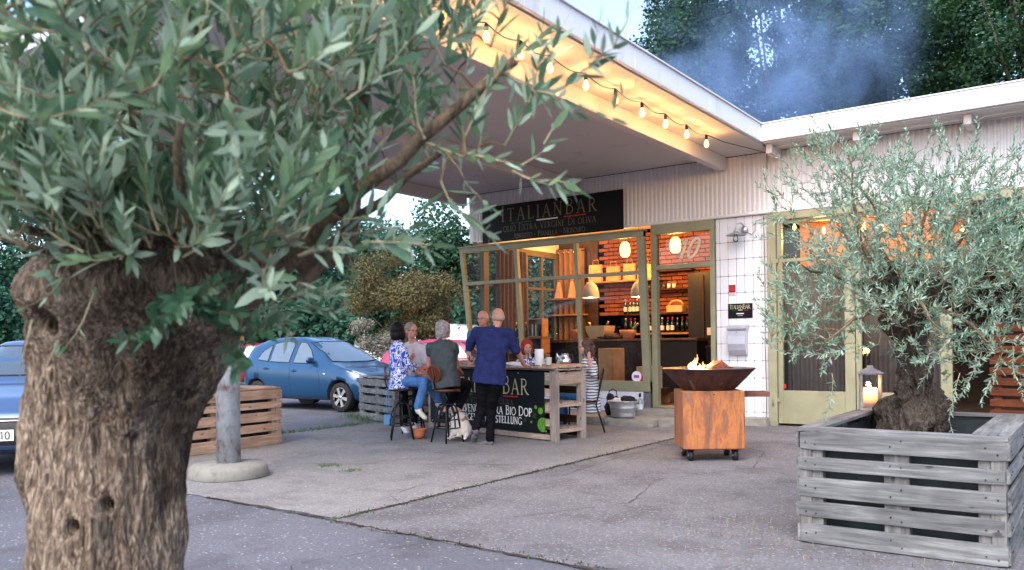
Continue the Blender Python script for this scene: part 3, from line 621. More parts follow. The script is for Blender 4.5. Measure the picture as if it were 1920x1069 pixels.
def blobs(px,py,D,rx,ry,n,rc,seed,dz=None):
    "clump centres filling an ellipsoid of rx,ry photo pixels at distance D"
    r=np.random.default_rng(seed); c=at(px,py,D); k=D/1541; out=[]
    while len(out)<n:
        v=r.uniform(-1,1,3); q=np.linalg.norm(v)
        if q>1 or q<.25: continue
        p=c+_r*(v[0]*rx*k)+_f*(v[1]*rx*k*.8)+Vector((0,0,v[2]*ry*k)); out.append((p.x,p.y,max(p.z,rc*.5),rc*r.uniform(.7,1.3)))
    return out
def ground_under(px,D): p=at(px,644,D); return (p.x,p.y,0)
crown_tree('broadleaf_tree',ground_under(1470,27),blobs(1460,0,27,265,250,80,.8,1),80000,.125,lf_dark,'tall dark green broadleaf tree rising behind the roof corner above the door',bark_far,.3,group='big trees behind the shop roof')
crown_tree('broadleaf_tree',ground_under(1720,30),blobs(1715,20,30,210,245,66,.9,2),58000,.13,lf_dark,'tall dark green broadleaf tree rising behind the middle of the right roof edge',bark_far,.3,group='big trees behind the shop roof')
crown_tree('broadleaf_tree',ground_under(1960,26),blobs(1960,10,26,210,260,60,.8,3),52000,.125,lf_dark,'tall dark green broadleaf tree behind the roof at the right edge of the picture',bark_far,.3,group='big trees behind the shop roof')
crown_tree('broadleaf_tree',ground_under(1600,38),blobs(1600,60,38,330,170,90,1.1,5),56000,.17,lf_dark,'broad dark tree far behind filling the gaps between the tall roof trees',bark_far,.3,group='big trees behind the shop roof')
crown_tree('broadleaf_tree',ground_under(1290,33),blobs(1275,150,33,100,120,18,.8,4),16000,.14,lf_dark,'smaller dark tree showing between the canopy roof edge and the tall trees',bark_far,.25,group='big trees behind the shop roof')
for i,(px,py,D,rx,ry,n,lab,mm) in enumerate([
 (845,480,34,85,125,26,'dark green tree beside the left corner of the shop window',lf_dark),
 (735,480,42,100,95,20,'pale green tree behind the brown olive shrub in the car park',lf_mid),
 (620,490,36,100,130,24,'green tree behind the blue hatchback',lf_mid),
 (510,500,33,90,140,24,'dark bushy tree behind the rear of the blue hatchback',lf_dark),
 (400,540,40,90,130,14,'green tree largely hidden behind the big olive trunk',lf_mid),
 (130,520,38,140,110,16,'green tree left of the big olive trunk behind the white estate car',lf_mid),
 (-60,470,34,110,160,18,'green tree at the far left edge of the car park',lf_mid),
 (940,540,40,70,90,14,'dark tree seen through the shop side window',lf_dark),
 (1010,560,36,80,110,14,'green tree seen through the rear side pane of the shop',lf_mid)]):
    crown_tree('broadleaf_tree',ground_under(px,D),blobs(px,py,D,rx,ry,n,.95,30+i),17000,.16,mm,lab,bark_far,.2,group='trees at the back of the car park')
for i,(px,D,w,lab) in enumerate([(470,27,90,'low dark hedge bush behind the red car'),(600,26,80,'low dark hedge bush behind the blue hatchback roof'),(690,28,60,'low dark hedge bush left of the brown olive shrub'),(900,29,70,'low dark hedge bush beyond the shop window corner'),(1000,30,70,'low hedge bush seen through the side panes'),(15,30,80,'low hedge bush behind the white car at the left edge'),(1060,31,80,'low hedge bush behind the shop interior'),(-120,32,100,'low hedge bush outside the left edge of the car park')]):
    crown_tree('hedge_bush',ground_under(px,D),blobs(px,610,D,w,65,14,.6,60+i),5000,.17,lf_dark if i%2==0 else lf_mid,lab,bark_far,.08,'bush',group='hedge round the car park',limb=False)
WN=60000
_px=rng.uniform(-400,1200,WN); _D=rng.uniform(36,44,WN); _z=rng.uniform(0,1,WN)**.8
_h=3.9+.9*np.sin(_px*.021)+.7*np.sin(_px*.053+1)
_P=np.array([tuple(at(a,644,d)) for a,d in zip(_px,_D)]); _P[:,2]=_z*_h; _P+=rng.normal(size=_P.shape)*.25
o=link('far_woodland',leaves_mesh('far_woodland',_P,unit(rng.normal(size=(WN,3))),unit(rng.normal(size=(WN,3))+np.array([0,-.6,.9])),rng.uniform(.25,.5,WN),rng.uniform(.15,.3,WN),lf_dark,prof=((0,0),(.45,.5),(1,0)))); setp(o,'dark green wood closing off the far side of the car park','woodland',None,'stuff')
crown_tree('olive_shrub',ground_under(765,23),blobs(768,555,23,100,95,34,.46,80),46000,.10,lf_brown,'large bush with brown and orange tinted leaves behind the seated guests',bark_far,.1,'bush',narrow=True)
crown_tree('olive_shrub',ground_under(690,22),blobs(690,630,22,38,40,10,.25,81),5000,.09,leaf_mat('pale_olive_leaf',(.13,.14,.09),(.2,.2,.16),(.2,.19,.13),.6,.2,3),'pale grey leaved low bush left of the brown tinted bush',bark_far,.05,'bush',narrow=True,limb=False)
# ---------------------------------------------------------------- olive trees
def bark_mat(name,c1,c2,c3,sx=14,sz=3,bd=.02,stain=False):
    m=bpy.data.materials.new(name); ns,ls,b=nodes(m); b.inputs['Roughness'].default_value=.9; b.inputs['Specular IOR Level'].default_value=.2
    g=ns.new('ShaderNodeNewGeometry'); mp=ns.new('ShaderNodeMapping'); mp.inputs['Scale'].default_value=(sx,sx,sz); ls.new(g.outputs['Position'],mp.inputs[0])
    n=ns.new('ShaderNodeTexNoise'); n.inputs['Scale'].default_value=1.6; n.inputs['Detail'].default_value=10; n.inputs['Roughness'].default_value=.72; n.inputs['Distortion'].default_value=1.4; ls.new(mp.outputs[0],n.inputs['Vector'])
    v=ns.new('ShaderNodeTexVoronoi'); v.inputs['Scale'].default_value=3.2; v.feature='DISTANCE_TO_EDGE'; ls.new(mp.outputs[0],v.inputs['Vector'])
    r=ramp(ns,[(.32,c3),(.47,c2),(.62,c1)]); ls.new(n.outputs[0],r.inputs[0])
    rv=ramp(ns,[(0,(.35,.33,.3)),(.12,(1,1,1))]); ls.new(v.outputs[0],rv.inputs[0])
    n3=ns.new('ShaderNodeTexNoise'); n3.inputs['Scale'].default_value=5; n3.inputs['Detail'].default_value=5; ls.new(g.outputs['Position'],n3.inputs['Vector']); r3=ramp(ns,[(.35,(.6,.55,.5)),(.62,(1.2,1.15,1.1))]); ls.new(n3.outputs[0],r3.inputs[0])
    a=ns.new('ShaderNodeMixRGB'); a.blend_type='MULTIPLY'; a.inputs[0].default_value=.3; ls.new(r.outputs[0],a.inputs[1]); ls.new(rv.outputs[0],a.inputs[2])
    a2=ns.new('ShaderNodeMixRGB'); a2.blend_type='MULTIPLY'; a2.inputs[0].default_value=.8; ls.new(a.outputs[0],a2.inputs[1]); ls.new(r3.outputs[0],a2.inputs[2]); ls.new(a2.outputs[0],b.inputs['Base Color'])
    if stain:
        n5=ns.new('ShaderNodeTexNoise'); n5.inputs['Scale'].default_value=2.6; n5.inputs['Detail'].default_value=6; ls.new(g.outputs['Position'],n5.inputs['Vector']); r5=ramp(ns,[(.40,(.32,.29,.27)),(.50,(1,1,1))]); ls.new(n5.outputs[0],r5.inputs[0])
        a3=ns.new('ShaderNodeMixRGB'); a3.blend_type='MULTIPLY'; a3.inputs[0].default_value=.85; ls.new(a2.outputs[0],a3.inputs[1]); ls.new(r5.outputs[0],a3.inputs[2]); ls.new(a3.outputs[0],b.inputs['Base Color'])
    ad=ns.new('ShaderNodeMath'); ad.operation='ADD'; ls.new(n.outputs[0],ad.inputs[0]); mi=ns.new('ShaderNodeMath'); mi.operation='MULTIPLY'; mi.inputs[1].default_value=1.5; ls.new(v.outputs[0],mi.inputs[0]); ls.new(mi.outputs[0],ad.inputs[1])
    bp=ns.new('ShaderNodeBump'); bp.inputs['Strength'].default_value=.9; bp.inputs['Distance'].default_value=bd; ls.new(ad.outputs[0],bp.inputs['Height']); ls.new(bp.outputs[0],b.inputs['Normal']); MT[name]=m; return m
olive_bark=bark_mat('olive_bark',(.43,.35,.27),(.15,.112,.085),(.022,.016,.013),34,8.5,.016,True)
olive_bark2=bark_mat('dark_olive_bark',(.10,.083,.07),(.05,.040,.034),(.014,.012,.011),14,8,.02)
limb_bark=bark_mat('olive_limb_bark',(.20,.15,.10),(.11,.085,.06),(.04,.03,.022),30,10,.004)
twig_m=mat('olive_twig',(.24,.21,.13),.8,.3,30,.2)
twig_b=mat('brown_twig',(.16,.095,.05),.8,.3,30,.2)
olv_leaf=leaf_mat('olive_leaf',(.070,.150,.105),(.30,.40,.29),(.18,.28,.14),.5,.34,9,.25)
olv_leaf2=leaf_mat('silver_olive_leaf',(.125,.245,.185),(.30,.42,.33),(.20,.32,.21),.55,.3,3,.15)
def trunk_mesh(name,rows,D,m,parent,n=90,sub=9,noise=.022,holes=(),bulge=None,depth=.85,org=(0,0,0),warp=6.0):
    "rows: (photo y, left x, right x) of the outline; the trunk is as deep as wide"
    rows=sorted(rows,reverse=True); R_=[]
    for a,b in zip(rows[:-1],rows[1:]):
        for k in range(sub): t=k/sub; R_.append([a[i]+(b[i]-a[i])*t for i in range(3)])
    R_.append(list(rows[-1])); vs=[]; org=Vector(org)
    hp=[(at(hx,hy,D-.15),hr*D/1541,dp) for hx,hy,hr,dp in holes]
    for j,(y,x0,x1) in enumerate(R_):
        c=at((x0+x1)/2,y,D); rr=(x1-x0)/2*D/1541
        for k in range(n):
            a=2*PI*k/n; d=_r*math.cos(a)+_f*math.sin(a)*depth; p=c+d*rr
            q=Vector((p.x*warp*1.2,p.y*warp*1.2,p.z*warp*.45)); dis=noise*(mnoise.noise(q)*1.6+.9*mnoise.noise(q*2.6)-.75*abs(mnoise.noise(Vector((p.x*24,p.y*24,p.z*4.0))))-.45*abs(mnoise.noise(Vector((p.x*60,p.y*60,p.z*11)))))
            p=p+d.normalized()*dis
            for h,hr,dp in hp:
                L=Vector(((p-h).dot(_r),(p-h).z*.85)).length
                if d.dot(_f)<0: p=p+_f*(dp*math.exp(-(L/hr)**2))-_f*(dp*.16*math.exp(-((L-hr*1.9)/(hr*1.0))**2))
            if bulge: p=p-_f*bulge(y)
            vs.append(p-org)
    m_=len(R_); fs=[(j*n+k,j*n+(k+1)%n,(j+1)*n+(k+1)%n,(j+1)*n+k) for j in range(m_-1) for k in range(n)]+[tuple((m_-1)*n+k for k in range(n))]
    mb=MB(); mb.add(vs,fs,0,True); return mb.build(name,m,parent)
class Olive:
    def __init__(s,root,org): s.root=root; s.org=Vector(org); s.nodes=[]; s.rad=[]; s.P=[];s.D=[];s.N=[];s.L=[];s.W=[]; s.tb=MB(); s.lb=MB(); s.bb=MB()
    def limb(s,pts,r,mb=None,step=.05,jit=.006,n=8):
        Q=[pts[0]]
        for a,b in zip(pts[:-1],pts[1:]):
            k=max(1,int((b-a).length/step))
            for i in range(1,k+1): Q.append(a.lerp(b,i/k)+Vector([random.uniform(-jit,jit) for _ in range(3)]))
        N=len(Q); rs=[r[0]+(r[1]-r[0])*i/(N-1) for i in range(N)]
        (mb or s.lb).tube([q-s.org for q in Q],rs,n); s.nodes+=[tuple(q) for q in Q]; s.rad+=rs; return Q
    def twig(s,p,d,length,leafL,n_seg=8,up=.25,sp=.016,r0=.0026,droop=0,wr=.235,mb=None,start=.12,dens=1):
        p=Vector(p); d=Vector(d).normalized(); pts=[p.copy()]; seg=length/n_seg
        for i in range(n_seg):
            d=(d+Vector([random.gauss(0,.13) for _ in range(3)])+Vector((0,0,up*.15-droop*i/n_seg*.3))).normalized(); p=p+d*seg; pts.append(p.copy())
        (mb or s.tb).tube([q-s.org for q in pts],[r0*(1-.75*i/n_seg) for i in range(n_seg+1)],5,cap=False)
        s.nodes+=[tuple(q) for q in pts[1:]]; s.rad+=[r0]*n_seg
        t=length*start; ph=random.uniform(0,PI); k=0
        while t<length:
            i=min(int(t/seg),n_seg-1); q=pts[i].lerp(pts[i+1],t/seg-i); dd=(pts[i+1]-pts[i]).normalized(); o=dd.orthogonal().normalized()
            o=Matrix.Rotation(ph+k*PI/2+random.gauss(0,.35),3,dd)@o
            for sg in (1,-1):
                if random.random()<.14*(2-dens): continue
                sd=o*sg; ld=(dd*random.uniform(.55,1.1)+sd*random.uniform(.6,1)+Vector((0,0,up*.5))).normalized(); nn=dd-ld*dd.dot(ld)
                f=1-.35*(t/length)**3
                s.P.append(q);s.D.append(ld);s.N.append(nn+Vector([random.gauss(0,.25) for _ in range(3)])); L=leafL*random.uniform(.62,1.18)*f; s.L.append(L); s.W.append(L*wr*random.uniform(.8,1.2))
            t+=sp*random.uniform(.75,1.35)*leafL/.06; k+=1
        # the pair at the tip
        s.P.append(pts[-1]);s.D.append(d);s.N.append(d.orthogonal());s.L.append(leafL*.8);s.W.append(leafL*.8*wr)
    def fill(s,ells,n,leafL,tw=(.14,.26),up=.5,connect=.35,br_r=.0035,droop=0,seed=1,exclude=None,sp=.016,out=.7):
        r=np.random.default_rng(seed); w=np.array([e[5] for e in ells],float); w/=w.sum(); bases=[]
        while len(bases)<n:
            e=ells[r.choice(len(ells),p=w)]; v=r.normal(size=3); v/=np.linalg.norm(v); v*=r.uniform(0,1)**.4
            c=e[0]; p=c+_r*(v[0]*e[1])+_f*(v[1]*e[3])+Vector((0,0,v[2]*e[2]))
            if exclude and exclude(p): continue
            bases.append((p,c,e))
        head=np.array(s.nodes).mean(0); bases.sort(key=lambda b:(b[0]-Vector(head)).length)
        for p,c,e in bases:
            A=np.array(s.nodes); dd=np.linalg.norm(A-np.array(p),axis=1); i=int(dd.argmin()); a=Vector(s.nodes[i]); g=dd[i]
            if g>.03:
                mid=a.lerp(p,.5)+Vector((r.normal()*.06*g,r.normal()*.06*g,.1*g)); 
                rr=min(s.rad[i],br_r*(1+g*2)); s.bb.tube([a-s.org,mid-s.org,p-s.org],[rr,rr*.8,rr*.6],5,cap=False); s.nodes+=[tuple(mid),tuple(a.lerp(mid,.5)),tuple(mid.lerp(p,.5)),tuple(p)]; s.rad+=[rr*.8,rr,rr*.7,rr*.6]
            o=(p-a).normalized() if g>.01 else Vector((0,0,1)); o2=(p-c).normalized() if (p-c).length>1e-3 else Vector((0,0,1))
            d=o*.5+o2*out+Vector((0,0,up))+Vector(r.normal(size=3))*.45
            s.twig(p,d,r.uniform(*tw),leafL,up=up,droop=droop,sp=sp)
    def finish(s,leafm,twigm,branchm,limbm,parts=0,label_leaf=None,camp=None):
        if s.lb.v: s.lb.build('limb',limbm,s.root)
        if s.bb.v: o=s.bb.build('branches',branchm,s.root); o['kind']='stuff'
        if s.tb.v: o=s.tb.build('twigs',twigm,s.root); o['kind']='stuff'
        P=np.array([tuple(p-s.org) for p in s.P]);D=np.array([tuple(d) for d in s.D]);N=np.array([tuple(d) for d in s.N]);L=np.array(s.L);Wd=np.array(s.W)
        idx=np.arange(len(P))
        if parts:
            wp=P+np.array(s.org); z=(wp-np.array([0,0,1.3]))@np.array(_f); x=(wp@np.array(_r))/np.maximum(z,.2)*1541+960; y=644-(wp[:,2]-1.3)/np.maximum(z,.2)*1541
            vis=(z>.5)&(x>0)&(x<1920)&(y>0)&(y<1069); vl=np.array(olive_vis(wp,z,x,y))
            sc=np.where(vis&vl,L/np.maximum(z,.2),0); big=np.argsort(-sc)[:parts]; rest=np.setdiff1d(idx,big)
            base=[]
            for v in range(5):
                me=leaf_single(leafm,.02+.05*v); base.append(me)
            for j in big:
                d=unit(D[j]);s_=unit(np.cross(d,N[j]));nn=np.cross(s_,d)
                M=Matrix((Vector(s_)*Wd[j],Vector(d)*L[j],Vector(nn)*L[j])).transposed().to_4x4(); M.translation=Vector(P[j])
                o=link('leaf',base[j%5],s.root); o.matrix_basis=M
            idx=rest
        o=link('leaves',leaves_mesh('leaves',P[idx],D[idx],N[idx],L[idx],Wd[idx],leafm),s.root); o['kind']='stuff'
def leaf_single(m,curl):
    vs=[];fs=[]; ts=[(0,.06),(.15,.30),(.35,.5),(.6,.52),(.85,.36),(1,.0)]
    for t,w in ts: z=-curl*t*t; vs+=[(-w,t,z+.0+.035*w*2),(0,t,z),(w,t,z+.035*w*2)]
    for i in range(len(ts)-1):
        a=3*i; fs+=[(a,a+1,a+4,a+3),(a+1,a+2,a+5,a+4)]
    mb=MB(); mb.add(vs,fs,0,True); return mb.mesh('leaf',m,fix=False)
def olive_vis(wp,z,x,y):
    "leaves with nothing nearer in their cell of the picture: the ones that show"
    order=np.argsort(z); grid={}; out=np.zeros(len(z),bool)
    for i in order:
        k=(int(x[i]//16),int(y[i]//16))
        if grid.get(k,0)<1: out[i]=True; grid[k]=grid.get(k,0)+1
    return out
# ---- the big foreground olive
p0=at(190,1069,1.9); forg=(p0.x,p0.y,0)
fo=empty('olive_tree',forg,0,'big old olive tree in the left foreground with thick gnarled grey brown trunk','tree')
rows=[(y,a+22+(46 if y<610 else 24 if y<650 else 14 if y<850 else 0),b-6-(16 if 730<y<830 else 0)) for y,a,b in [(2200,-40,420),(1700,10,372),(1300,30,352),(1100,32,350),(1000,36,350),(900,38,352),(820,40,362),(760,42,385),(720,46,402),(690,48,420),(660,50,438),(630,46,462),(600,38,480),(570,32,500),(540,28,512),(505,34,520),(475,40,500),(450,60,470),(420,90,440),(380,120,420),(330,170,400),(270,220,360)]]
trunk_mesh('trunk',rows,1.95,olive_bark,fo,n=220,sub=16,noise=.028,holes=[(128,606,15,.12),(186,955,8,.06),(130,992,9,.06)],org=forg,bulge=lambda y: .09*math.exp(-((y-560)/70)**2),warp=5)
T1=Olive(fo,forg)
A_=lambda *q:[at(*p) for p in q]
T1.limb(A_((470,560,1.8),(560,470,1.75),(640,385,1.7),(790,268,1.62),(900,175,1.6),(962,112,1.58)),(.024,.010))
T1.limb(A_((560,500,1.95),(650,470,2.0),(664,330,1.98),(680,180,1.9),(692,20,1.85),(700,-150,1.8)),(.026,.014))
T1.limb(A_((540,560,1.8),(640,440,1.8),(760,335,1.75),(835,285,1.7)),(.016,.006))
T1.limb(A_((230,520,1.75),(195,480,1.68),(130,415,1.6),(70,350,1.55),(15,300,1.5),(-120,150,1.5)),(.024,.009))
T1.limb(A_((260,500,1.75),(120,455,1.6),(0,418,1.5),(-150,350,1.4)),(.013,.006)); T1.limb(A_((240,510,1.7),(120,478,1.62),(-20,440,1.55)),(.009,.005))
T1.limb(A_((320,480,1.9),(300,380,1.85),(260,260,1.8),(240,100,1.75),(230,-100,1.7)),(.022,.01))
T1.limb(A_((400,480,1.95),(430,360,2.0),(470,220,2.05),(520,60,2.1),(540,-120,2.1)),(.022,.01))
T1.limb(A_((380,500,1.7),(360,420,1.55),(330,330,1.45),(340,220,1.38)),(.012,.006))
T1.limb(A_((150,500,2.0),(80,360,2.1),(40,200,2.15),(20,30,2.2)),(.018,.008))
# individually seen twigs: start, via, end
def spray(pts,leafL,dens=1,r=.004,sp=.017,start=0,up=.4):
    P=A_(*pts)
    for a,b in zip(P[:-1],P[1:]):
        T1.twig(a,b-a,(b-a).length,leafL,n_seg=max(3,int((b-a).length/.03)),up=0,r0=r,sp=sp/dens,start=start); r*=.75
spray([(798,267,1.62),(880,290,1.6),(960,320,1.58),(1040,338,1.56),(1078,350,1.55)],.05,.8,.005)
spray([(960,325,1.58),(1020,270,1.6),(1045,190,1.6)],.055,.5,.003)
spray([(945,138,1.58),(1010,172,1.52),(1060,160,1.48),(1105,110,1.45),(1130,55,1.43)],.055,.55,.004)
spray([(1105,120,1.45),(1150,90,1.4),(1175,25,1.38)],.05,.6,.003)
spray([(1010,172,1.52),(1085,195,1.5),(1150,205,1.5),(1190,180,1.5)],.045,.45,.0025)
spray([(835,285,1.7),(870,340,1.68),(905,375,1.66),(918,392,1.66)],.04,.15,.003)
spray([(640,440,1.7),(740,455,1.6),(830,448,1.55)],.055,.45,.004); spray([(560,480,1.6),(680,455,1.5),(800,440,1.45)],.06,.5,.004)
spray([(470,600,1.7),(540,560,1.65),(600,555,1.6),(655,530,1.6)],.045,.9,.003); spray([(450,620,1.7),(520,590,1.7),(580,575,1.7),(640,585,1.7)],.045,.9,.003)
spray([(640,440,1.9),(660,520,1.9),(640,575,1.9)],.04,.3,.003); spray([(500,500,1.7),(560,530,1.65),(630,560,1.6)],.05,.6,.003)
spray([(500,560,1.75),(540,620,1.7),(560,650,1.7)],.045,.7,.003); spray([(180,540,1.6),(110,640,1.5),(45,760,1.45)],.035,.12,.0025); spray([(120,520,1.6),(60,600,1.5),(25,700,1.45)],.035,.15,.0025)
k=lambda px,D:px*D/1541
ell=lambda px,py,D,rx,ry,rd,w:(at(px,py,D),k(rx,D),k(ry,D),rd,rd,w)
E1=[ell(320,440,1.56,280,60,.16,2.0),ell(130,430,1.5,190,60,.15,1.0),ell(560,420,1.7,120,60,.2,.5),ell(170,170,1.75,320,230,.45,3.0),ell(420,230,1.75,250,180,.42,2.1),ell(590,190,1.8,180,190,.35,1.2),ell(790,120,1.7,180,120,.28,.7),ell(120,60,1.3,280,190,.2,1.0),ell(420,90,1.35,280,170,.22,.9),ell(330,400,1.7,280,75,.25,.9),ell(40,330,1.6,150,120,.25,.6),ell(880,290,1.65,110,70,.12,.35),ell(350,-230,1.8,560,220,.6,2.3),ell(760,20,1.75,200,120,.3,.7)]
T1.fill(E1,520,.066,(.13,.27),up=.8,br_r=.003,seed=5,exclude=lambda p:(p-Vector((0,0,1.3))).dot(_f)<1.0)
T1.finish(olv_leaf,twig_m,twig_b,limb_bark,parts=300)
# dark broad shoots on the trunk head
T1b=Olive(fo,forg); T1b.nodes=[tuple(at(400,600,1.7))]; T1b.rad=[.005]
for (a,b) in [((330,575,1.62),(250,600,1.5)),((300,560,1.62),(270,570,1.48)),((340,600,1.6),(250,640,1.5)),((330,580,1.62),(400,600,1.5)),((350,590,1.62),(430,600,1.52)),((420,640,1.66),(460,600,1.56)),((430,650,1.64),(470,660,1.55)),((440,640,1.66),(500,620,1.55)),((420,600,1.68),(450,560,1.6)),((340,560,1.62),(360,590,1.45))]:
    a,b=at(*a),at(*b); T1b.twig(a,b-a,(b-a).length*1.2,.045,n_seg=4,up=.1,r0=.0022,wr=.34,sp=.012)
T1b.tb.build('shoots',twig_b,fo)['kind']='stuff'
P=np.array([tuple(p-T1b.org) for p in T1b.P]); o=link('shoot_leaves',leaves_mesh('shoot_leaves',P,np.array([tuple(d) for d in T1b.D]),np.array([tuple(d) for d in T1b.N]),np.array(T1b.L),np.array(T1b.W),leaf_mat('shoot_leaf',(.012,.055,.030),(.05,.12,.06),(.025,.09,.04),.35,.25,9,.6)),fo); o['kind']='stuff'
# ================================================================ pallet boxes
grey_wood_x=wood('weathered_board_x',(.225,.232,.238),(.062,.064,.066),axis=0,grain=30)
grey_wood_y=wood('weathered_board_y',(.225,.232,.238),(.062,.064,.066),axis=1,grain=30)
grey_wood_z=wood('weathered_board_z',(.22,.215,.21),(.075,.072,.07),axis=2,grain=30)
tan_wood_y=wood('tan_board_y',(.44,.30,.215),(.22,.14,.095),axis=1,grain=26)
tan_wood_x=wood('tan_board_x',(.44,.30,.215),(.22,.14,.095),axis=0,grain=26)
tan_wood_z=wood('tan_board_z',(.38,.26,.19),(.26,.16,.11),axis=2,grain=26)
liner=mat('black_liner',(.018,.022,.028),.45,.4,6,.3)
soil=mat('potting_soil',(.03,.02,.014),.95,.4,30,.9)
nail_m=mat('nail_rust',(.05,.03,.02),.7,.2,30)
def pallet_side(root,L,Hh,slats,along,off,out,m,mz,seed,blocks=(.0,.5,1.0),th=.021,name='slat'):
    "one side: horizontal slats (z0,z1) over upright blocks; along 'x' or 'y', off = fixed coordinate, out = sign of the outer face"
    r=random.Random(seed); nails=MB()
    for z0,z1 in slats:
        c=(z0+z1)/2+r.uniform(-.004,.004); h=z1-z0+r.uniform(-.004,.004); dx=r.uniform(-.008,.008)
        if along=='x': o=piece(name,m,root,(L/2+dx,off+r.uniform(-.003,.003),c),(L,th,h),(r.uniform(-.01,.01),r.uniform(-.003,.003),r.uniform(-.003,.003)),.06)
        else: o=piece(name,m,root,(off+r.uniform(-.003,.003),L/2+dx,c),(th,L,h),(r.uniform(-.003,.003),r.uniform(-.01,.01),r.uniform(-.003,.003)),.06)
        for b in blocks:
            for t in (-.03,.03):
                q=.07+b*(L-.14)+t; zz=c+r.uniform(-.25,.25)*h
                if along=='x': nails.tube([(q,off,zz),(q,off+out*(th/2+.0035),zz)],.0055,6)
                else: nails.tube([(off,q,zz),(off+out*(th/2+.0035),q,zz)],.0055,6)
    if along=='x' or True: o=nails.build('nails',nail_m,root); o['kind']='stuff'
    for b in blocks:
        q=.07+b*(L-.14)
        if along=='x': piece('block',mz,root,(q,off-out*.05,Hh/2),(.14,.075,Hh-.02))
        else: piece('block',mz,root,(off-out*.05,q,Hh/2),(.075,.14,Hh-.02))
def pallet_box(name,loc,rz,LX,LY,H_,slats,mx,my,mz,label,cat='planter box',rim=True,group=None,sides='FRBL',mrimx=None,mrimy=None,lin=True):
    root=empty(name,loc,rz,label,cat,group)
    if 'F' in sides: pallet_side(root,LX,H_,slats,'x',0,-1,mx,mz,11)
    if 'R' in sides: pallet_side(root,LY,H_,slats,'y',LX+.012,1,my,mz,12)
    if 'B' in sides: pallet_side(root,LX,H_,slats,'x',LY,1,mx,mz,13)
    if 'L' in sides: pallet_side(root,LY,H_,slats,'y',-.012,-1,my,mz,14)
    if lin:
        lb=MB(); t=.1
        for (x0,y0,x1,y1) in ((t,t,LX-t,t),(LX-t,t,LX-t,LY-t),(LX-t,LY-t,t,LY-t),(t,LY-t,t,t)):
            n=14; vs=[]
            for i in range(n+1):
                x=x0+(x1-x0)*i/n;y=y0+(y1-y0)*i/n; w=.012*math.sin(i*2.1+x*5); nx,ny=(y1-y0),-(x1-x0); L=math.hypot(nx,ny); vs+=[(x+nx/L*w,y+ny/L*w,.03),(x-nx/L*w,y-ny/L*w,H_-.03)]
            lb.add(vs,[(2*i,2*i+2,2*i+3,2*i+1) for i in range(n)],0,True)
        lb.build('liner',liner,root,fix=False)
        sb=MB(); n=16; r=random.Random(3); vs=[(t+(LX-2*t)*i/n,t+(LY-2*t)*j/n,H_-.26+.02*mnoise.noise(Vector((i*.7,j*.7,0)))+r.uniform(-.008,.008)) for j in range(n+1) for i in range(n+1)]
        sb.add(vs,[(j*(n+1)+i,j*(n+1)+i+1,(j+1)*(n+1)+i+1,(j+1)*(n+1)+i) for j in range(n) for i in range(n)],0,True); sb.build('soil',soil,root,fix=False)
    if rim:
        z=H_+.012
        piece('rim_board',mx,root,(LX/2,.06,z),(LX+.02,.13,.022),(0,.004,0)); piece('rim_board',mx,root,(LX/2,LY-.03,z),(LX+.02,.12,.022),(0,-.004,0))
        piece('rim_board',my,root,(.055,LY/2,z+.003),(.14,LY-.2,.024)); piece('rim_board',my,root,(LX-.08,LY/2,z+.004),(.20,LY-.16,.024))
    return root
SL=[(.0,.125),(.155,.285),(.31,.46),(.50,.60),(.635,.72)]
SL=[(.012,.13),(.175,.27),(.305,.43),(.47,.555),(.60,.715)]
pallet_box('pallet_planter',(-1.59,5.35,0),0,1.14,1.68,.715,SL,grey_wood_x,grey_wood_y,grey_wood_z,'grey weathered pallet planter box at the right foreground under the pale olive tree')
pb=pallet_box('pallet_planter',(-8.80,5.05,0),R(90)+R(2),2.0,1.2,.74,[(.01,.15),(.19,.29),(.33,.45),(.49,.575),(.61,.73)],tan_wood_y,tan_wood_x,tan_wood_z,'tan coloured pallet planter box behind the flaking steel column',rim=True)
def gz(rz): return rz
pallet_box('pallet_planter',(-10.70,10.22,0),R(-21),1.45,1.0,.74,[(.02,.13),(.175,.27),(.305,.43),(.47,.555),(.60,.715)],grey_wood_x,grey_wood_y,grey_wood_z,'grey pallet box standing in front of the blue hatchback headlight',rim=True,group=None)
# ---- right hand olive in the planter
c=at(1712,808,6.22); rorg=(c.x,c.y,.45)
ro=empty('olive_tree',rorg,0,'silver leaved olive tree growing from the grey pallet planter on the right','tree')
def rt_b(y): return 0
trunk_mesh('trunk',[(830,1655,1772),(808,1652,1775),(785,1648,1776),(760,1655,1772),(735,1672,1760),(710,1684,1750),(670,1682,1742),(630,1676,1740),(590,1662,1752),(560,1640,1772),(535,1630,1775),(515,1640,1740),(500,1660,1715)],6.2,olive_bark2,ro,n=110,sub=8,noise=.055,org=rorg,warp=9,holes=[(1700,770,18,.06),(1690,560,24,.08)])
T2=Olive(ro,rorg)
for a in [((1660,540,6.2),(1610,450,6.1),(1600,350,6.1),(1590,290,6.1)),((1690,530,6.2),(1650,460,6.3),(1640,380,6.3),(1560,300,6.3)),((1720,530,6.2),(1730,430,6.2),(1760,330,6.2)),((1740,540,6.2),(1800,450,6.1),(1860,360,6.0)),((1650,550,6.1),(1570,520,5.9),(1500,500,5.8)),((1760,550,6.2),(1850,520,6.0),(1960,480,5.8)),((1660,545,6.4),(1600,470,6.8),(1560,400,7.0)),((1750,540,6.5),(1820,450,7.0),(1900,380,7.2)),((1700,560,6.0),(1720,560,5.6),(1760,620,5.35)),((1650,570,6.0),(1600,600,5.7),(1550,640,5.6)),((1750,570,6.0),(1820,610,5.7),(1880,660,5.6))]:
    T2.limb(A_(*a),(.020,.006),step=.1,jit=.015)
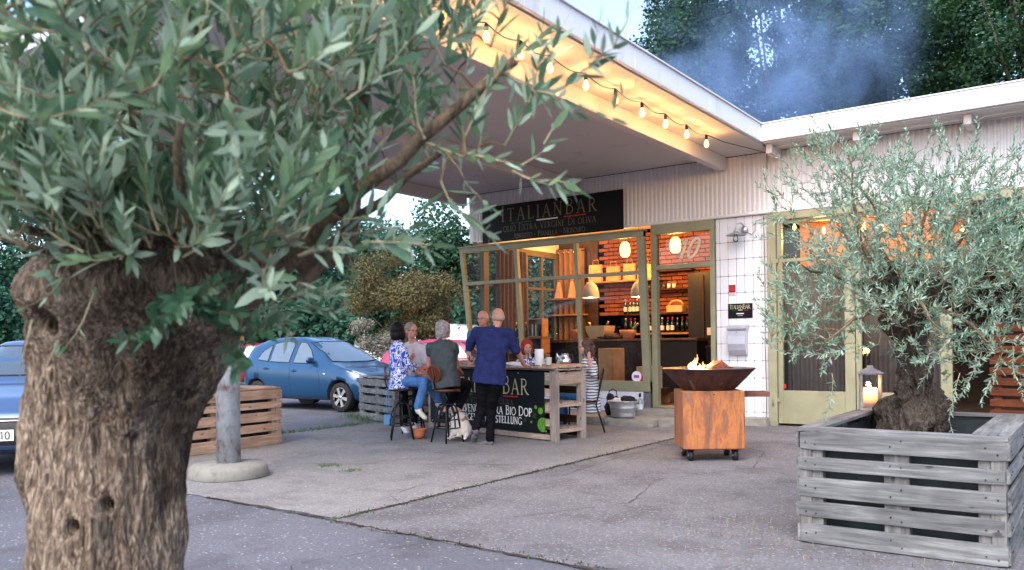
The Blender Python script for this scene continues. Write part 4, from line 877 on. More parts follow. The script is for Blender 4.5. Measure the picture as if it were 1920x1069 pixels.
E2=[ell(1690,450,6.2,210,125,.8,2.6),ell(1810,450,6.2,190,125,.85,3),ell(1590,380,6.2,130,110,.5,1.2),ell(1590,300,6.2,70,50,.3,.4),ell(1545,560,6.0,110,110,.4,1.1),ell(1850,580,6.0,150,140,.6,2.3),ell(1700,590,5.8,100,90,.25,.9),ell(1720,480,5.75,190,110,.3,1.2),ell(1960,480,6.0,120,180,.7,1.4),ell(1760,340,6.2,150,60,.6,1.0),ell(1480,620,5.9,40,50,.2,.12),ell(1460,400,6.1,40,40,.2,.12)]
T2.fill(E2,1450,.049,(.12,.26),up=.5,br_r=.0028,seed=9,sp=.019,out=.6)
for (a,b) in [((1600,640,5.6),(1590,760,5.35)),((1840,660,5.7),(1800,790,5.4)),((1880,660,5.7),(1860,780,5.4)),((1560,700,5.6),(1560,800,5.35)),((1800,700,5.5),(1805,830,5.3)),((1600,660,5.7),(1480,700,5.6)),((1560,640,5.8),(1450,600,5.7)),((1900,650,5.6),(1890,740,5.4)),((1780,640,5.6),(1730,720,5.5))]:
    a,b=at(*a),at(*b); T2.twig(a,b-a,(b-a).length,.05,n_seg=8,up=0,r0=.003,sp=.024)
T2.finish(olv_leaf2,twig_m,twig_b,limb_bark,parts=0)
# ================================================================ sign over the window
gold=mat('gold_lettering',(.15,.125,.055),.5,.08,20); gold2=mat('pale_gold_lettering',(.42,.40,.24),.5,.05,20)
green_p=mat('green_print',(.02,.10,.045),.5,.05); white_p=mat('white_print',(.7,.7,.72),.5,.04); red_p=mat('red_print2',(.42,.02,.035),.5,.05)
sign_m=mat('sign_black',(.006,.0055,.0075),.5,.15,3,spec=.12)
def sign(name,loc,rz,w,h,label,lines,bars,extra=None,mt=sign_m,group=None):
    root=empty(name,loc,rz,label,'sign',group)
    MB().box((0,.012,0),(w,.022,h),None,.002).build('board',mt,root)
    for (txt,x,z,hh,m,wt,tr,small,fit) in lines:
        mb=MB(); 
        if fit: tr=(fit-text_w(txt,hh,0,small))/max(1,len(txt)-1)/hh
        text_mesh(mb,txt,x,z,hh,lambda u,v,d:(u,-d,v),wt,tr,small=small); mb.build('lettering',m,root,fix=False)
    for (x0,x1,z,t,m) in bars: mb=MB(); mb.add([(x0,-.0012,z),(x1,-.0012,z),(x1,-.0012,z+t),(x0,-.0012,z+t)],[(0,1,2,3)]); mb.build('stripe',m,root,fix=False)
    return root
sx=-8.05; sz=3.54
sign('shop_sign',(sx,12.345,sz),0,3.0,.68,'long black shop sign with gold ItalianBar lettering above the window',[
 ('ItalianBar',-1.06,.03,.275,gold,.085,0,.84,2.05),('olio Extra Vergine Di oliva',-1.01,-.165,.125,mat('dull_gold',(.11,.09,.055),.5,.08,20),.10,0,.82,1.99),('Abruzzo - Pianella - Moscufo',-.78,-.305,.10,MT['dull_gold'],.11,0,.82,1.54)],
 [(-.83,-.37,-.025,.012,green_p),(-.26,.2,-.025,.022,white_p),(.32,.78,-.02,.018,red_p)])
sign('small_shop_sign',(-4.595,12.478,1.765),0,.39,.23,'small black ItalianBar plate on the white tiles above the letter box',[
 ('ItalianBar',-.165,.03,.07,gold2,.10,0,.84,.33)],[(-.03,.04,.008,.008,white_p),(-.06,.06,-.05,.014,white_p),(-.13,-.05,.006,.005,green_p),(.06,.13,.006,.005,red_p),(-.04,.04,-.075,.004,white_p)])
rs=sign('red_notice',(-4.72,12.486,2.10),0,.115,.19,'small red and white notice on the tiles below the wall lamp',[],[(-.055,.055,-.045,.12,red_p),(-.05,.05,.058,.016,white_p),(-.04,.04,-.03,.01,white_p)],mt=mat('white_card',(.68,.66,.68),.5,.03))
for k in range(3):
    mb=MB(); 
    for i in range(7): mb.box((-.045+i*.015,-.0014,-.06-.014*k),(.008,.0004,.008))
    mb.build('small_print',red_p,rs)['kind']='stuff'
# wall lamp
wl_=empty('wall_lamp',(-4.5,12.48,3.02),0,'grey enamel barn style wall lamp with clear bulb on the white tiles','lamp')
MB().lathe([(0,0),(.05,.0),(.055,.02),(.05,.05),(0,.055)],(0,0,0),16,M=Matrix.Rotation(R(90),3,'X')).build('mount',steel,wl_)
MB().tube([(0,-.04,0),(.0,-.06,.06),(-.03,-.12,.1),(-.07,-.17,.08),(-.08,-.19,.02),(-.08,-.19,-.02)],.011,8).build('arm',steel,wl_)
MB().lathe([(.035,0),(.04,-.03),(.15,-.075),(.155,-.08),(.145,-.078),(.03,-.04)],(-.08,-.19,-.02),24,closed=True).build('shade',steel,wl_)
MB().lathe([(.001,-.19),(.03,-.175),(.042,-.14),(.035,-.10),(.02,-.06)],(-.08,-.19,-.02),16).build('glass_globe',clear,wl_)
MB().tube([(.03,0,-.03),(.1,0,-.08),(.16,-.0,-.03),(.17,0,.12),(.33,0,.16)],.007,6).build('cable',mat('grey_cable',(.4,.38,.4),.6,.1),wl_)
# letter box
lb=empty('letter_box',(-4.615,12.49,1.09),0,'silver grey curved letter box mounted on the white tiles','letter box')
lbm=mat('silver_enamel',(.42,.43,.50),.3,.05,5,0,metal=.35)
mb=MB(); pr=[(0,0),(-.07,-.012),(-.115,.06),(-.135,.16),(-.13,.28),(-.11,.36),(-.08,.40),(0,.42)]; mb.prism([(y,z) for y,z in pr],'x',-.14,.14); mb.build('box',lbm,lb)
mb=MB(); mb.prism([(0,.40),(-.12,.375),(-.135,.40),(-.12,.435),(0,.46)],'x',-.155,.155); mb.build('lid',lbm,lb)
MB().sphere((0,-.125,.345),.012,8).build('lock',chrome,lb)
# cable along the pier
o=MB().tube([(-4.2,12.46,3.23),(-4.19,12.455,2.2),(-4.2,12.46,1.2),(-4.185,12.455,.5),(-4.2,12.46,.06)],.006,6).build('cable',mat('dark_cable',(.12,.10,.10),.7,.1)); setp(o,'thin dark cable running down the white tiled pier beside the garage frame','cable')
# ================================================================ tub, bottle, bag
tub=empty('zinc_tub',(-6.1,11.42,.13),R(8),'oval galvanised zinc tub standing on the kerb in front of the door','tub')
mb=MB(); n=28; prof=[(.155,.0),(.165,.01),(.185,.14),(.188,.145),(.186,.15),(.20,.24),(.208,.25),(.2,.256),(.19,.245),(.17,.02)]; vs=[];fs=[]
for (r_,z) in prof:
    for k in range(n): a=2*PI*k/n; vs.append((r_*1.12*math.cos(a),r_*.82*math.sin(a),z))
for i in range(len(prof)-1):
    for k in range(n): fs.append((i*n+k,i*n+(k+1)%n,(i+1)*n+(k+1)%n,(i+1)*n+k))
fs.append(tuple(range(n-1,-1,-1))); mb.add(vs,fs,0,True); mb.build('body',steel,tub)
for s in (-1,1): MB().tube([(s*.21,-.05,.2),(s*.235,-.05,.25),(s*.235,.05,.25),(s*.21,.05,.2)],.006,6).build('handle',steel,tub)
def cloth_lump(name,loc,r,m,seed,label,cat,parent=None):
    mb=MB(); mb.sphere((0,0,0),1,22); mb.v=[tuple(Vector(p)*1 for p in [0]) if False else tuple(c*(1+.55*mnoise.noise(Vector((p[0]*1.6+seed,p[1]*1.6,p[2]*1.6)))+.2*mnoise.noise(Vector((p[0]*5+seed,p[1]*5,p[2]*5))))*rr for c,rr in zip(p,r)) for p in mb.v]
    o=mb.build(name,m,parent,loc); 
    if label: setp(o,label,cat)
    return o
cloth_lump('blanket',(-6.17,11.42,.385),(.12,.1,.045),mat('white_cloth',(.7,.7,.7),.9,.06,8,.3),2,'folded white cloth lying in the zinc tub','cloth')
cloth_lump('blanket',(-6.03,11.43,.40),(.13,.1,.06),mat('black_cloth',(.012,.012,.018),.9,.3,8,.3),5,'black cloth piled in the right half of the zinc tub','cloth')
bag=empty('hand_bag',(-6.42,11.68,.13),R(20),'black fabric bag leaning beside the zinc tub','bag'); cloth_lump('body',(0,0,.16),(.13,.09,.17),MT['black_cloth'],9,None,None,bag); MB().tube([(-.07,0,.28),(-.06,0,.38),(.0,0,.42),(.06,0,.38),(.07,0,.28)],.008,6).build('strap',MT['black_cloth'],bag)
def bottle(loc,h=.3,r=.037,m=None,label=None,group=None,cap=None,lab=None,name='bottle',glassm=None):
    root=empty(name,loc,0,label,'bottle',group); k=h/.3
    MB().lathe([(.02*k,0),(r,.004),(r,.17*k),(r*.85,.2*k),(r*.42,.235*k),(r*.38,.285*k),(r*.45,.29*k),(r*.42,h)],n=14).build('glass',glassm or m,root)
    if cap: MB().lathe([(r*.5,.25*k),(r*.52,h+.003),(0,h+.004)],n=10).build('cap',cap,root)
    if lab: MB().lathe([(r+.001,.05*k),(r+.001,.14*k)],n=14,closed=True).build('paper_label',lab,root)
    return root
paper=mat('paper_label_white',(.65,.62,.58),.7,.05); red_cap=mat('red_foil',(.3,.01,.01),.4,.1); gold_cap=mat('gold_foil',(.6,.38,.1),.3,.1,metal=.8)
bottle((-6.13,12.06,.13),.33,.042,None,'clear water bottle with dark cap standing beside the door step',cap=black_plastic,lab=mat('pale_label',(.6,.66,.72),.6),glassm=mat('bottle_clear',(.6,.68,.7),.08,.05,spec=.8,trans=.75))
# ================================================================ fire bowl on box
def rust(name,c1,c2,c3):
    m=bpy.data.materials.new(name); ns,ls,b=nodes(m); b.inputs['Roughness'].default_value=.75; b.inputs['Metallic'].default_value=.1
    tc=ns.new('ShaderNodeTexCoord'); mp=ns.new('ShaderNodeMapping'); mp.inputs['Scale'].default_value=(3.2,3.2,.7); ls.new(tc.outputs['Object'],mp.inputs[0])
    n=ns.new('ShaderNodeTexNoise'); n.inputs['Scale'].default_value=2.1; n.inputs['Detail'].default_value=9; n.inputs['Roughness'].default_value=.6; n.inputs['Distortion'].default_value=.5; ls.new(mp.outputs[0],n.inputs['Vector'])
    r=ramp(ns,[(.30,c3),(.44,c2),(.52,c1),(.60,tuple(x*.9 for x in c2)),(.70,(.22,.13,.10))]); ls.new(n.outputs[0],r.inputs[0])
    n2=ns.new('ShaderNodeTexNoise'); n2.inputs['Scale'].default_value=45; n2.inputs['Detail'].default_value=6; ls.new(mp.outputs[0],n2.inputs['Vector']); r2=ramp(ns,[(.3,(.7,.7,.7)),(.7,(1.25,1.2,1.15))]); ls.new(n2.outputs[0],r2.inputs[0])
    mx=ns.new('ShaderNodeMixRGB'); mx.blend_type='MULTIPLY'; mx.inputs[0].default_value=.7; ls.new(r.outputs[0],mx.inputs[1]); ls.new(r2.outputs[0],mx.inputs[2]); ls.new(mx.outputs[0],b.inputs['Base Color']); MT[name]=m; return m
corten=rust('corten_steel',(.42,.15,.045),(.25,.095,.045),(.12,.065,.05)); corten_d=rust('dark_corten',(.10,.028,.014),(.06,.018,.012),(.025,.012,.01))
fb=empty('fire_bowl',(-3.565,8.665,0),R(34),'rusty steel fire bowl with burning logs on a square rust coloured box with castors','fire bowl')
MB().box((0,0,.447),(.66,.60,.63),None,.012).build('box',corten,fb)
MB().tube([(.0,-.302,.725),(.0,-.306,.725)],.008,10).build('bolt',black_plastic,fb)
MB().lathe([(.0,.763),(.27,.765),(.295,.775),(.50,.985),(.505,.992),(.49,.99),(.28,.80),(0,.79)],n=56).build('bowl',corten_d,fb)
MB().lathe([(.29,.985),(.29,1.001),(.505,1.003),(.51,.997),(.51,.987),(.30,.984)],n=56,closed=False).build('rim_plate',mat('oiled_black_steel',(.035,.034,.036),.32,.35,6,.1,metal=.6),fb)
for x in (-.24,.24):
    for y in (-.2,.2):
        w=MB(); w.tube([(x-.022,y,.062),(x+.022,y,.062)],.062,20); wo=w.build('castor',black_plastic,fb)
        MB().tube([(x-.028,y,.062),(x+.028,y,.062)],.012,10).build('hub',steel,wo)
        MB().box((x,y+.01,.115),(.07,.06,.03),None,.005).build('castor_fork',black_plastic,fb)
sh=MB(); sh.box((.51,.06,.70),(.36,.02,.055),None,.004); sh.box((.51,.30,.70),(.36,.02,.055),None,.004); sh.box((.685,.18,.70),(.02,.24,.055),None,.004); sh.box((.5,.18,.682),(.35,.24,.014)); sh.build('side_tray',mat('dark_red_wood',(.16,.06,.04),.6,.2,10),fb)
lg=MB(); r=random.Random(4)
for i in range(5):
    a=r.uniform(0,PI); q=Vector((math.cos(a)*.14,math.sin(a)*.14,r.uniform(-.02,.03))); c=Vector((r.uniform(-.08,.08),r.uniform(-.06,.06),.9+.02*i)); lg.bar(c-q,c+q,.06,.05,.01)
lg.build('charred_logs',mat('charred_wood',(.012,.010,.009),.9,.5,30,.8),fb)
pl=MB(); pl.prism([(-.11,0),(.03,.085),(.115,.02),(.09,-.02),(-.06,-.03)],'y',-.05,.07); o=pl.build('log',wood('red_split_wood',(.26,.075,.045),(.11,.03,.02),axis=1,grain=40),fb,(.10,-.02,1.0),(0,0,.2))
# flames
def flame_mat():
    m=bpy.data.materials.new('flame'); m.use_nodes=True; ns,ls=m.node_tree.nodes,m.node_tree.links; ns.remove(ns['Principled BSDF'])
    tc=ns.new('ShaderNodeTexCoord'); sp=ns.new('ShaderNodeSeparateXYZ'); ls.new(tc.outputs['Generated'],sp.inputs[0])
    r=ramp(ns,[(0,(1,.75,.35)),(.45,(1,.5,.10)),(1,(1,.18,.02))]); ls.new(sp.outputs[2],r.inputs[0])
    e=ns.new('ShaderNodeEmission'); ls.new(r.outputs[0],e.inputs[0]); e.inputs[1].default_value=5
    lw=ns.new('ShaderNodeLayerWeight'); lw.inputs[0].default_value=.35; rr=ramp(ns,[(.45,(0,0,0)),(.95,(1,1,1))]); ls.new(lw.outputs['Facing'],rr.inputs[0])
    t=ns.new('ShaderNodeBsdfTransparent'); mx=ns.new('ShaderNodeMixShader'); ls.new(rr.outputs[0],mx.inputs[0]); ls.new(e.outputs[0],mx.inputs[1]); ls.new(t.outputs[0],mx.inputs[2]); ls.new(mx.outputs[0],ns['Material Output'].inputs[0]); return m
fl_m=flame_mat()
for (x,y,h,w,l) in [(-.165,.0,.115,.022,.015),(-.135,.01,.15,.02,.02),(-.19,.03,.07,.025,.0),(-.07,.0,.07,.022,.03),(-.1,.03,.05,.03,.02),(0,.0,.05,.04,.02),(.035,.01,.085,.026,.02),(-.03,.02,.04,.04,.01)]:
    pts=[(x+l*t*t+.012*math.sin(t*7+x*30),y+.006*math.sin(t*9),.965+(h+.035)*t) for t in [i/8 for i in range(9)]]
    MB().tube(pts,[w*math.sin(min(1,.25+t*.9)*PI)**.8*(1-t*.35)+.001 for t in [i/8 for i in range(9)]],10,flat=.7).build('flame',fl_m,fb)
fp=fb.matrix_basis if False else None
c_=math.cos(R(34));s_=math.sin(R(34))
lamp('fire_light',(-3.565-.08*c_,8.665-.08*s_,1.06),7,.08,(1,.4,.12))
# ================================================================ lantern on the planter
ln=empty('candle_lantern',(-1.50,6.92,.741),R(18),'weathered metal lantern with a lit candle on the planter rim','lantern')
lm=mat('weathered_lantern_metal',(.30,.27,.28),.55,.25,14,.2,metal=.3)
MB().box((0,0,.008),(.165,.165,.016),None,.003).build('base',lm,ln)
mb=MB()
for x in (-.072,.072):
    for y in (-.072,.072): mb.box((x,y,.15),(.012,.012,.27))
mb.box((0,.072,.285),(.15,.012,.012)); mb.box((0,-.072,.285),(.15,.012,.012)); mb.box((.072,0,.285),(.012,.15,.012)); mb.box((-.072,0,.285),(.012,.15,.012)); mb.build('frame',lm,ln)
MB().lathe([(.135,.29),(.125,.296),(.05,.325),(.03,.335),(.03,.35),(0,.352)],(0,0,0),4,smooth=False,M=Matrix.Rotation(R(45),3,'Z')).build('roof',lm,ln)
for i,(x,y) in enumerate(((0,-.074),(.074,0),(0,.074),(-.074,0))):
    mb=MB(); 
    if x==0: mb.add([(-.066,y,.018),(.066,y,.018),(.066,y,.28),(-.066,y,.28)],[(0,1,2,3)])
    else: mb.add([(x,-.066,.018),(x,.066,.018),(x,.066,.28),(x,-.066,.28)],[(0,1,2,3)])
    mb.build('glass_panel',clear,ln,fix=False)
cm=bpy.data.materials.new('lit_wax'); ns,ls,b=nodes(cm); tc=ns.new('ShaderNodeTexCoord'); sp=ns.new('ShaderNodeSeparateXYZ'); ls.new(tc.outputs['Generated'],sp.inputs[0]); rp=ramp(ns,[(.2,(.02,.008,.004)),(.65,(.55,.16,.04)),(1,(1,.5,.15))]); ls.new(sp.outputs[2],rp.inputs[0]); b.inputs['Base Color'].default_value=(.6,.45,.38,1); ls.new(rp.outputs[0],b.inputs['Emission Color']); b.inputs['Emission Strength'].default_value=1.6*1.0; b.inputs['Subsurface Weight'].default_value=.3
cn=MB().lathe([(.05,0),(.051,.15),(.046,.158),(.0,.148)],n=20).build('candle',cm,ln,(0,0,.017))
MB().lathe([(0,0),(.006,.008),(.005,.02),(0,.035)],n=8).build('flame',emis('candle_flame',(1,.6,.2),20),cn,(0,0,.15))
lamp('candle_light',(-1.50,6.92,.94),.7,.02)
# ================================================================ inside the shop
pend_m=mat('pendant_concrete',(.40,.38,.36),.8,.1,8,.1)
for i,(x,y,z,lab) in enumerate([(-8.16,14.0,2.18,'grey dome pendant lamp behind the middle window bar'),(-7.10,14.0,2.15,'grey dome pendant lamp near the right window post')]):
    p=empty('pendant_lamp',(x,y,z),0,lab,'lamp','pendant lamps over the counter')
    MB().lathe([(.165,0),(.17,.01),(.16,.12),(.12,.23),(.05,.30),(.02,.315),(.018,.35),(.012,.35),(.012,.31),(.045,.29),(.112,.22),(.15,.11),(.158,.0)],n=28,closed=True).build('shade',pend_m,p)
    MB().tube([(0,0,.34),(0,0,3.62-z)],.005,6).build('cord',black_plastic,p); MB().sphere((0,0,.03),.045,12).build('bulb',emis('pendant_bulb%d'%i,(1,.65,.3),14),p)
    lamp('pendant_light',(x,y,z-.03),4,.05)
for i,(x,y,z,lab) in enumerate([(-7.5,14.2,3.08,'yellow glowing paper lamp under the ceiling seen through the right pane'),(-6.36,14.0,3.06,'yellow glowing paper lamp seen through the fanlight over the door')]):
    p=empty('ceiling_lamp',(x,y,z),0,lab,'lamp','yellow ceiling lamps'); MB().lathe([(.055,-.13),(.09,-.09),(.1,.02),(.085,.1),(.05,.15),(.0,.16)],n=20).build('paper_shade',emis('paper_glow%d'%i,(1,.55,.06),2.6),p); MB().tube([(0,0,.15),(0,0,3.62-z)],.008,6).build('stem',black_plastic,p)
    lamp('ceiling_light',(x-.0,y,z-.22),17,.1,(1,.46,.13)); lamp('ceiling_uplight',(x,y,z+.25),9,.1,(1,.5,.16))
lamp('room_light',(-9.0,14.6,3.1),13,.12,(1,.46,.14))
# counter and shelves
ct=empty('bar_counter',(-7.5,14.05,.2),0,'dark wooden bar counter running across the shop behind the window','counter')
MB().box((0,0,1.14),(3.3,.62,.04),None,.005).build('top',mat('counter_top',(.16,.06,.03),.3,.2,6),ct); MB().box((0,.05,.56),(3.2,.5,1.1),None,.003).build('front',mat('black_brown',(.018,.012,.010),.5,.2,6),ct)
def shelf(x0,x1,y,z,label,m=wood_warm,dep=.22,t=.035): o=block('shelf',m,None,((x0+x1)/2,y,z),(x1-x0,dep,t)); return setp(o,label,'shelf',None)
shelf(-9.95,-9.02,15.25,2.25,'short wall shelf carrying two paper bags in the rear left corner'); shelf(-9.95,-9.02,15.25,1.90,'lower short wall shelf with nothing on it in the rear left corner')
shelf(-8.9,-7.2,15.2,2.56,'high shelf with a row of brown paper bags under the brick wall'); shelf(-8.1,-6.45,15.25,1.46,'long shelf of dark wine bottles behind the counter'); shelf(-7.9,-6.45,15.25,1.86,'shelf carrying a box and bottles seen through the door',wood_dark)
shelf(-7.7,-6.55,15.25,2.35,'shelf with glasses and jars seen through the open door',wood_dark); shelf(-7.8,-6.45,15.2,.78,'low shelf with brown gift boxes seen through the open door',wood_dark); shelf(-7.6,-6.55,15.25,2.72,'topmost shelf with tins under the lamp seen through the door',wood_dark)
kraft=mat('kraft_paper',(.50,.30,.15),.85,.12,6,.3); boxm=mat('pale_box',(.55,.38,.22),.7,.06,4)
def paper_bag(x,y,z,w,h,label):
    b=empty('paper_bag',(x,y,z),random.uniform(-.15,.15),label,'bag','brown paper bags on the shelves')
    mb=MB(); mb.add([(-w/2,-.05,0),(w/2,-.05,0),(w/2,.05,0),(-w/2,.05,0),(-w/2*.96,-.03,h),(w/2*.94,-.028,h*.98),(w/2*.94,.03,h),(-w/2*.95,.03,h)],[(0,1,5,4),(1,2,6,5),(2,3,7,6),(3,0,4,7),(0,3,2,1)]); mb.build('bag_body',kraft,b,fix=False)
    MB().tube([(-w*.25,0,h),(-w*.2,0,h+.1),(w*.2,0,h+.1),(w*.25,0,h)],.005,5).build('handle',kraft,b)
for i,(x,w,h) in enumerate([(-8.7,.30,.36),(-8.28,.3,.3),(-7.9,.26,.33),(-7.55,.3,.3)]): paper_bag(x,15.15,2.578,w,h,['leftmost brown paper bag on the high shelf','second brown paper bag from the left on the high shelf','third brown paper bag from the left on the high shelf','rightmost brown paper bag on the high shelf'][i])
def tall_bag(x,z,label):
    b=empty('bottle_bag',(x,15.2,z),0,label,'bag','tapering bottle bags'); MB().lathe([(.11,0),(.10,.02),(.035,.34),(.03,.36)],(0,0,0),4,smooth=False,M=Matrix.Rotation(R(45),3,'Z')).build('bag_body',kraft,b); MB().tube([(-.03,0,.36),(-.02,0,.42),(.02,0,.42),(.03,0,.36)],.005,5).build('handle',kraft,b)
tall_bag(-9.66,2.27,'left tapering bottle bag on the short rear shelf'); tall_bag(-9.32,2.27,'right tapering bottle bag on the short rear shelf')
dg=mat('dark_bottle_glass',(.008,.012,.008),.08,.2,spec=.8)
k=0
for (x0,n,z,sp,lab_) in [(-8.02,7,1.478,.105,'wine bottles left half of the long shelf'),(-7.2,7,1.478,.105,'wine bottles right half of the long shelf'),(-8.05,4,1.878,.1,'wine bottles left on the upper shelf')]:
    for i in range(n):
        wh_=(x0==-8.02 and i>4) or (x0==-7.2 and i<3) or z>1.8
        bottle((x0+i*sp+random.uniform(-.012,.012),15.22+random.uniform(-.03,.03),z),.31,.038,dg,ORD[i]+(' labelled bottle from the left on the upper bottle shelf' if z>1.8 else ' bottle from the left in the left half of the long wine shelf' if x0<-8 else ' bottle from the left in the right half of the long wine shelf'),'labelled wine bottles on the shelves' if wh_ else 'plain wine bottles on the long shelf',cap=red_cap if i%3 else gold_cap,lab=paper if wh_ else None)
for i in range(6):
    o=MB().lathe([(.03,0),(.037,.0),(.037,.09),(.03,.09),(.03,.01)],n=12).build('glass_jar',mat('dark_jar',(.05,.045,.04),.2,.2) if i<4 else paper,None,(-7.5+i*.11,15.22,2.368)); setp(o,['dark jar first on the glass shelf','dark jar second on the glass shelf','dark jar third on the glass shelf','dark jar fourth on the glass shelf','white cup left of the pair on the glass shelf','white cup right of the pair on the glass shelf'][i],'jar','jars on the glass shelf')
for i in range(8): o=block('tin',[mat('tin_red',(.3,.05,.03),.5),mat('tin_cream',(.5,.4,.25),.5),mat('tin_blue',(.08,.12,.2),.5)][i%3],None,(-7.45+i*.11,15.22,2.79),(.09,.1,.1)); setp(o,ORD[i]+' small packet in the row on the topmost shelf','packet','packets on the topmost shelf')
for i,(x,h,w) in enumerate([(-7.62,.34,.2),(-7.28,.33,.2),(-6.78,.33,.22)]): o=block('gift_box',kraft,None,(x,15.15,.8+h/2),(w,.12,h)); setp(o,['left brown gift box on the low shelf','middle brown gift box on the low shelf','right brown gift box on the low shelf'][i],'box','gift boxes on the low shelf')
for i,x in enumerate((-7.46,-7.05)): bottle((x,15.15,.798),.3,.038,dg,['dark bottle between the left and middle gift box','dark bottle between the middle and right gift box'][i],'bottles on the low shelf')
bx=empty('gift_basket',(-6.9,15.2,1.878),0,'brown carton with curved lid on the shelf seen through the door','box'); MB().box((0,0,.07),(.34,.2,.14),None,.01).build('carton',kraft,bx); MB().tube([(-.16,0,.14),(-.1,0,.22),(0,0,.24),(.1,0,.22),(.16,0,.14)],.02,8).build('handle',kraft,bx)
# things on the counter
terra=mat('terracotta',(.42,.14,.07),.7,.12,8,.1)
def bowl(x,y,z,r,h,m,label,cat='bowl',sq=False):
    o=MB().lathe([(r*.62,0),(r*.7,.01),(r*.95,h*.6),(r,h),(r*.93,h),(r*.85,h*.5),(r*.5,.03)],n=4 if sq else 20,smooth=not sq,M=Matrix.Rotation(R(45),3,'Z') if sq else None).build('bowl',m,None,(x,y,z)); setp(o,label,cat); return o
bowl(-8.47,13.95,1.36,.14,.2,terra,'orange terracotta bowl on the counter left of the window bar'); bowl(-7.93,13.95,1.36,.30,.26,boxm,'square pale wooden cooler box on the counter','box',True); bowl(-7.33,13.95,1.36,.16,.17,mat('pale_terracotta',(.48,.22,.12),.7,.1),'round pale clay bowl on the counter near the pendant lamp')
gb=mat('green_bottle',(.03,.05,.012),.1,.2,spec=.8)
for i,(x,t,l) in enumerate([(-8.5,.3,'bottle neck leaning in the terracotta bowl'),(-8.03,-.5,'left bottle leaning in the pale wooden cooler'),(-7.85,.35,'right bottle leaning in the pale wooden cooler'),(-7.3,.7,'bottle leaning in the round clay bowl')]):
    b=bottle((x,13.95,1.42),.3,.036,gb,l,'bottles cooling on the counter',cap=gold_cap); b.rotation_euler=(0,t,0)
o=MB().lathe([(.075,0),(.08,0),(.08,.19),(.072,.19)],n=20).build('steel_container',chrome,None,(-6.98,13.95,1.36)); setp(o,'cylindrical polished steel container on the counter','container')
b=MB().lathe([(.07,0),(.07,.02),(.03,.16),(.028,.2),(.02,.26),(0,.27)],n=16).build('shaker',chrome,None,(-6.7,13.95,1.36)); setp(b,'conical steel pourer on the counter near the right post','pourer')
cloth_lump('dark_cloth',(-7.62,13.85,1.4),(.26,.12,.06),mat('brown_cloth',(.05,.025,.02),.9,.3),11,'dark brown cloth heaped on the counter','cloth')
for i,(x,y) in enumerate([(-8.95,13.95),(-8.86,14.05)]):
    o=MB().lathe([(.035,0),(.003,.01),(.003,.1),(.035,.14),(.04,.2),(.032,.24)],n=14,closed=True).build('wine_glass',clear,None,(x,y,1.36)); setp(o,['front wine glass at the left end of the counter','rear wine glass at the left end of the counter'][i],'glass')
# curtains
def curtain(name,p0,p1,z0,z1,label,m,fold=.05,n=90,ph=0):
    root=empty(name,(p0[0],p0[1],z0),0,label,'curtain'); mb=MB(); vs=[]; d=Vector((p1[0]-p0[0],p1[1]-p0[1],0)); L=d.length; q=Vector((-d.y,d.x,0)).normalized()
    nz_=8
    for j in range(nz_+1):
        for i in range(n+1):
            t=i/n; a=fold*math.sin(t*L/.13*2*PI+ph+.35*math.sin(t*9))*(1+.25*math.sin(j*.7+t*5)); p=d*t+q*a; vs.append((p.x,p.y,(z1-z0)*j/nz_))
    mb.add(vs,[(j*(n+1)+i,j*(n+1)+i+1,(j+1)*(n+1)+i+1,(j+1)*(n+1)+i) for j in range(nz_) for i in range(n)],0,True); mb.build('fabric',m,root,fix=False)
    rm=MB().lathe([(.018,-.004),(.028,-.004),(.028,.004),(.018,.004)],n=12,M=Matrix.Rotation(R(90),3,'X'),closed=True).mesh('eyelet',chrome)
    for i in range(int(L/.13)): 
        p=d*((i+.5)*.13/L); o=link('eyelet',rm,root,p+Vector((0,-.06,(z1-z0)-.07))); o.rotation_euler=(0,0,math.atan2(d.y,d.x))
    MB().tube([Vector((0,0,(z1-z0)-.05))-d*.03,d*1.03+Vector((0,0,(z1-z0)-.05))],.012,8).build('rail',black_plastic,root)
cur=mat('brown_curtain',(.13,.085,.05),.9,.15,8,.2)
curtain('curtain',(-9.70,12.98),(-9.72,14.05),.3,3.18,'brown pleated curtain drawn along the left window side',cur)
curtain('curtain',(-9.78,15.3),(-9.05,15.3),1.2,3.34,'brown pleated curtain with metal eyelets in the rear left corner',mat('orange_brown_curtain',(.20,.11,.055),.9,.12,8,.2),.04)
# tall pale box and others in the window
o=block('tall_wooden_box',wood('box_plywood',(.62,.37,.20),(.52,.29,.15),axis=2,grain=8,knots=False,bump=.1),None,(-7.25,13.15,.84),(.40,.28,.70),R(-20)); setp(o,'tall pale wooden box standing in the shop window','box')
o=block('carton',boxm,None,(-6.42,13.0,.68),(.35,.3,.38)); setp(o,'square pale carton in the lower right corner of the shop window','box')
o=block('window_ledge',wood_dark,None,(-8.0,12.95,.44),(3.6,.85,.1)); setp(o,'dark wooden display ledge inside the shop window','ledge')
for i in range(5): o=block('book',[mat('book_grey',(.2,.2,.22),.6),mat('book_dark',(.05,.05,.06),.6)][i%2],None,(-7.68+.045*i,12.85,.49+.15),(.035,.2,.30)); setp(o,ORD[i]+' upright magazine in the row beside the tall box','magazine','magazines beside the tall box')
st=empty('round_sticker',(-6.36,12.395,.72),0,'round white sticker with purple print on the shop window','sticker'); MB().tube([(0,0,0),(0,.003,0)],.09,28,smooth=False).build('disc',white_p,st); MB().box((0,-.002,.0),(.10,.002,.05)).build('print',mat('purple_print',(.35,.05,.35),.5),st)
o=block('red_sticker',red_p,None,(-6.26,12.40,.69),(.07,.004,.10)); setp(o,'small red sticker in the lower right corner of the shop window','sticker')
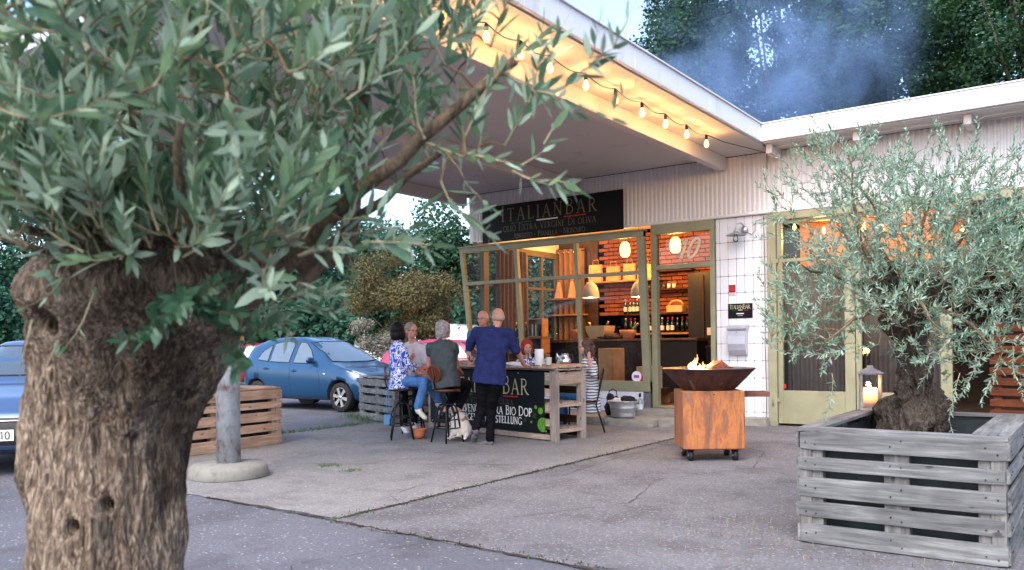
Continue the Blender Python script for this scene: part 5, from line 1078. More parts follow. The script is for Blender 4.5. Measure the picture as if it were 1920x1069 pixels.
# crate rack with books near the second pane
cr=empty('crate_rack',(-9.2,13.35,.5),R(0),'stacked wooden wine crates with books and bottles behind the second window pane','crate rack')
for j in range(4):
    z=j*.3
    if j<3 : piece('shelf_board',wood_warm,cr,(0,0,z+.01),(.8,.3,.02)); piece('side_board',wood_warm,cr,(-.39,0,z+.15),(.02,.3,.28)); piece('side_board',wood_warm,cr,(.39,0,z+.15),(.02,.3,.28)); piece('back_board',wood_dark,cr,(0,.14,z+.15),(.78,.012,.28))
piece('top_board',wood_warm,cr,(0,0,.9),(.82,.32,.02))
up=empty('book_crate',(-8.98,13.35,1.42),0,'open upright crate with books on top of the wine crate rack','crate'); 
for d in (((0,0,.01),(.34,.22,.02)),((0,0,.35),(.34,.22,.02)),((-.16,0,.18),(.02,.22,.32)),((.16,0,.18),(.02,.22,.32)),((0,.1,.18),(.32,.01,.32))): piece('board',wood_warm,up,*d)
for i in range(4): o=block('book',[mat('book_cream',(.5,.45,.35),.6),MT['book_dark']][i%2],None,(-9.05+.04*i,13.33,1.55),(.03,.15,.24)); setp(o,ORD[i]+' slim book standing in the open upright crate','book','books in the upright crate')
for i,x in enumerate((-9.5,-9.38,-9.27)): bottle((x,13.35,1.412),.3,.037,dg,['leftmost dark bottle on the crate rack','middle dark bottle on the crate rack','rightmost dark bottle on the crate rack'][i],'bottles on the crate rack',cap=gold_cap,lab=paper if i==1 else None)
# fridge and low cupboard seen through the door
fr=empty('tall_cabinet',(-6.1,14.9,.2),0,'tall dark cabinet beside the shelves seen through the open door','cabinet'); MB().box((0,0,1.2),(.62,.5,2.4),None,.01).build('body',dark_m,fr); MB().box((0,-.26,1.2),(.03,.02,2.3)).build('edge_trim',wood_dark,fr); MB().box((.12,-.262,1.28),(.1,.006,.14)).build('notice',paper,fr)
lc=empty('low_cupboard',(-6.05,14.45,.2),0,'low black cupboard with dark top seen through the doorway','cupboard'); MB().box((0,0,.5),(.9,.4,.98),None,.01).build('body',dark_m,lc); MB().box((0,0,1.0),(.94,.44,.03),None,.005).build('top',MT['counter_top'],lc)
bk=cloth_lump('crumpled_sack',(-6.6,14.3,.5),(.3,.2,.22),plaster,3,'pale crumpled sack on the shop floor seen through the door','sack')
o=empty('wooden_tray',(-6.55,13.6,.2),R(10),'orange wooden bread crate on the shop floor by the door','crate'); 
for d in (((0,0,.02),(.5,.34,.02)),((0,-.17,.1),(.5,.015,.16)),((0,.17,.1),(.5,.015,.16)),((-.25,0,.1),(.015,.34,.16)),((.25,0,.1),(.015,.34,.16))): piece('board',wood_warm,o,*d)
# ================================================================ garage inside
for q,(xa,xb,lab) in enumerate(((-3.98,-3.0,'brown grey curtain behind the left garage door pane'),(-2.86,-1.75,'brown grey curtain behind the right garage door pane'))): curtain('curtain',(xa,12.85),(xb,12.85),.1,2.42,lab,mat('grey_brown_curtain',(.15,.115,.105),.9,.12,8,.2),.035,60)
gs=empty('string_lights',(-3,14,3.2),0,'second string of small bulbs hanging inside the garage behind the glazed doors','string lights')
gp=[(-4.2,3.2),(-3.72,3.1),(-3.39,3.0),(-3.1,3.08),(-2.82,3.04),(-2.5,3.02),(-2.29,3.02),(-1.95,3.0),(-1.71,2.95),(-1.35,3.1),(-.9,3.05),(-.4,3.1)]
MB().tube([(x+3,0 ,z+.09-3.2+.03*math.sin(i*2)) for i,(x,z) in enumerate(gp)],.005,5).build('cord',black_plastic,gs)
for i,(x,z) in enumerate(gp): link('bulb',bme,gs,(x+3,0,z+.06-3.2))
for x in (-3.6,-2.4): lamp('garage_light',(x,13.6,2.95),18,.12,(1,.45,.12))
gsl=wood('orange_board',(.16,.05,.022),(.07,.022,.01),axis=0,grain=20)
gr=empty('wooden_crate_stack',(-.75,14.2,.06),R(-5),'stack of reddish wooden pallet boards inside the open garage bay','crate stack')
for j in range(9): piece('board',gsl,gr,(0,0,.1+j*.16),(1.3,.03,.11),(0,.01*math.sin(j),0))
for x in (-.55,0,.55): piece('upright',gsl,gr,(x,.04,.75),(.1,.05,1.5))
# ================================================================ people
def remesh(name,mb,voxel,m,parent,org,smooth=4,folds=0,fscale=9,seed=0,stretch=(1,1,1),keep=None):
    me=mb.mesh('tmp',m,fix=False); o=bpy.data.objects.new('tmp',me); COL.objects.link(o)
    md=o.modifiers.new('r','REMESH'); md.mode='VOXEL'; md.voxel_size=voxel; md.adaptivity=0
    if smooth: sm=o.modifiers.new('s','SMOOTH'); sm.factor=.5; sm.iterations=smooth
    dg_=bpy.context.evaluated_depsgraph_get(); r=bpy.data.meshes.new_from_object(o.evaluated_get(dg_)); bpy.data.objects.remove(o); bpy.data.meshes.remove(me)
    n=len(r.vertices); co=np.empty(n*3,np.float32); r.vertices.foreach_get('co',co); co=co.reshape(-1,3)
    if folds:
        no=np.empty(n*3,np.float32); r.vertices.foreach_get('normal',no); no=no.reshape(-1,3)
        d=np.array([mnoise.noise(Vector((p[0]*fscale*stretch[0]+seed,p[1]*fscale*stretch[1],p[2]*fscale*stretch[2])))-.7*abs(mnoise.noise(Vector((p[0]*fscale*2.2+seed+5,p[1]*fscale*2.2,p[2]*fscale*1.5)))) for p in co])
        co=co+no*(d*folds)[:,None]
    co=co-np.array(tuple(org),np.float32); r.vertices.foreach_set('co',co.astype(np.float32).ravel())
    r.name=name; r.materials.clear(); r.materials.append(m); r.polygons.foreach_set('use_smooth',[True]*len(r.polygons)); r.update(); return link(name,r,parent)
def cap(mb,a,b,ra,rb=None,n=12,flat=1):
    rb=ra if rb is None else rb; mb.tube([a,b],[ra,rb],n,flat=flat); mb.sphere(a,ra,n); mb.sphere(b,rb,n)
def frame3(f,up):
    up=Vector(up).normalized(); r=Vector(f).cross(up).normalized(); f=up.cross(r).normalized(); return Matrix((r,f,up)).transposed(),r,f,up
def hand(mb,w,d,nrm,curl=.5,side=1,s=1.0,spread=.12):
    d=Vector(d).normalized(); n=Vector(nrm); n=(n-d*n.dot(d)).normalized(); x=d.cross(n)*side
    M=Matrix((x,d,n)).transposed(); mb.sphere(w+d*.045*s,(.040*s,.052*s,.017*s),12,M=M); cap(mb,w-d*.02,w+d*.02,.025*s,.025*s,10)
    for i,(o,L) in enumerate(((-.030,.062),(-.010,.075),(.011,.070),(.030,.055))):
        b=w+d*.085*s+x*o*s; dd=(d+x*o*spread*25*.3-n*.0).normalized(); p=b
        for k,(fr,rr) in enumerate(((.45,.0095),(.32,.0088),(.25,.0082))):
            ang=curl*(.35+.45*k); e=(dd*math.cos(ang)-n*math.sin(ang)).normalized(); q=p+e*L*fr*s*1.05; cap(mb,p,q,rr*s,rr*s*.95,8); p=q
    b=w+d*.02*s-x*.03*s; q=b+(d*.6-x*.75-n*.25).normalized()*.042*s; cap(mb,b,q,.0125*s,.011*s,8); cap(mb,q,q+(d*.9-x*.25-n*.35).normalized()*.032*s,.0105*s,.009*s,8)
def skin_mat(name,c,c2):
    m=mat(name,c,.5,.1,18,.08,c2=c2,bscale=120); m.node_tree.nodes['Principled BSDF'].inputs['Subsurface Weight'].default_value=.08; m.node_tree.nodes['Principled BSDF'].inputs['Subsurface Radius'].default_value=(.02,.008,.004); return m
skin=skin_mat('skin_warm',(.47,.235,.16),(.38,.17,.11)); skin2=skin_mat('skin_rosy',(.52,.26,.20),(.45,.19,.15)); skin3=skin_mat('skin_pale',(.54,.32,.25),(.46,.25,.19))
eye_m=mat('eye_dark',(.03,.025,.02),.2,.1); lip_m=mat('lip',(.35,.10,.08),.5,.1); glasses_m=mat('glasses_frame',(.10,.07,.07),.3,.1)
def person(label,J,f,head_f,skin_m,shirt,pants,shoes=None,hair=None,sw=.19,sl=.55,pl=1.0,torso=1.0,hands=None,glasses=False,seat=True,extra=None,belly=0,hem=.10,shirt_name='shirt',collar=None,group=None,headup=(0,0,1),feet=None,vox=.0085,hs=1.0,necklow=0):
    org=Vector((J['pelvis'].x,J['pelvis'].y,0)); root=empty('person',org,0,label,'person',group)
    up=(J['neck']-J['pelvis']).normalized(); M,r,ff,u=frame3(f,up); Mh,hr,hf,hu=frame3(head_f,headup)
    H=J['head']; Nk=J['neck']; P=J['pelvis']
    for s_ in('L','R'): J['sh'+s_]=J['sh'+s_]+u*.016; J['el'+s_]=J['el'+s_]+u*.008
    shc=(J['shL']+J['shR'])/2
    def torso_p(mb,i=0,low=-.02,drape=0):
        ln=(Nk-P).length; lv=[(low,.158+drape,.115+drape*.9),(.0,.168+drape*.7,.120+drape*.6),(.18,.150+drape*.5,.108+belly*.8+drape*.4),(.38,.148,.108+belly),(.58,.165,.112+belly*.5),(.76,sw*.88,.112),(.88,sw*.80,.095),(.97,sw*.45,.072)]
        vs=[];n=28
        for t,rx,ry in lv:
            c=P+u*(t*ln if t>=0 else t)+ff*(belly*.35*math.exp(-((t-.35)/.25)**2))
            for k in range(n):
                a=2*PI*k/n; ca,sa=math.cos(a),math.sin(a); e=.78; x=abs(ca)**e*(1 if ca>0 else -1); y=abs(sa)**e*(1 if sa>0 else -1)
                vs.append(c+r*(rx*torso+i)*x+ff*(ry*torso+i)*y)
        m_=len(lv); mb.add(vs,[(j*n+k,j*n+(k+1)%n,(j+1)*n+(k+1)%n,(j+1)*n+k) for j in range(m_-1) for k in range(n)]+[tuple(range(n-1,-1,-1)),tuple((m_-1)*n+k for k in range(n))])
        for s_ in('L','R'): cap(mb,J['sh'+s_]-u*.01,shc.lerp(J['sh'+s_],.3)-u*.02,.052+i,.07+i); cap(mb,Nk-u*.02,J['sh'+s_]-u*.0,.040+i,.048+i)
    def arm(mb,s_,i,t0=0,t1=2.0):
        a,e,w=J['sh'+s_],J['el'+s_],J['wr'+s_]
        if t1<=1: cap(mb,a,a.lerp(e,t1),.052+i,.047+i*1.3)
        else: cap(mb,a,e,.049+i,.038+i); cap(mb,e,e.lerp(w,t1-1),.039+i,.027+i+(.039-.027)*(2-t1))
    body=MB()
    body.sphere(H+hu*.02,(.076*hs,.096*hs,.098*hs),18,M=Mh); body.sphere(H+hf*.018*hs-hu*.042*hs,(.062*hs,.076*hs,.074*hs),16,M=Mh); body.sphere(H+hf*.058*hs-hu*.088*hs,(.032*hs,.026*hs,.022*hs),12,M=Mh)
    body.sphere(H+hf*.098*hs-hu*.018*hs,(.013,.018,.014),10,M=Mh); cap(body,H+hf*.086*hs+hu*.012,H+hf*.102*hs-hu*.018,.009,.012,8); body.sphere(H+hf*.07*hs+hu*.018,(.055,.024,.014),12,M=Mh)
    for sg in(-1,1): body.sphere(H+hr*sg*.076*hs-hu*.012,(.010,.018,.030),10,M=Mh); body.sphere(H+hr*sg*.035+hf*.062-hu*.03,(.026,.024,.024),10,M=Mh)
    cap(body,Nk-u*.03,H-hu*.05-hf*.012,.056,.05); torso_p(body)
    for s_ in('L','R'):
        arm(body,s_,0)
        d=J.get('hd'+s_); d=Vector(d) if d else (J['wr'+s_]-J['el'+s_]); nn=J.get('hn'+s_,Vector((0,0,-1))+Vector((.01,.02,0))); hand(body,J['wr'+s_],d,-Vector(nn),J.get('cu'+s_,.6),1 if s_=='R' else -1,.95)
        body_l=(J['hip'+s_],J['kn'+s_],J['an'+s_]); cap(body,body_l[0],body_l[1],.062*torso,.042); cap(body,body_l[1],body_l[1].lerp(body_l[2],.35),.042,.046); cap(body,body_l[1].lerp(body_l[2],.3),body_l[2],.046,.032)
        t=J['toe'+s_]; cap(body,body_l[2]-Vector((0,0,.03)),body_l[2].lerp(t,.8),.028,.018)
    bo=remesh('body',body,vox,skin_m,root,org,3)
    # face details
    fm=MB()
    for sg in(-1,1): fm.sphere(H+hr*sg*.030*hs+hf*.087*hs-hu*.002,(.013,.006,.006),8,M=Mh)
    fm.v=[tuple(Vector(p)-org) for p in fm.v]; fm.build('eyes',eye_m,root)['kind']='stuff'
    lm_=MB(); lm_.sphere(H+hf*.090*hs-hu*.058*hs,(.024,.007,.006),10,M=Mh); lm_.v=[tuple(Vector(p)-org) for p in lm_.v]; lm_.build('mouth',lip_m,root)
    # shirt
    if shirt:
        sm_=MB(); torso_p(sm_,.015,-hem-.02,.012)
        if sl>0:
            for s_ in('L','R'): arm(sm_,s_,.013 if sl<=1 else .012,0,sl)
        cap(sm_,Nk-u*.04,Nk-u*.005+ff*.0,.062,.06)
        so_=remesh(shirt_name,sm_,.010,shirt,root,org,2,.012,11,3,(1,1,.7))
    pm=MB(); pm.sphere(P+u*.0,(.172*torso,.130*torso,.12),18,M=M)
    for s_ in('L','R'):
        a,k,n_=J['hip'+s_],J['kn'+s_],J['an'+s_]; cap(pm,P.lerp(a,.6),a,.09*torso,.095*torso); cap(pm,a,k,.095*torso,.070)
        if pl>.5: cap(pm,k,k.lerp(n_,min(1,(pl-.5)*2)),.070,.060 if pl>=1 else .062)
    remesh('trousers',pm,.010,pants,root,org,2,.012,13,8,(1,1,.6))
    for i,s_ in enumerate(('L','R')):
        if shoes:
            h=J['an'+s_]-Vector((0,0,.045)); t=J['toe'+s_]; sm_=MB(); d=(t-h); dn=d.normalized(); upv=Vector((0,0,1)) if abs(dn.z)<.9 else Vector((1,0,0)); Mf,_,_,_=frame3(dn,(upv-dn*upv.dot(dn)))
            sm_.sphere(h+Vector((0,0,.005))+dn*.01,(.046,.062,.050),14,M=Mf); sm_.sphere(h.lerp(t,.62),(.047,.082,.034),14,M=Mf); sm_.sphere(h.lerp(t,.95),(.042,.05,.028),14,M=Mf); cap(sm_,h+Vector((0,0,.015)),J['an'+s_]+Vector((0,0,-.005)),.042,.04)
            remesh('shoe',sm_,.009,shoes[i] if isinstance(shoes,(list,tuple)) else shoes,root,org,2)
    if hair: 
        hm=MB(); hair[0](hm,H,hr,hf,hu,Mh,hs); remesh('hair',hm,.008,hair[1],root,org,1,hair[2] if len(hair)>2 else .008,hair[3] if len(hair)>3 else 28,4,(1,1,.5))
    if glasses:
        g=MB(); 
        for sg in(-1,1):
            c=H+hf*.104+hr*sg*.033-hu*.003; pts=[c+hr*.024*math.cos(a)+hu*.017*math.sin(a) for a in [2*PI*k/14 for k in range(15)]]; g.tube([p-org for p in pts],.0022,5); g.tube([c+hr*sg*.024-org,H+hr*sg*.079+hf*.01-org],.0025,5)
        g.tube([H+hf*.106+hr*.01-org,H+hf*.106-hr*.01-org],.0025,5); g.build('glasses',glasses_m,root)
    if extra: extra(root,org,r,ff,u)
    return root
def bob(hm,H,r,f,u,M,s):
    hm.sphere(H+u*.028-f*.02,(.100,.105,.108),18,M=M); hm.sphere(H-f*.045-u*.055,(.095,.075,.085),16,M=M)
    for g in(-1,1): hm.sphere(H+r*g*.075-u*.045,(.030,.062,.085),14,M=M)
def short_grey(hm,H,r,f,u,M,s):
    hm.sphere(H+u*.034-f*.014,(.090,.100,.096),18,M=M); hm.sphere(H-f*.05-u*.03,(.080,.062,.07),16,M=M)
    for g in(-1,1): hm.sphere(H+r*g*.068-f*.02+u*.0,(.018,.04,.05),12,M=M)
def curly(hm,H,r,f,u,M,s):
    rr=random.Random(3); hm.sphere(H+u*.03-f*.03,(.100,.100,.100),18,M=M); hm.sphere(H-f*.055-u*.045,(.092,.07,.085),16,M=M)
    for k in range(26):
        a=rr.uniform(0,2*PI); z=rr.uniform(-.11,.1); p=H+(r*math.cos(a)-f*abs(math.sin(a))*1.0)*.09+u*z; hm.sphere(p,.024,8)
def wavy_long(hm,H,r,f,u,M,s):
    rr=random.Random(5); hm.sphere(H+u*.03-f*.02,(.098,.108,.100),18,M=M); hm.sphere(H-f*.07-u*.06,(.10,.075,.11),16,M=M); hm.sphere(H-f*.06-u*.14,(.11,.06,.08),14,M=M)
    for g in(-1,1): hm.sphere(H+r*g*.075-f*.01-u*.06,(.030,.055,.11),12,M=M)
    for k in range(22):
        p=H+r*rr.uniform(-.11,.11)-f*rr.uniform(.02,.12)+u*rr.uniform(-.2,.06); hm.sphere(p,.026,8)
def scarf(hm,H,r,f,u,M,s):
    hm.sphere(H+u*.035-f*.012,(.096,.106,.100),18,M=M); hm.sphere(H-f*.04-u*.05,(.09,.075,.09),16,M=M)
    for g in(-1,1): hm.sphere(H+r*g*.072-u*.03,(.024,.06,.09),12,M=M)
def stubble(hm,H,r,f,u,M,s): hm.sphere(H-f*.028-u*.005,(.0775,.078,.062),18,M=M)
def cloth(name,c,var=.15,scale=14,bump=.35): return mat(name,c,.88,var,scale,bump,bscale=60,spec=.08)
def Jd(**k): return {a:(at(*b) if isinstance(b,tuple) and len(b)==3 and not a.startswith(('hd','hn','cu')) else b) for a,b in k.items()}
# -- two-tone blouse
bm_=bpy.data.materials.new('blue_white_print'); ns,ls,b=nodes(bm_); b.inputs['Roughness'].default_value=.8; g_=ns.new('ShaderNodeNewGeometry'); mp_=ns.new('ShaderNodeMapping'); mp_.inputs['Scale'].default_value=(1.1,1.1,.8); ls.new(g_.outputs['Position'],mp_.inputs[0])
n_=ns.new('ShaderNodeTexNoise'); n_.inputs['Scale'].default_value=13; n_.inputs['Detail'].default_value=.6; n_.inputs['Distortion'].default_value=1.2; ls.new(mp_.outputs[0],n_.inputs['Vector']); r_=ramp(ns,[(.0,(.012,.045,.33)),(.445,(.70,.72,.78)),(.50,(.012,.05,.36)),(.555,(.70,.72,.78)),(.63,(.012,.045,.33))],'CONSTANT'); ls.new(n_.outputs[0],r_.inputs[0]); ls.new(r_.outputs[0],b.inputs['Base Color'])
st_=bpy.data.materials.new('striped_knit'); ns,ls,b=nodes(st_); b.inputs['Roughness'].default_value=.9; g_=ns.new('ShaderNodeNewGeometry'); w_=ns.new('ShaderNodeTexWave'); w_.bands_direction='Z'; w_.inputs['Scale'].default_value=7.6; w_.inputs['Distortion'].default_value=2.2; w_.inputs['Detail'].default_value=0; w_.inputs['Detail Scale'].default_value=1.3; ls.new(g_.outputs['Position'],w_.inputs['Vector']); r_=ramp(ns,[(.0,(.10,.115,.15)),(.42,(.10,.115,.15)),(.5,(.62,.63,.66))]); ls.new(w_.outputs[0],r_.inputs[0]); ls.new(r_.outputs[0],b.inputs['Base Color'])
navy=cloth('navy_cotton',(.018,.024,.088),.2); black_c=cloth('black_trouser',(.0045,.0045,.006),.3); jeans=cloth('blue_denim',(.055,.14,.33),.25,22); charcoal=cloth('charcoal_cotton',(.052,.062,.066),.15); beige=cloth('pale_stripe_shirt',(.46,.43,.47),.06); teal=cloth('teal_blue_shirt',(.05,.12,.22),.15)
hair_k=mat('black_hair',(.005,.004,.005),.5,.3,40,.5,spec=.15); hair_g=mat('grey_hair',(.33,.29,.28),.6,.25,40,.6,c2=(.17,.14,.135)); hair_b=mat('brown_wavy_hair',(.075,.035,.028),.5,.3,40,.6); hair_gb=mat('short_greying_hair',(.20,.16,.13),.6,.25,60,.6); hair_s=mat('shaved_hair',(.36,.24,.19),.7,.2,60,.2); hair_r=cloth('red_headscarf',(.30,.035,.02))
sn_w=mat('cream_shoe',(.50,.47,.43),.7,.1,20,.2); sn_g=mat('grey_sole_shoe',(.12,.115,.12),.7,.3,20,.3); sn_b=mat('black_sandal',(.02,.018,.018),.6,.2)
aw=_f; lf_=-_r
# standing man in navy
Jm=Jd(head=(934,595,10.58),neck=(928,617,10.53),pelvis=(918,703,10.5),shL=(893,624,10.62),shR=(953,626,10.44),elL=(880,654,10.72),wrL=(900,664,11.0),elR=(969,660,10.55),wrR=(982,683,10.78),hipL=(907,712,10.52),hipR=(929,712,10.46),knL=(903,765,10.62),anL=(893,802,10.45),toeL=(889,826,10.62),knR=(921,768,10.62),anR=(919,824,10.52),toeR=(897,833,10.62),hdR=tuple(_r*.75+_f*.35-Vector((0,0,.25))),cuR=.45,cuL=1.1)
person('bald man in navy t-shirt and black trousers standing with one hand on the table',Jm,_f*.9-_r*.1,_f-_r*.5+Vector((0,0,-.2)),skin,navy,black_c,sn_g,(stubble,hair_s,.002,40),sw=.225,sl=.92,torso=1.16,hem=.10,belly=.03,shirt_name='t_shirt',headup=(-.05,.05,1))
# seated woman in blue and white blouse
Jw=Jd(head=(747,621,11.35),neck=(746,641,11.33),pelvis=(748,712,11.25),shL=(741,652,11.5),shR=(754,654,11.14),elL=(768,682,11.6),wrL=(792,696,11.45),elR=(767,687,11.1),wrR=(784,699,11.2),hipL=(757,716,11.35),hipR=(756,715,11.16),knL=(808,722,11.5),anL=(822,752,11.5),toeL=(830,762,11.6),knR=(797,716,11.12),anR=(784,763,11.05),toeR=(796,783,11.0),hdR=tuple(_r*.9+_f*.2-Vector((0,0,.25))),cuR=.4)
person('seated woman with black bob, blue and white patterned blouse and jeans',Jw,_r*.92+_f*.35,_r*.6+_f*.8,skin2,bm_,jeans,sn_w,(bob,hair_k,.002,30),sw=.165,sl=1.55,torso=.93,hem=.12,shirt_name='blouse')
# glasses man
Jg=Jd(head=(771,620,12.05),neck=(774,643,12.12),pelvis=(775,712,12.1),shL=(794,656,12.05),shR=(755,655,12.12),elL=(802,684,11.95),wrL=(792,693,11.75),elR=(757,685,11.95),wrR=(766,678,11.75),hipL=(782,716,12.0),hipR=(764,716,12.0),knL=(789,722,11.7),anL=(775,790,11.75),toeL=(778,803,11.6),knR=(757,722,11.65),anR=(757,795,11.75),toeR=(762,810,11.55),hdR=tuple(_r*.5-Vector((0,0,-.6))-_f*.3),hnR=tuple(_f),cuR=.3)
person('seated older man with glasses and pale short-sleeved shirt facing the woman in the blouse',Jg,-_f*.85+_r*.45,-_f*.75+_r*.75+Vector((0,0,-.1)),skin2,beige,black_c,mat('white_sneaker',(.6,.6,.62),.6,.08),(short_grey,hair_gb,.005,40),sw=.205,sl=.95,torso=1.1,belly=.05,glasses=True,hem=.1)
# grey haired woman
Jy=Jd(head=(833,618,10.92),neck=(829,640,10.88),pelvis=(836,712,10.8),shL=(807,653,10.95),shR=(851,652,10.82),elL=(806,688,11.1),wrL=(822,692,11.35),elR=(856,690,10.95),wrR=(862,696,11.2),hipL=(830,717,10.9),hipR=(846,717,10.84),knL=(862,722,11.3),anL=(833,775,11.15),toeL=(824,783,11.0),knR=(876,722,11.2),anR=(856,776,11.0),toeR=(866,790,11.0))
person('seated woman with grey wavy hair and charcoal sleeveless top seen from behind',Jy,_f*.85+_r*.35,_f*.7+_r*.65,skin2,charcoal,black_c,sn_b,(curly,hair_g,.010,34),sw=.175,sl=.28,torso=1.0,hem=.1,pl=.86,shirt_name='sleeveless_top')
# bald man behind
Jb=Jd(head=(906,597,12.3),neck=(903,619,12.35),pelvis=(905,700,12.35),shL=(926,629,12.35),shR=(883,630,12.35),elL=(928,665,12.2),wrL=(915,680,12.0),elR=(879,662,12.25),wrR=(881,684,11.95),hipL=(914,705,12.35),hipR=(896,705,12.35),knL=(915,750,12.35),anL=(915,797,12.4),toeL=(915,803,12.2),knR=(896,750,12.35),anR=(896,797,12.4),toeR=(896,803,12.2),cuR=1.2,hdR=tuple(_r*.3+Vector((0,0,.6))),hnR=tuple(_f))
person('bald man in dark sunglasses behind the navy man holding a wine glass',Jb,-_f,-_f*.9-_r*.5+Vector((0,0,-.15)),skin2,teal,black_c,sn_g,(stubble,hair_s,.002,40),sw=.2,sl=.9,torso=1.0,glasses=True)
# red scarf woman
Jr=Jd(head=(988,651,13.0),neck=(990,671,13.05),pelvis=(992,735,13.1),shL=(1007,682,13.0),shR=(974,682,13.05),elL=(1010,712,12.9),wrL=(998,705,12.7),elR=(970,712,12.95),wrR=(984,706,12.7),hipL=(1000,738,13.0),hipR=(984,738,13.0),knL=(1000,740,12.6),anL=(1000,786,12.65),toeL=(1000,791,12.5),knR=(984,740,12.6),anR=(984,786,12.65),toeR=(984,791,12.5))
rw=person('seated person with red head covering behind the white paper towel roll',Jr,-_f,-_f+_r*.25,skin3,bm_,jeans,sn_b,(scarf,hair_r,.004,20),sw=.165,sl=1.5,torso=.93,shirt_name='patterned_top')
# striped cardigan woman
Js=Jd(head=(1098,650,12.0),neck=(1103,671,12.0),pelvis=(1107,738,12.0),shL=(1100,682,11.8),shR=(1108,681,12.2),elL=(1113,702,11.72),wrL=(1106,680,11.70),elR=(1086,715,12.2),wrR=(1070,700,12.1),hipL=(1092,744,11.9),hipR=(1092,744,12.1),knL=(1052,742,11.95),anL=(1050,790,12.1),toeL=(1036,794,12.1),knR=(1055,740,12.2),anR=(1058,786,12.3),toeR=(1046,790,12.3),hdL=tuple(Vector((0,0,1))-_r*.15),hnL=tuple(_r*.8+_f*.5),cuL=.35)
person('seated woman with long brown hair and grey white striped cardigan touching her hair',Js,-_r*.95-_f*.1,-_r*.97-_f*.15,skin3,st_,jeans,sn_b,(wavy_long,hair_b,.010,26),sw=.165,sl=1.6,torso=.95,glasses=True,hem=.26,shirt_name='cardigan')
# ---------------------------------------------------------------- stools and chair
blk=mat('black_tube_steel',(.007,.008,.010),.35,.2,20,metal=.3); red_wood=wood('mahogany_slat',(.17,.05,.025),(.07,.02,.012),axis=2,grain=40,knots=False,rough=.35,bump=.1)
def stool(cx,cy,rz,label,zs=.70,back=True):
    s=empty('bar_stool',(cx,cy,0),rz,label,'bar stool','bar stools round the table')
    MB().lathe([(0,zs-.02),(.165,zs-.02),(.175,zs-.008),(.17,zs+.008),(.0,zs+.014)],n=28).build('seat',red_wood,s)
    MB().lathe([(.172,zs-.03),(.182,zs-.03),(.182,zs-.012),(.172,zs-.012)],n=28,closed=True).build('seat_ring',blk,s)
    MB().tube([(0,0,zs-.02),(0,0,zs-.22)],.022,10).build('screw_post',blk,s); MB().box((0,0,zs-.2),(.26,.05,.012)).build('cross_plate',blk,s)
    for k in range(4):
        a=PI/4+k*PI/2; dx,dy=math.cos(a),math.sin(a)
        MB().tube([(dx*.215,dy*.215,.008),(dx*.165,dy*.165,.22),(dx*.135,dy*.135,.42),(dx*.11,dy*.11,.48),(dx*.05,dy*.05,.515)],.0115,8).build('leg',blk,s)
    for z,r_ in((.2,.17),(.31,.153)): MB().tube([(r_*math.cos(2*PI*i/28),r_*math.sin(2*PI*i/28),z) for i in range(29)],.009,6).build('foot_ring',blk,s)
    for k in range(2):
        a=k*PI/2; dx,dy=math.cos(a),math.sin(a); MB().tube([(dx*.16*math.cos(t)-dy*0,dy*.16*math.cos(t),.2+.32*math.sin(t)) for t in [PI*i/12 for i in range(13)]],.010,6).build('arch',blk,s)
    if back:
        MB().tube([(0,-.12,zs-.01),(0,-.20,zs+.02),(0,-.225,zs+.12),(0,-.21,zs+.3)],.010,8).build('back_bar',blk,s)
        bk=MB().tube([(.125*math.cos(2*PI*i/24),-.215-.02*math.sin(2*PI*i/24)-.03*(1-math.cos(2*PI*i/24)**2)*0,zs+.22+.10*math.sin(2*PI*i/24)) for i in range(25)],.012,8).build('back_ring',red_wood,s)
        for x in(-.078,-.026,.026,.078): h=.10*math.sqrt(max(0,1-(x/.125)**2)); o=piece('back_slat',red_wood,s,(x,-.215,zs+.22),(.040,.014,h*2),(R(12),0,0))
    return s
_y=R(35.75)
pA=at(752,819,11.2); stool(at(753,728,11.28).x,at(753,728,11.28).y,_y-R(80),'black metal bar stool under the woman in the blue and white blouse')
q=at(838,728,10.85); stool(q.x,q.y,_y-R(-30)-R(75),'black metal bar stool with round slatted back under the grey haired woman')
q=at(775,728,12.08); stool(q.x,q.y,_y+R(180),'black metal bar stool under the man with glasses')
def chair(cx,cy,rz,label):
    s=empty('garden_chair',(cx,cy,0),rz,label,'chair','dark chairs behind the table'); 
    for x in(-.2,.2): MB().tube([(x,.22,.0),(x,.2,.44),(x,-.2,.45)],.011,8).build('leg',blk,s); MB().tube([(x,-.30,.0),(x,-.18,.40),(x,-.24,.66),(x,-.30,.92)],.011,8).build('leg',blk,s)
    for i in range(5): piece('seat_slat',red_wood,s,(0,-.17+.09*i,.465),(.42,.07,.016))
    for i in range(4): piece('back_slat',red_wood,s,(0,-.235-.018*i,.62+.085*i),(.40,.014,.062),(R(12),0,0))
chair(Js['pelvis'].x-_r.x*.1,Js['pelvis'].y-_r.y*.1,_y+R(85),'dark slatted folding chair under the woman in the striped cardigan'); chair(Jr['pelvis'].x,Jr['pelvis'].y,_y+R(180),'dark slatted folding chair under the person with the red head covering')
# blue handbag on the stool
hb=empty('blue_handbag',at(728,796,11.35),_y,'small blue handbag hanging by its strap beside the left bar stool','bag'); hbm=mat('blue_leather',(.07,.19,.36),.5,.1,12)
MB().box((0,0,.06),(.12,.05,.15),None,.015).build('pouch',hbm,hb); MB().tube([(-.035,0,.13),(-.02,0,.2),(-.01,0,.62)],.005,5).build('strap',hbm,hb); MB().tube([(.035,0,.13),(.02,0,.2),(.0,0,.62)],.005,5).build('strap',hbm,hb)
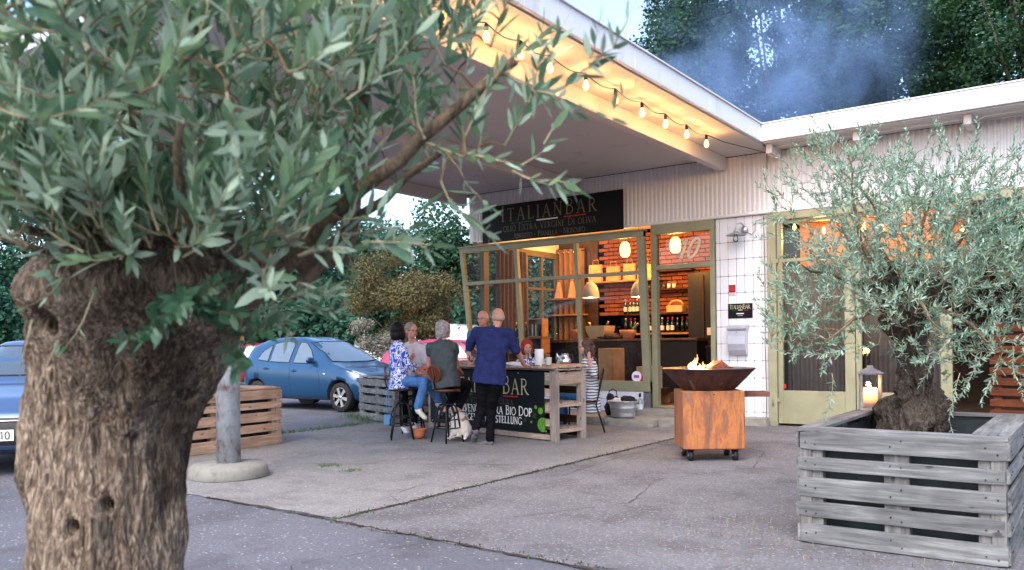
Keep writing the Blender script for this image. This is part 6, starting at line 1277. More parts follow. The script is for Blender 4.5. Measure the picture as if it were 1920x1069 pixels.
# ---------------------------------------------------------------- dog
def dog():
    org=at(862,822,10.98); org.z=0; d=empty('dog',org,0,'white dog with brown patches sitting below the grey haired woman','dog')
    def p(x,y,D): return at(x,y,10.95+D)
    b=MB(); c1,c2=p(866,805,0),p(862,790,.05)
    cap(b,p(868,806,0),p(862,786,.06),.125,.10,16); b.sphere(p(858,795,.05),(.10,.10,.13),16); cap(b,p(862,786,.06),p(855,776,.1),.085,.07,14)
    b.sphere(p(852,768,.13),(.068,.075,.062),14); cap(b,p(849,769,.15),p(842,772,.22),.038,.03,12)
    for (a,k,f) in (((875,803,-.02),(876,815,-.08),(872,822,-.16)),((853,803,-.02),(849,815,-.05),(844,822,-.12))): cap(b,p(*a),p(*k),.058,.034); cap(b,p(*k),p(*f),.03,.024)
    for (a,k,f) in (((856,795,.12),(852,810,.16),(851,820,.16)),((846,795,.14),(843,810,.18),(841,820,.18))): cap(b,p(*a),p(*k),.036,.026); cap(b,p(*k),p(*f),.025,.026)
    cap(b,p(873,815,-.02),p(838,822,-.2),.018,.009)
    for e in((855,761,.1),(848,762,.16)): b.sphere(p(*e),(.02,.012,.034),8)
    dm_=bpy.data.materials.new('dog_coat'); ns,ls,bb=nodes(dm_); bb.inputs['Roughness'].default_value=.9; g=ns.new('ShaderNodeNewGeometry'); n=ns.new('ShaderNodeTexNoise'); n.inputs['Scale'].default_value=5.2; n.inputs['Detail'].default_value=1; ls.new(g.outputs['Position'],n.inputs['Vector']); r=ramp(ns,[(.56,(.52,.47,.43)),(.60,(.26,.13,.06))]); ls.new(n.outputs[0],r.inputs[0]); ls.new(r.outputs[0],bb.inputs['Base Color'])
    remesh('body',b,.009,dm_,d,org,2,.004,40)
    MB().tube([(Vector(p(859,780,.07))+Vector((.075*math.cos(a),.075*math.sin(a),0)))-org for a in [2*PI*i/18 for i in range(19)]],.011,6).build('collar',black_plastic,d)
dog()
o=MB().lathe([(.045,0),(.075,.02),(.098,.08),(.1,.115),(.106,.12),(.106,.135),(.094,.135),(.088,.08),(.0,.07)],n=24).build('terracotta_pot',terra,None); _p=at(786,817,11.3); o.location=(_p.x,_p.y,.008); setp(o,'small terracotta flower pot on the ground between the stool legs','pot')
# ================================================================ pallet table with banner
twx=wood('table_board_x',(.40,.33,.28),(.20,.16,.135),axis=0,grain=26); twy=wood('table_board_y',(.46,.36,.29),(.26,.19,.15),axis=1,grain=26); twz=wood('table_board_z',(.34,.29,.26),(.17,.14,.125),axis=2,grain=26)
tb=empty('pallet_table',(-8.54,9.60,0),R(-11.6),'high table built of weathered pallet boards with a black banner on its front','table')
L=2.76
for x in(.055,L-.05):
    for y in(.05,.57): piece('leg',twz,tb,(x,y,.465),(.10,.085,.93),(0,0,0),.03)
for i in range(5): piece('top_board',twx,tb,(L/2+random.uniform(-.01,.01),.075+.128*i,.945+random.uniform(-.002,.002)),(L+.02,.120,.024),(random.uniform(-.006,.006),0,0),.05)
for i,(x0,x1) in enumerate(((.0,.95),(.95,1.95),(1.95,L+.015))): piece('edge_board',twx,tb,((x0+x1)/2,-.0,.975),(x1-x0-.006,.13,.024),(0,random.uniform(-.006,.006),0))
piece('edge_board',twy,tb,(L-.06,.24,.985),(.17,.32,.03)); piece('edge_board',twy,tb,(L-.06,.50,.99),(.17,.19,.03))
piece('end_apron',twy,tb,(L-.035,.31,.83),(.03,.44,.16)); piece('end_apron',twy,tb,(.035,.31,.83),(.03,.44,.16))
for z in(.13,.47): piece('end_rail',twy,tb,(L-.03,.31,z),(.035,.44,.045)); piece('end_rail',twy,tb,(.03,.31,z),(.035,.44,.045)); 
for z in(.12,.46):
    for i in range(4): piece('shelf_board',twx,tb,(L/2,.11+.13*i,z+.04),(L-.1,.11,.02))
for z0,z1 in((.02,.09),(.2,.3),(.40,.5),(.6,.7),(.8,.91)): piece('front_slat',twx,tb,(L/2-.02,-.002,(z0+z1)/2),(L-.14,.022,z1-z0)); piece('back_slat',wood_dark,tb,(L/2,.62,(z0+z1)/2),(L-.14,.022,z1-z0))
bn=empty('banner',(-8.54,9.60,0),R(-11.6),'black vinyl banner with gold ItalianBar lettering and green olives on the table front','banner')
ban=bpy.data.materials.new('banner_vinyl'); ns,ls,b=nodes(ban); b.inputs['Roughness'].default_value=.45; b.inputs['Specular IOR Level'].default_value=.2; b.inputs['Base Color'].default_value=(.004,.006,.009,1)
BX0,BX1,BZ0,BZ1=.10,2.60,.105,.915
def bw(u,v): 
    return -.022-.006*mnoise.noise(Vector((u*3,v*4,2)))-.005*mnoise.noise(Vector((u*1.2+v*2.5,u-v,5)))-.003*abs(mnoise.noise(Vector(((u+v)*5,(u-v)*2,1))))
mb=MB(); nx,nz=70,24; vs=[(BX0+(BX1-BX0)*i/nx,bw(BX0+(BX1-BX0)*i/nx,BZ0+(BZ1-BZ0)*j/nz),BZ0+(BZ1-BZ0)*j/nz) for j in range(nz+1) for i in range(nx+1)]
mb.add(vs,[(j*(nx+1)+i,j*(nx+1)+i+1,(j+1)*(nx+1)+i+1,(j+1)*(nx+1)+i) for j in range(nz) for i in range(nx)],0,True); mb.build('vinyl',ban,bn,fix=False)
pf=lambda u,v,d:(u,bw(u,v)-.0025-d,v)
def btext(txt,x,z,h,m,wt,tr,small=.84,right=None,serif=True):
    if right is not None: x=right-text_w(txt,h,tr,small)
    mb=MB(); text_mesh(mb,txt,x,z,h,pf,wt,tr,small=small,serif=serif); mb.build('lettering',m,bn,fix=False)
btext('ItalianBar',0,.605,.25,gold2,.085,.075,.84,right=2.29); btext('Olio Extra Vergine Di Oliva',0,.455,.085,MT['dull_gold'],.10,.12,.82,right=1.98); 
btext('natives',0,.315,.105,white_p,.15,.02,.9,right=.98); btext('Olivenöl extra Bio Dop',0,.315,.125,white_p,.15,.015,.84,right=2.36)
btext('direkt vom',0,.195,.105,white_p,.15,.02,.84,right=.95); btext('eigener Herstellung',0,.195,.112,white_p,.15,.015,.84,right=2.16)
for x0,x1,m in((.80,1.12,green_p),(1.22,1.54,white_p),(1.78,2.08,red_p)):
    mb=MB(); n=8; vs=[]; 
    for i in range(n+1): u=x0+(x1-x0)*i/n; vs+=[pf(u,.56,0),pf(u,.578,0)]
    mb.add(vs,[(2*i,2*i+2,2*i+3,2*i+1) for i in range(n)]); mb.build('stripe',m,bn,fix=False)
ol=mat('olive_green_print',(.07,.22,.02),.4,.35,22); ol2=mat('dark_green_print',(.008,.04,.006),.4,.4,22)
for (x,z,r_,m,d) in [(2.56,.215,.105,ol,.3),(2.52,.40,.05,ol,.2),(2.40,.33,.04,ol2,.1),(2.60,.44,.04,ol2,.25),(2.33,.42,.032,ol2,.15),(2.43,.445,.028,ol,.1),(2.62,.37,.03,ol2,.3),(2.22,.26,.03,ol2,.1),(1.95,.42,.02,ol2,.1),(1.60,.27,.02,ol2,.1),(1.30,.26,.035,ol2,.1),(1.12,.30,.03,ol2,.1),(2.34,.24,.018,ol,.1)]:
    mb=MB(); n=18; c=pf(x,z,.0004+d*.001); vs=[c]+[pf(min(BX1,x+r_*math.cos(2*PI*k/n)),z+r_*.92*math.sin(2*PI*k/n),.0004+d*.001) for k in range(n)]; mb.add(vs,[(0,k+1,(k+1)%n+1) for k in range(n)]); mb.build('olive_print',m,bn,fix=False)
for x in(.16,.8,1.45,2.1,2.62):
    for z in(.135,.895):
        if z>.5 or x!=2.1: MB().lathe([(.006,0),(.011,0),(.012,.003),(.006,.003)],pf(x,z,.002),12,M=Matrix.Rotation(R(90),3,'X'),closed=True).build('eyelet',steel,bn)
# ---- things on the table (table frame: tp gives world points)
def tp(x,y,z=.957): c,s=math.cos(R(-11.6)),math.sin(R(-11.6)); return Vector((-8.54+x*c-y*s,9.60+x*s+y*c,z))
o=MB().lathe([(.02,0),(.06,0),(.061,.002),(.061,.255),(.06,.26),(.02,.26)],n=24,closed=False).build('paper_roll',mat('white_paper',(.72,.72,.74),.9,.04,14,.2),None,tp(2.28,.2)); setp(o,'upright white paper towel roll on the table beside the man\'s hand','paper roll')
mg=empty('mug',tp(2.46,.2,1.0),0,'white enamel mug on the wooden tray','mug'); MB().lathe([(.03,0),(.04,.005),(.043,.1),(.047,.104),(.04,.1),(.036,.01),(0,.01)],n=20).build('cup',white_p,mg); MB().tube([(-.042,0,.08),(-.07,0,.07),(-.07,0,.035),(-.042,0,.02)],.006,6).build('handle',white_p,mg)
ke=empty('steel_jug',tp(2.56,.42,1.0),R(20),'shiny round steel jug on the tray at the table end','jug'); MB().lathe([(.05,0),(.075,.01),(.085,.05),(.07,.095),(.05,.11),(.05,.145),(.055,.15),(.04,.15)],n=24).build('body',chrome,ke); MB().tube([(-.06,0,.07),(-.10,0,.11),(-.115,0,.16)],.012,8).build('spout',chrome,ke); MB().tube([(.05,0,.14),(.1,0,.13),(.11,0,.07),(.08,0,.03)],.007,6).build('handle',black_plastic,ke)
o=MB().lathe([(.055,0),(.052,.01),(.022,.11),(.02,.125)],n=18).build('glass_cone',mat('frosted_glass',(.6,.62,.62),.15,.05,spec=.8,trans=.5),None,tp(2.42,.46,1.0)); setp(o,'small frosted glass cone lamp between mug and steel jug','lamp')
tr=empty('wooden_tray',tp(2.44,.38,.985),R(-11.6),'pale wooden board tray at the right end of the table top','tray')
for i in range(3): piece('board',wood('tray_board%d'%i,(.50,.30,.15),(.36,.2,.09),axis=0,grain=20,knots=False),tr,(0,-.13+.13*i,.012),(.62,.125,.028))
bx=empty('wooden_box',tp(.72,.3,.957),R(-11.6),'low wooden box on the table left of the navy man','box')
for d in (((0,0,.01),(.36,.24,.02)),((0,-.12,.05),(.36,.015,.09)),((0,.12,.05),(.36,.015,.09)),((-.18,0,.05),(.015,.24,.09)),((.18,0,.05),(.015,.24,.09))): piece('board',twx,bx,*d)
o=block('green_menu',mat('green_cover',(.03,.12,.05),.6),None,tp(.95,.12,.975),(.2,.12,.02),R(-11.6)); setp(o,'dark green booklet on the table edge beside the wooden box','booklet')
cloth_lump('plastic_bag',tp(1.86,.14,1.0),(.17,.11,.04),mat('white_film',(.6,.6,.62),.3,.1,10,.3),21,'crumpled white plastic bag on the table behind the navy man','plastic bag')
o=block('magenta_phone',mat('magenta_case',(.45,.04,.35),.4),None,tp(2.66,.5,1.01),(.12,.07,.014),R(10)); setp(o,'magenta cased phone lying at the table end','phone')
o=block('black_phone',black_plastic,None,tp(2.3,.1,.995),(.15,.08,.01),R(-20)); setp(o,'black phone lying on the table front edge right of the hand','phone')
o=block('black_tablet',mat('dark_bronze',(.09,.06,.05),.5),None,tuple(at(790,693,11.7)),(.12,.08,.01),R(20)); setp(o,'dark phone held by the man with glasses','phone')
def wineglass(loc,label,wine=None):
    g=empty('wine_glass',loc,0,label,'wine glass'); MB().lathe([(.034,0),(.034,.003),(.004,.008),(.004,.085),(.02,.10),(.038,.13),(.040,.16),(.033,.205)],n=18,closed=True).build('glass',clear,g)
    MB().lathe([(0,.098),(.018,.102),(.033,.128),(.0,.129)],n=16).build('wine',mat('white_wine',(.6,.5,.2),.1,.05,trans=.5),g)
wineglass(at(884,692,11.95),'wine glass held by the man behind the navy man'); wineglass(tp(1.95,.35),'wine glass beside the crumpled plastic bag')
for i,(x,y) in enumerate(((2.3,.52),(2.38,.6))): bottle(tuple(tp(x,y)),.2,.02,dg,['small dark bottle left of the frosted cone','small dark bottle right behind the paper roll'][i],'small bottles on the table')
bs=empty('basil_pot',tp(2.1,.45),0,'small green herb plant in a pot on the table','plant'); MB().lathe([(.03,0),(.045,.07),(.04,.07),(0,.06)],n=14).build('pot',white_p,bs)
nL=70; P_=rng.normal(size=(nL,3))*.022+np.array([0,0,.12]); o=link('leaves',leaves_mesh('leaves',P_,unit(P_-np.array([0,0,.06])),rand_unit(nL)+np.array([0,0,1]),np.full(nL,.035),np.full(nL,.02),leaf_mat('basil_leaf',(.03,.16,.03),(.08,.25,.08),(.06,.22,.05),.5,.3,9)),bs); o['kind']='stuff'
# ================================================================ cars
glass_car=mat('car_glass',(.03,.045,.055),.04,.1,3,0,spec=1.0,coat=1); tyre=mat('tyre_rubber',(.018,.018,.019),.8,.2,20,.2); alloy=mat('alloy_rim',(.5,.5,.52),.3,.1,5,0,metal=.8)
light_m=mat('headlight_glass',(.55,.58,.6),.08,.3,30,0,spec=.8,coat=1,metal=.3); trim=mat('car_trim',(.015,.015,.017),.5,.1); tail_m=mat('tail_lamp',(.4,.01,.015),.15,.1,coat=1)
def carpaint(name,c): return mat(name,c,.28,.04,2,0,metal=.35,coat=.6,spec=.4)
def interp(tab,x):
    for (x0,y0),(x1,y1) in zip(tab[:-1],tab[1:]):
        if x<=x1: t=(x-x0)/(x1-x0); t=max(0,t); t=t*t*(3-2*t)*.35+t*.65; return y0+(y1-y0)*t
    return tab[-1][1]
def car(label,paint,loc,rz,prof,belt,Wd=1.66,sill=.2,wheels=(.72,3.17),wr=.295,glassS=None,ws=None,rear=None,doors=(),handles=(),lights=None,mirror=None,tails=None,group='cars in the car park',plate=None,cat='car',signal=True,glassm=None,spokes=6):
    """prof: roof line height along x, belt: shoulder height along x; x runs from the nose (0) to the tail (L)."""
    root=empty('parked_car',loc,rz,label,cat,group); L=prof[-1][0]; nx=56; V=[]; ring=[]
    for i in range(nx+1):
        x=L*i/nx; top=interp(prof,x); bl=min(interp(belt,x),top-.005); e=min(x,L-x); ew=1-.30*max(0,1-e/.55)**2.2; w=Wd/2*ew; bot=sill+.10*max(0,1-e/.35)**2
        gh=top-bl; tum=.30*min(1,gh/.45)*w/(Wd/2)
        pts=[(0,bot),(w*.80,bot),(w*.95,bot+.03),(w*.985,bot+.16),(w,bot+(bl-bot)*.55),(w*.985,bl-(bl-bot)*.12),(w*.95,bl)]
        pts+=[(w*.95-tum*.42*1.0,bl+gh*.45),(w*.95-tum*.80,bl+gh*.82),(w*.95-tum*1.08,bl+gh*.955),(w*.5,top-.003),(0,top)] if gh>.06 else [(w*.91,bl+gh*.3),(w*.84,bl+gh*.6),(w*.72,bl+gh*.85),(w*.42,top-.002),(0,top)]
        ring.append([(x,y,z) for y,z in pts])
    k=len(ring[0]); bm=bmesh.new(); G={}
    for i,rg in enumerate(ring):
        for j,(x,y,z) in enumerate(rg):
            G[(i,j,1)]=bm.verts.new((x,-y,z)); G[(i,j,-1)]=G[(i,j,1)] if y<1e-6 else bm.verts.new((x,y,z))
    for i in range(nx):
        for j in range(k-1):
            for s_ in(1,-1):
                q=[G[(i,j,s_)],G[(i+1,j,s_)],G[(i+1,j+1,s_)],G[(i,j+1,s_)]]
                try: bm.faces.new(q if s_>0 else q[::-1])
                except ValueError: pass
    for i in(0,nx):
        q=[G[(i,j,1)] for j in range(k)]+[G[(i,j,-1)] for j in range(k-2,0,-1)]
        try: bm.faces.new(q)
        except ValueError: pass
    bmesh.ops.recalc_face_normals(bm,faces=bm.faces)
    for f_ in bm.faces: f_.smooth=True
    me=bpy.data.meshes.new('body'); bm.to_mesh(me); bm.free(); me.materials.append(paint); me.materials.append(trim)
    tmp=bpy.data.objects.new('tmp',me); COL.objects.link(tmp); cut=[]
    sd=tmp.modifiers.new('s','SUBSURF'); sd.levels=1
    for x in wheels:
        for s_ in(-1,1):
            c=bpy.data.objects.new('cut',MB().tube([(x,s_*(Wd/2-.26),wr),(x,s_*(Wd/2+.1),wr)],wr+.055,32,smooth=False).mesh('cut',trim)); COL.objects.link(c); cut.append(c); m_=tmp.modifiers.new('b','BOOLEAN'); m_.object=c; m_.operation='DIFFERENCE'; m_.solver='EXACT'
    dgp=bpy.context.evaluated_depsgraph_get(); bme2=bpy.data.meshes.new_from_object(tmp.evaluated_get(dgp))
    bm=bmesh.new(); bm.from_mesh(me if len(bme2.vertices)<50 else bme2); bvh=BVHTree.FromBMesh(bm); bm.free()
    bpy.data.objects.remove(tmp); [bpy.data.objects.remove(c) for c in cut]
    bme2.polygons.foreach_set('use_smooth',[True]*len(bme2.polygons)); body=link('body',bme2,root)
    def patch(name,poly,side,m,parent=None,off=.004,cell=.06,th=0):
        "outline drawn on the side (x,z), or front/rear (y,z), or hood/screen by projection, laid on the body"
        bm=bmesh.new(); vs=[bm.verts.new((u,v,0)) for u,v in poly]; bm.faces.new(vs); us=[u for u,_ in poly]; vv=[v for _,v in poly]
        for (lo,hi,ax) in((min(us),max(us),0),(min(vv),max(vv),1)):
            n_=max(1,int((hi-lo)/cell))
            for q in range(1,n_):
                co=[0,0,0];no=[0,0,0];co[ax]=lo+(hi-lo)*q/n_;no[ax]=1; bmesh.ops.bisect_plane(bm,geom=bm.verts[:]+bm.edges[:]+bm.faces[:],plane_co=co,plane_no=no)
        ok=True
        for v in bm.verts:
            u,w_=v.co.x,v.co.y
            o_,d_={'R':((u,-3,w_),(0,1,0)),'L':((u,3,w_),(0,-1,0)),'F':((-3,u,w_),(1,0,0)),'B':((L+3,u,w_),(-1,0,0))}[side]
            hit=bvh.ray_cast(Vector(o_),Vector(d_))
            if hit[0] is None: v.co=Vector(o_)+Vector(d_)*3; continue
            n_=hit[1] if hit[1].dot(Vector(d_))<0 else -hit[1]; v.co=hit[0]+n_*off
        bmesh.ops.recalc_face_normals(bm,faces=bm.faces)
        for f_ in bm.faces: f_.smooth=True
        me=bpy.data.meshes.new(name); bm.to_mesh(me); bm.free(); me.materials.append(m); return link(name,me,parent or root)
    def strip(name,pts,side,m,w=.006,off=.002,parent=None):
        P=[]
        for a,b_ in zip(pts[:-1],pts[1:]):
            n_=max(1,int(math.hypot(b_[0]-a[0],b_[1]-a[1])/.05))
            for q in range(n_+(b_==pts[-1])):
                u=a[0]+(b_[0]-a[0])*q/n_; w_=a[1]+(b_[1]-a[1])*q/n_
                o_,d_={'R':((u,-3,w_),(0,1,0)),'L':((u,3,w_),(0,-1,0)),'F':((-3,u,w_),(1,0,0)),'B':((L+3,u,w_),(-1,0,0))}[side]; hit=bvh.ray_cast(Vector(o_),Vector(d_))
                if hit[0]: P.append(hit[0]+(hit[1] if hit[1].dot(Vector(d_))<0 else -hit[1])*off)
        if len(P)>1: return MB().tube(P,w/2,5).build(name,m,parent or root)
    gm=glassm or glass_car
    for sd_ in('R','L'):
        for poly in glassS or []: patch('side_window',poly,sd_,gm); strip('window_seal',poly+[poly[0]],sd_,trim,.016,.004)
        for dl in doors: strip('door_gap',dl,sd_,trim,.008,.0)
        for hx,hz in handles:
            hit=bvh.ray_cast(Vector((hx,-3 if sd_=='R' else 3,hz)),Vector((0,1 if sd_=='R' else -1,0)))
            if hit[0]: s_=-1 if sd_=='R' else 1; MB().bar(hit[0]+Vector((-.075,s_*.02,0)),hit[0]+Vector((.075,s_*.02,0)),.02,.022,.006).build('door_handle',paint,root); MB().sphere(hit[0],(.045,.008,.03),10).build('handle_recess',trim,root)
    if ws: patch('windscreen',ws,'F',gm,cell=.1); strip('windscreen_seal',ws+[ws[0]],'F',trim,.02,.004)
    if rear: patch('rear_window',rear,'B',gm,cell=.1)
    if lights:
        for s_ in(1,-1):
            for nm,poly in lights: o_=patch(nm,[(s_*a,z) for a,z in poly],'F',light_m,off=.006,cell=.05); 
    if tails:
        for s_ in(1,-1): patch('tail_lamp',[(s_*a,z) for a,z in tails],'B',tail_m,off=.006,cell=.05)
    if mirror:
        for s_ in(-1,1):
            x,z=mirror; hit=bvh.ray_cast(Vector((x,s_*3,z)),Vector((0,-s_,0))); b0=hit[0] if hit[0] else Vector((x,s_*Wd*.45,z))
            mb=MB(); mb.sphere(b0+Vector((.01,s_*.10,.03)),(.055,.10,.065),14); mb.tube([b0,b0+Vector((0,s_*.06,.0))],.022,8); mb.build('mirror',paint if True else trim,root)
    for wi,x in enumerate(wheels):
        for s_ in(-1,1):
            yy=s_*(Wd/2-.115); tb_=MB(); tb_.lathe([(wr*.66,-.085),(wr*.9,-.095),(wr*.99,-.07),(wr,0),(wr*.99,.07),(wr*.9,.095),(wr*.66,.085)],(0,0,0),36,M=Matrix.Rotation(R(90),3,'X'),closed=True)
            w_=empty('wheel',(x,yy,wr)); w_.parent=root; tb_.build('tyre',tyre,w_)
            rm=MB(); q=.085*s_; rm.tube([(0,q*.1,0),(0,q*.35,0)],wr*.60,28,smooth=False); ro=rm.build('brake_backing',trim,w_)
            rr=MB(); rr.lathe([(wr*.62,.0),(wr*.69,.0),(wr*.69,.02),(wr*.62,.02)],(0,q-.01 if s_>0 else q+.01,0),32,M=Matrix.Rotation(R(90),3,'X'),closed=True)
            for kx in range(spokes):
                a=2*PI*kx/spokes+.2; ca,sa=math.cos(a),math.sin(a); rr.bar((ca*.03,q*.85,sa*.03),(ca*wr*.64,q*.9,sa*wr*.64),.05,.016,.004,up=(0,1,0)) if False else rr.add([(ca*.02-sa*.022,q*.95,sa*.02+ca*.022),(ca*.02+sa*.022,q*.95,sa*.02-ca*.022),(ca*wr*.65+sa*.034,q,sa*wr*.65-ca*.034),(ca*wr*.65-sa*.034,q,sa*wr*.65+ca*.034),(ca*.02-sa*.022,q*.6,sa*.02+ca*.022),(ca*.02+sa*.022,q*.6,sa*.02-ca*.022),(ca*wr*.65+sa*.034,q*.7,sa*wr*.65-ca*.034),(ca*wr*.65-sa*.034,q*.7,sa*wr*.65+ca*.034)],[(0,1,2,3),(4,7,6,5),(0,4,5,1),(1,5,6,2),(2,6,7,3),(3,7,4,0)])
            rr.tube([(0,q*.6,0),(0,q*1.02,0)],.035,14); rr.build('rim',alloy,w_)
            MB().tube([(x,s_*(Wd/2-.27),wr),(x,s_*(Wd/2-.262),wr)],wr+.05,24,smooth=False).build('wheel_arch',trim,root)
    return root,patch,strip,bvh
prof=[(0,.50),(.06,.62),(.25,.76),(.6,.86),(.98,.955),(1.35,1.20),(1.72,1.41),(2.1,1.485),(2.6,1.50),(3.1,1.45),(3.5,1.32),(3.68,1.12),(3.76,.85),(3.78,.5)]
belt=[(0,.44),(.25,.66),(.6,.78),(1.0,.86),(1.7,.90),(2.6,.945),(3.2,.985),(3.55,.99),(3.7,.8),(3.78,.45)]
gs_=[[(1.42,.945),(2.02,.955),(2.02,1.375),(1.86,1.36),(1.66,1.22)],[(2.14,.96),(2.72,.98),(2.76,1.35),(2.5,1.395),(2.14,1.39)],[(2.78,.985),(3.12,1.02),(3.04,1.20),(2.82,1.33)]]
r_,pt,stp,bv=car('metallic blue five door hatchback parked behind the grey pallet box',carpaint('metallic_blue',(.005,.052,.130)),(0,0,0),0,prof,belt,glassS=gs_,
 ws=[(-.62,.985),(-.3,.965),(.3,.965),(.62,.985),(.50,1.36),(.3,1.385),(-.3,1.385),(-.50,1.36)],rear=[(-.5,1.05),(.5,1.05),(.42,1.33),(-.42,1.33)],
 doors=[[(1.30,.88),(1.22,.7),(1.20,.3),(2.02,.28),(2.08,.6),(2.08,.95)],[(2.08,.28),(2.75,.28),(2.95,.55),(3.05,.75),(3.1,.96)],[(1.28,.235),(2.85,.235)]],handles=[(1.95,.80),(2.80,.84)],
 lights=[('headlight',[(.50,.60),(.74,.68),(.76,.80),(.66,.80),(.42,.66)])],mirror=(1.45,.98),wheels=(.66,3.1),wr=.29,signal=True,glassm=mat('bright_car_glass',(.07,.10,.13),.05,.1,3,0,spec=1,coat=1))
# car nose points to +X: the body is modelled nose at x=0, so turn it half round
r_.location=(-11.42,10.93+.83+.06,0); r_.rotation_euler=(0,0,PI+R(2))
for s_ in(-1,1): 
    h=bv.ray_cast(Vector((1.08,s_*3,.74)),Vector((0,-s_,0)))
    if h[0]: MB().sphere(h[0],(.03,.01,.018),10).build('side_indicator',light_m,r_)
MB().tube([(1.2,-.45,.985),(1.28,-.1,1.0),(1.22,.0,.99)],.008,5).build('wiper',trim,r_); MB().tube([(1.2,.25,.985),(1.28,.6,1.01)],.008,5).build('wiper',trim,r_); MB().tube([(2.0,0,1.48),(2.15,0,1.55)],.006,5).build('aerial',trim,r_)
sal_prof=[(0,.5),(.08,.66),(.4,.80),(1.1,.92),(1.7,1.25),(2.1,1.41),(3.0,1.44),(3.8,1.30),(4.2,1.05),(4.35,.7),(4.4,.5)]; sal_belt=[(0,.45),(.4,.72),(1.1,.84),(3.0,.92),(4.1,.96),(4.4,.5)]
gs2=[[(1.75,.95),(2.35,.95),(2.35,1.34),(2.12,1.33)],[(2.45,.95),(3.2,.97),(3.2,1.33),(2.45,1.36)],[(3.3,.98),(3.75,1.02),(3.35,1.30)]]
def other(label,col,px,py,D,rz,flip=False,**k):
    r,p_,s_,b_=car(label,carpaint(*col),(0,0,0),0,k.pop('prof',sal_prof),k.pop('belt',sal_belt),Wd=1.75,glassS=gs2,ws=[(-.66,1.0),(.66,1.0),(.54,1.34),(-.54,1.34)],rear=[(-.58,1.02),(.58,1.02),(.5,1.3),(-.5,1.3)],doors=[[(1.5,.86),(1.45,.3),(2.4,.3),(2.4,.95)],[(2.4,.3),(3.2,.3),(3.4,.9)]],handles=[(2.25,.82),(3.15,.85)],lights=[('headlight',[(.5,.62),(.78,.68),(.78,.78),(.5,.74)])],tails=[(.6,.75),(.8,.78),(.76,.98),(.6,.95)],mirror=(1.7,.98),wheels=(.85,3.45),wr=.31,**k)
    q=at(px,py,D); c,s=math.cos(rz),math.sin(rz); r.location=(q.x-2.2*c+.0*s,q.y-2.2*s,0); r.rotation_euler=(0,0,rz); return r,p_,s_,b_
other('dark red hatchback parked behind the tail of the blue car',('dark_red_paint',(.22,.012,.03)),478,644,26,_y+R(5)); 
other('pink red car behind the table with its windscreen towards the guests',('pink_red_paint',(.36,.03,.075)),872,644,20.5,_y+R(160))
other('silver car half hidden behind the seated man with glasses',('silver_paint',(.42,.44,.46)),765,644,24,_y+R(170))
wc=other('white estate car with its tail to the viewer at the left edge',('white_car_paint',(.62,.63,.66)),2,644,22,_y-R(92))
bsc=other('blue grey car with number plate 1410 at the left picture edge',('blue_grey_paint',(.04,.085,.20)),94,644,10.4,_y+R(104)); bsc[1]('grille',[(-.74,.27),(.74,.27),(.76,.60),(-.76,.60)],'F',trim,off=.006); bsc[2]('grille_trim',[(-.6,.57),(.6,.57)],'F',chrome,w=.02,off=.01)
# plates
def plate(parent,p_,side,txt,c,w=.52,h=.11):
    q=p_('number_plate',[(c[0]-w/2,c[1]-h/2),(c[0]+w/2,c[1]-h/2),(c[0]+w/2,c[1]+h/2),(c[0]-w/2,c[1]+h/2)],side,mat('plate_white',(.62,.62,.6),.5,.03),off=.012,cell=.6)
    sg=-1 if side=='F' else 1; mb=MB(); xs=[v.co.x for v in q.data.vertices]; xx=(min(xs)-.004) if side=='F' else (max(xs)+.004)
    text_mesh(mb,txt,-text_w(txt,.075,.1,1)/2,c[1]-.037,.075,lambda u,v,d:(xx+sg*d,(-u if side=='F' else u)+c[0],v),.16,.1,small=1,serif=False); mb.build('plate_lettering',black_plastic,q,fix=False)
plate(bsc[0],bsc[1],'F','HK L 1410',(0,.43)); plate(wc[0],wc[1],'B','WK TC A4',(0,.72))
# delivery van far behind
vn=other('white van with dark lettering behind the pink red car',('van_white',(.66,.67,.68)),858,644,29,_y+R(178),prof=[(0,.6),(.1,.9),(.6,1.15),(1.1,1.7),(1.5,1.98),(2.4,2.02),(4.0,2.0),(4.3,1.9),(4.4,.6)],belt=[(0,.5),(.5,1.0),(1.4,1.1),(4.1,1.12),(4.4,.6)],cat='van')
# shed with a white gable in the far left
sh=empty('white_gable_shed',(at(14,644,52).x,at(14,644,52).y,0),_y,'small shed with white edged gable roof far away at the left edge','shed')
MB().box((0,0,1.1),(3.4,3,2.2)).build('wall',mat('shed_wall',(.22,.24,.24),.8,.2,2),sh); MB().prism([(-2,2.2),(2,2.2),(0,3.6)],'y',-1.6,1.6).build('roof',mat('shed_roof',(.1,.11,.12),.8,.2,2),sh)
for s_ in(-1,1): MB().bar((s_*2.05,-1.66,2.15),(0,-1.66,3.65),.1,.14).build('barge_board',white_p,sh); MB().bar((s_*1.0,-1.66,1.3),(s_*1.0,-1.66,2.7),.1,.1).build('post',white_p,sh)
MB().bar((-1.6,-1.66,2.3),(1.6,-1.66,2.3),.1,.1).build('tie_beam',white_p,sh)
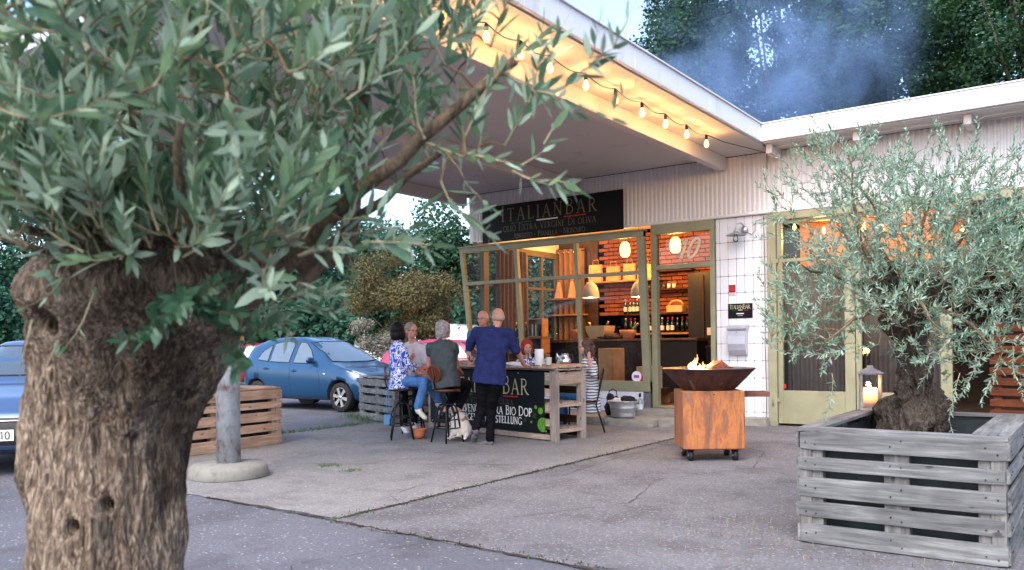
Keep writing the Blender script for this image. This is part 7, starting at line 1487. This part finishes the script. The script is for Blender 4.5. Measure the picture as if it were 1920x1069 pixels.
# ================================================================ smoke, weeds, litter
def grass_patch(name,pts,n,h,m,label,wd=.006,sp=.12):
    C_=np.array(pts); i=rng.integers(0,len(C_),n); P=np.zeros((n,3)); P[:,:2]=C_[i]+rng.normal(size=(n,2))*sp; P[:,2]=.004; D_=unit(rng.normal(size=(n,3))*.5+np.array([0,0,1.0])); L=h*rng.uniform(.4,1.2,n)
    o=link(name,leaves_mesh(name,P,D_,rand_unit(n),L,np.full(n,wd),m,prof=((0,.4),(.5,.5),(1,0)),curl=.3)); setp(o,label,None,None,'stuff')
gr_m=leaf_mat('grass_blade',(.05,.12,.035),(.08,.16,.06),(.10,.15,.05),.6,.3,4); dry_m=leaf_mat('dry_stalk',(.22,.17,.09),(.25,.2,.12),(.15,.11,.06),.8,.1,6)
grass_patch('weeds',[(-11.1,10.45),(-10.9,10.3),(-10.6,10.15),(-10.4,10.1),(-10.2,10.0),(-9.9,9.7)],500,.12,gr_m,'tufts of green weeds along the foot of the grey pallet box')
grass_patch('weeds',[(-9.85,6.9+.14*i) for i in range(18)]+[(-9.8,9.2),(-9.9,9.4)],700,.07,gr_m,'low grass growing along the left edge of the concrete slab',sp=.06)
grass_patch('joint_weeds',[(-4.66,6.0),(-4.67,5.2),(-4.7,4.5),(-4.66,4.45),(-5.1,4.18),(-3.7,4.1),(-4.68,4.22),(-2.7,4.07)],120,.03,gr_m,'tiny green weeds in the ground joint',sp=.05)
grass_patch('joint_moss',[(-4.66,4.3+.12*i) for i in range(55)]+[(-4.6+.15*i,4.13) for i in range(16)],900,.012,mat('joint_moss',(.06,.06,.03),.9,.3,20),'moss and dirt in the ground joints',.012,.03)
grass_patch('slab_weeds',[(-6.8,6.0),(-6.75,6.05),(-6.3,5.9)],240,.035,gr_m,'small weeds in the slab beside the column foot',sp=.05)
grass_patch('roadside_grass',[(at(x,y,1).x,0) for x,y in()]+[(-11.6+.3*i,5.3+.12*i) for i in range(6)],1200,.12,gr_m,'grass strip in front of the blue grey car',sp=.25)
grass_patch('dry_litter',[(-2.0,5.6),(-1.9,5.3),(-2.2,5.0),(-1.75,4.9),(-2.3,5.8),(-1.2,5.15),(-.8,5.2)],260,.045,dry_m,'dry needles and twigs scattered in front of the right planter',.004,.22)
_n=500; P_=np.stack([rng.uniform(-9,0,_n),rng.uniform(3,11,_n),np.full(_n,.012)],1); o=link('ground_litter',leaves_mesh('ground_litter',P_,unit(rng.normal(size=(_n,3))*np.array([1,1,.05])),np.tile([0,0,1.],(_n,1))+rng.normal(size=(_n,3))*.3,rng.uniform(.01,.035,_n),rng.uniform(.004,.012,_n),dry_m)); setp(o,'small dry leaves and crumbs scattered over the forecourt',None,None,'stuff')
def smoke():
    c=at(1440,120,17); me=MB().sphere((0,0,0),(3.6,2.2,2.6),24).mesh('smoke',MT['white_print']); o=link('smoke',me,None,c); o.rotation_euler=(0,R(-20),_y); m=bpy.data.materials.new('smoke'); m.use_nodes=True; ns,ls=m.node_tree.nodes,m.node_tree.links; ns.remove(ns['Principled BSDF'])
    v=ns.new('ShaderNodeVolumePrincipled'); v.inputs['Color'].default_value=(.42,.62,1,1); v.inputs['Anisotropy'].default_value=.2
    tc=ns.new('ShaderNodeTexCoord'); n=ns.new('ShaderNodeTexNoise'); n.inputs['Scale'].default_value=.5; n.inputs['Detail'].default_value=3; n.inputs['Distortion'].default_value=1.2; ls.new(tc.outputs['Object'],n.inputs['Vector']); r=ramp(ns,[(.42,(0,0,0)),(.72,(1,1,1))]); ls.new(n.outputs[0],r.inputs[0])
    vm=ns.new('ShaderNodeVectorMath'); vm.operation='DIVIDE'; vm.inputs[1].default_value=(3.6,2.2,2.6); ls.new(tc.outputs['Object'],vm.inputs[0]); ln_=ns.new('ShaderNodeVectorMath'); ln_.operation='LENGTH'; ls.new(vm.outputs[0],ln_.inputs[0]); mr=ns.new('ShaderNodeMapRange'); mr.inputs[1].default_value=.25; mr.inputs[2].default_value=1; mr.inputs[3].default_value=1; mr.inputs[4].default_value=0; ls.new(ln_.outputs['Value'],mr.inputs[0])
    mu=ns.new('ShaderNodeMath'); mu.operation='MULTIPLY'; ls.new(r.outputs[0],mu.inputs[0]); ls.new(mr.outputs[0],mu.inputs[1]); m2=ns.new('ShaderNodeMath'); m2.operation='MULTIPLY'; m2.inputs[1].default_value=.6; ls.new(mu.outputs[0],m2.inputs[0]); ls.new(m2.outputs[0],v.inputs['Density']); ls.new(v.outputs[0],ns['Material Output'].inputs['Volume'])
    me.materials.clear(); me.materials.append(m); setp(o,'blue smoke drifting in front of the dark trees above the roof',None,None,'stuff')
smoke()
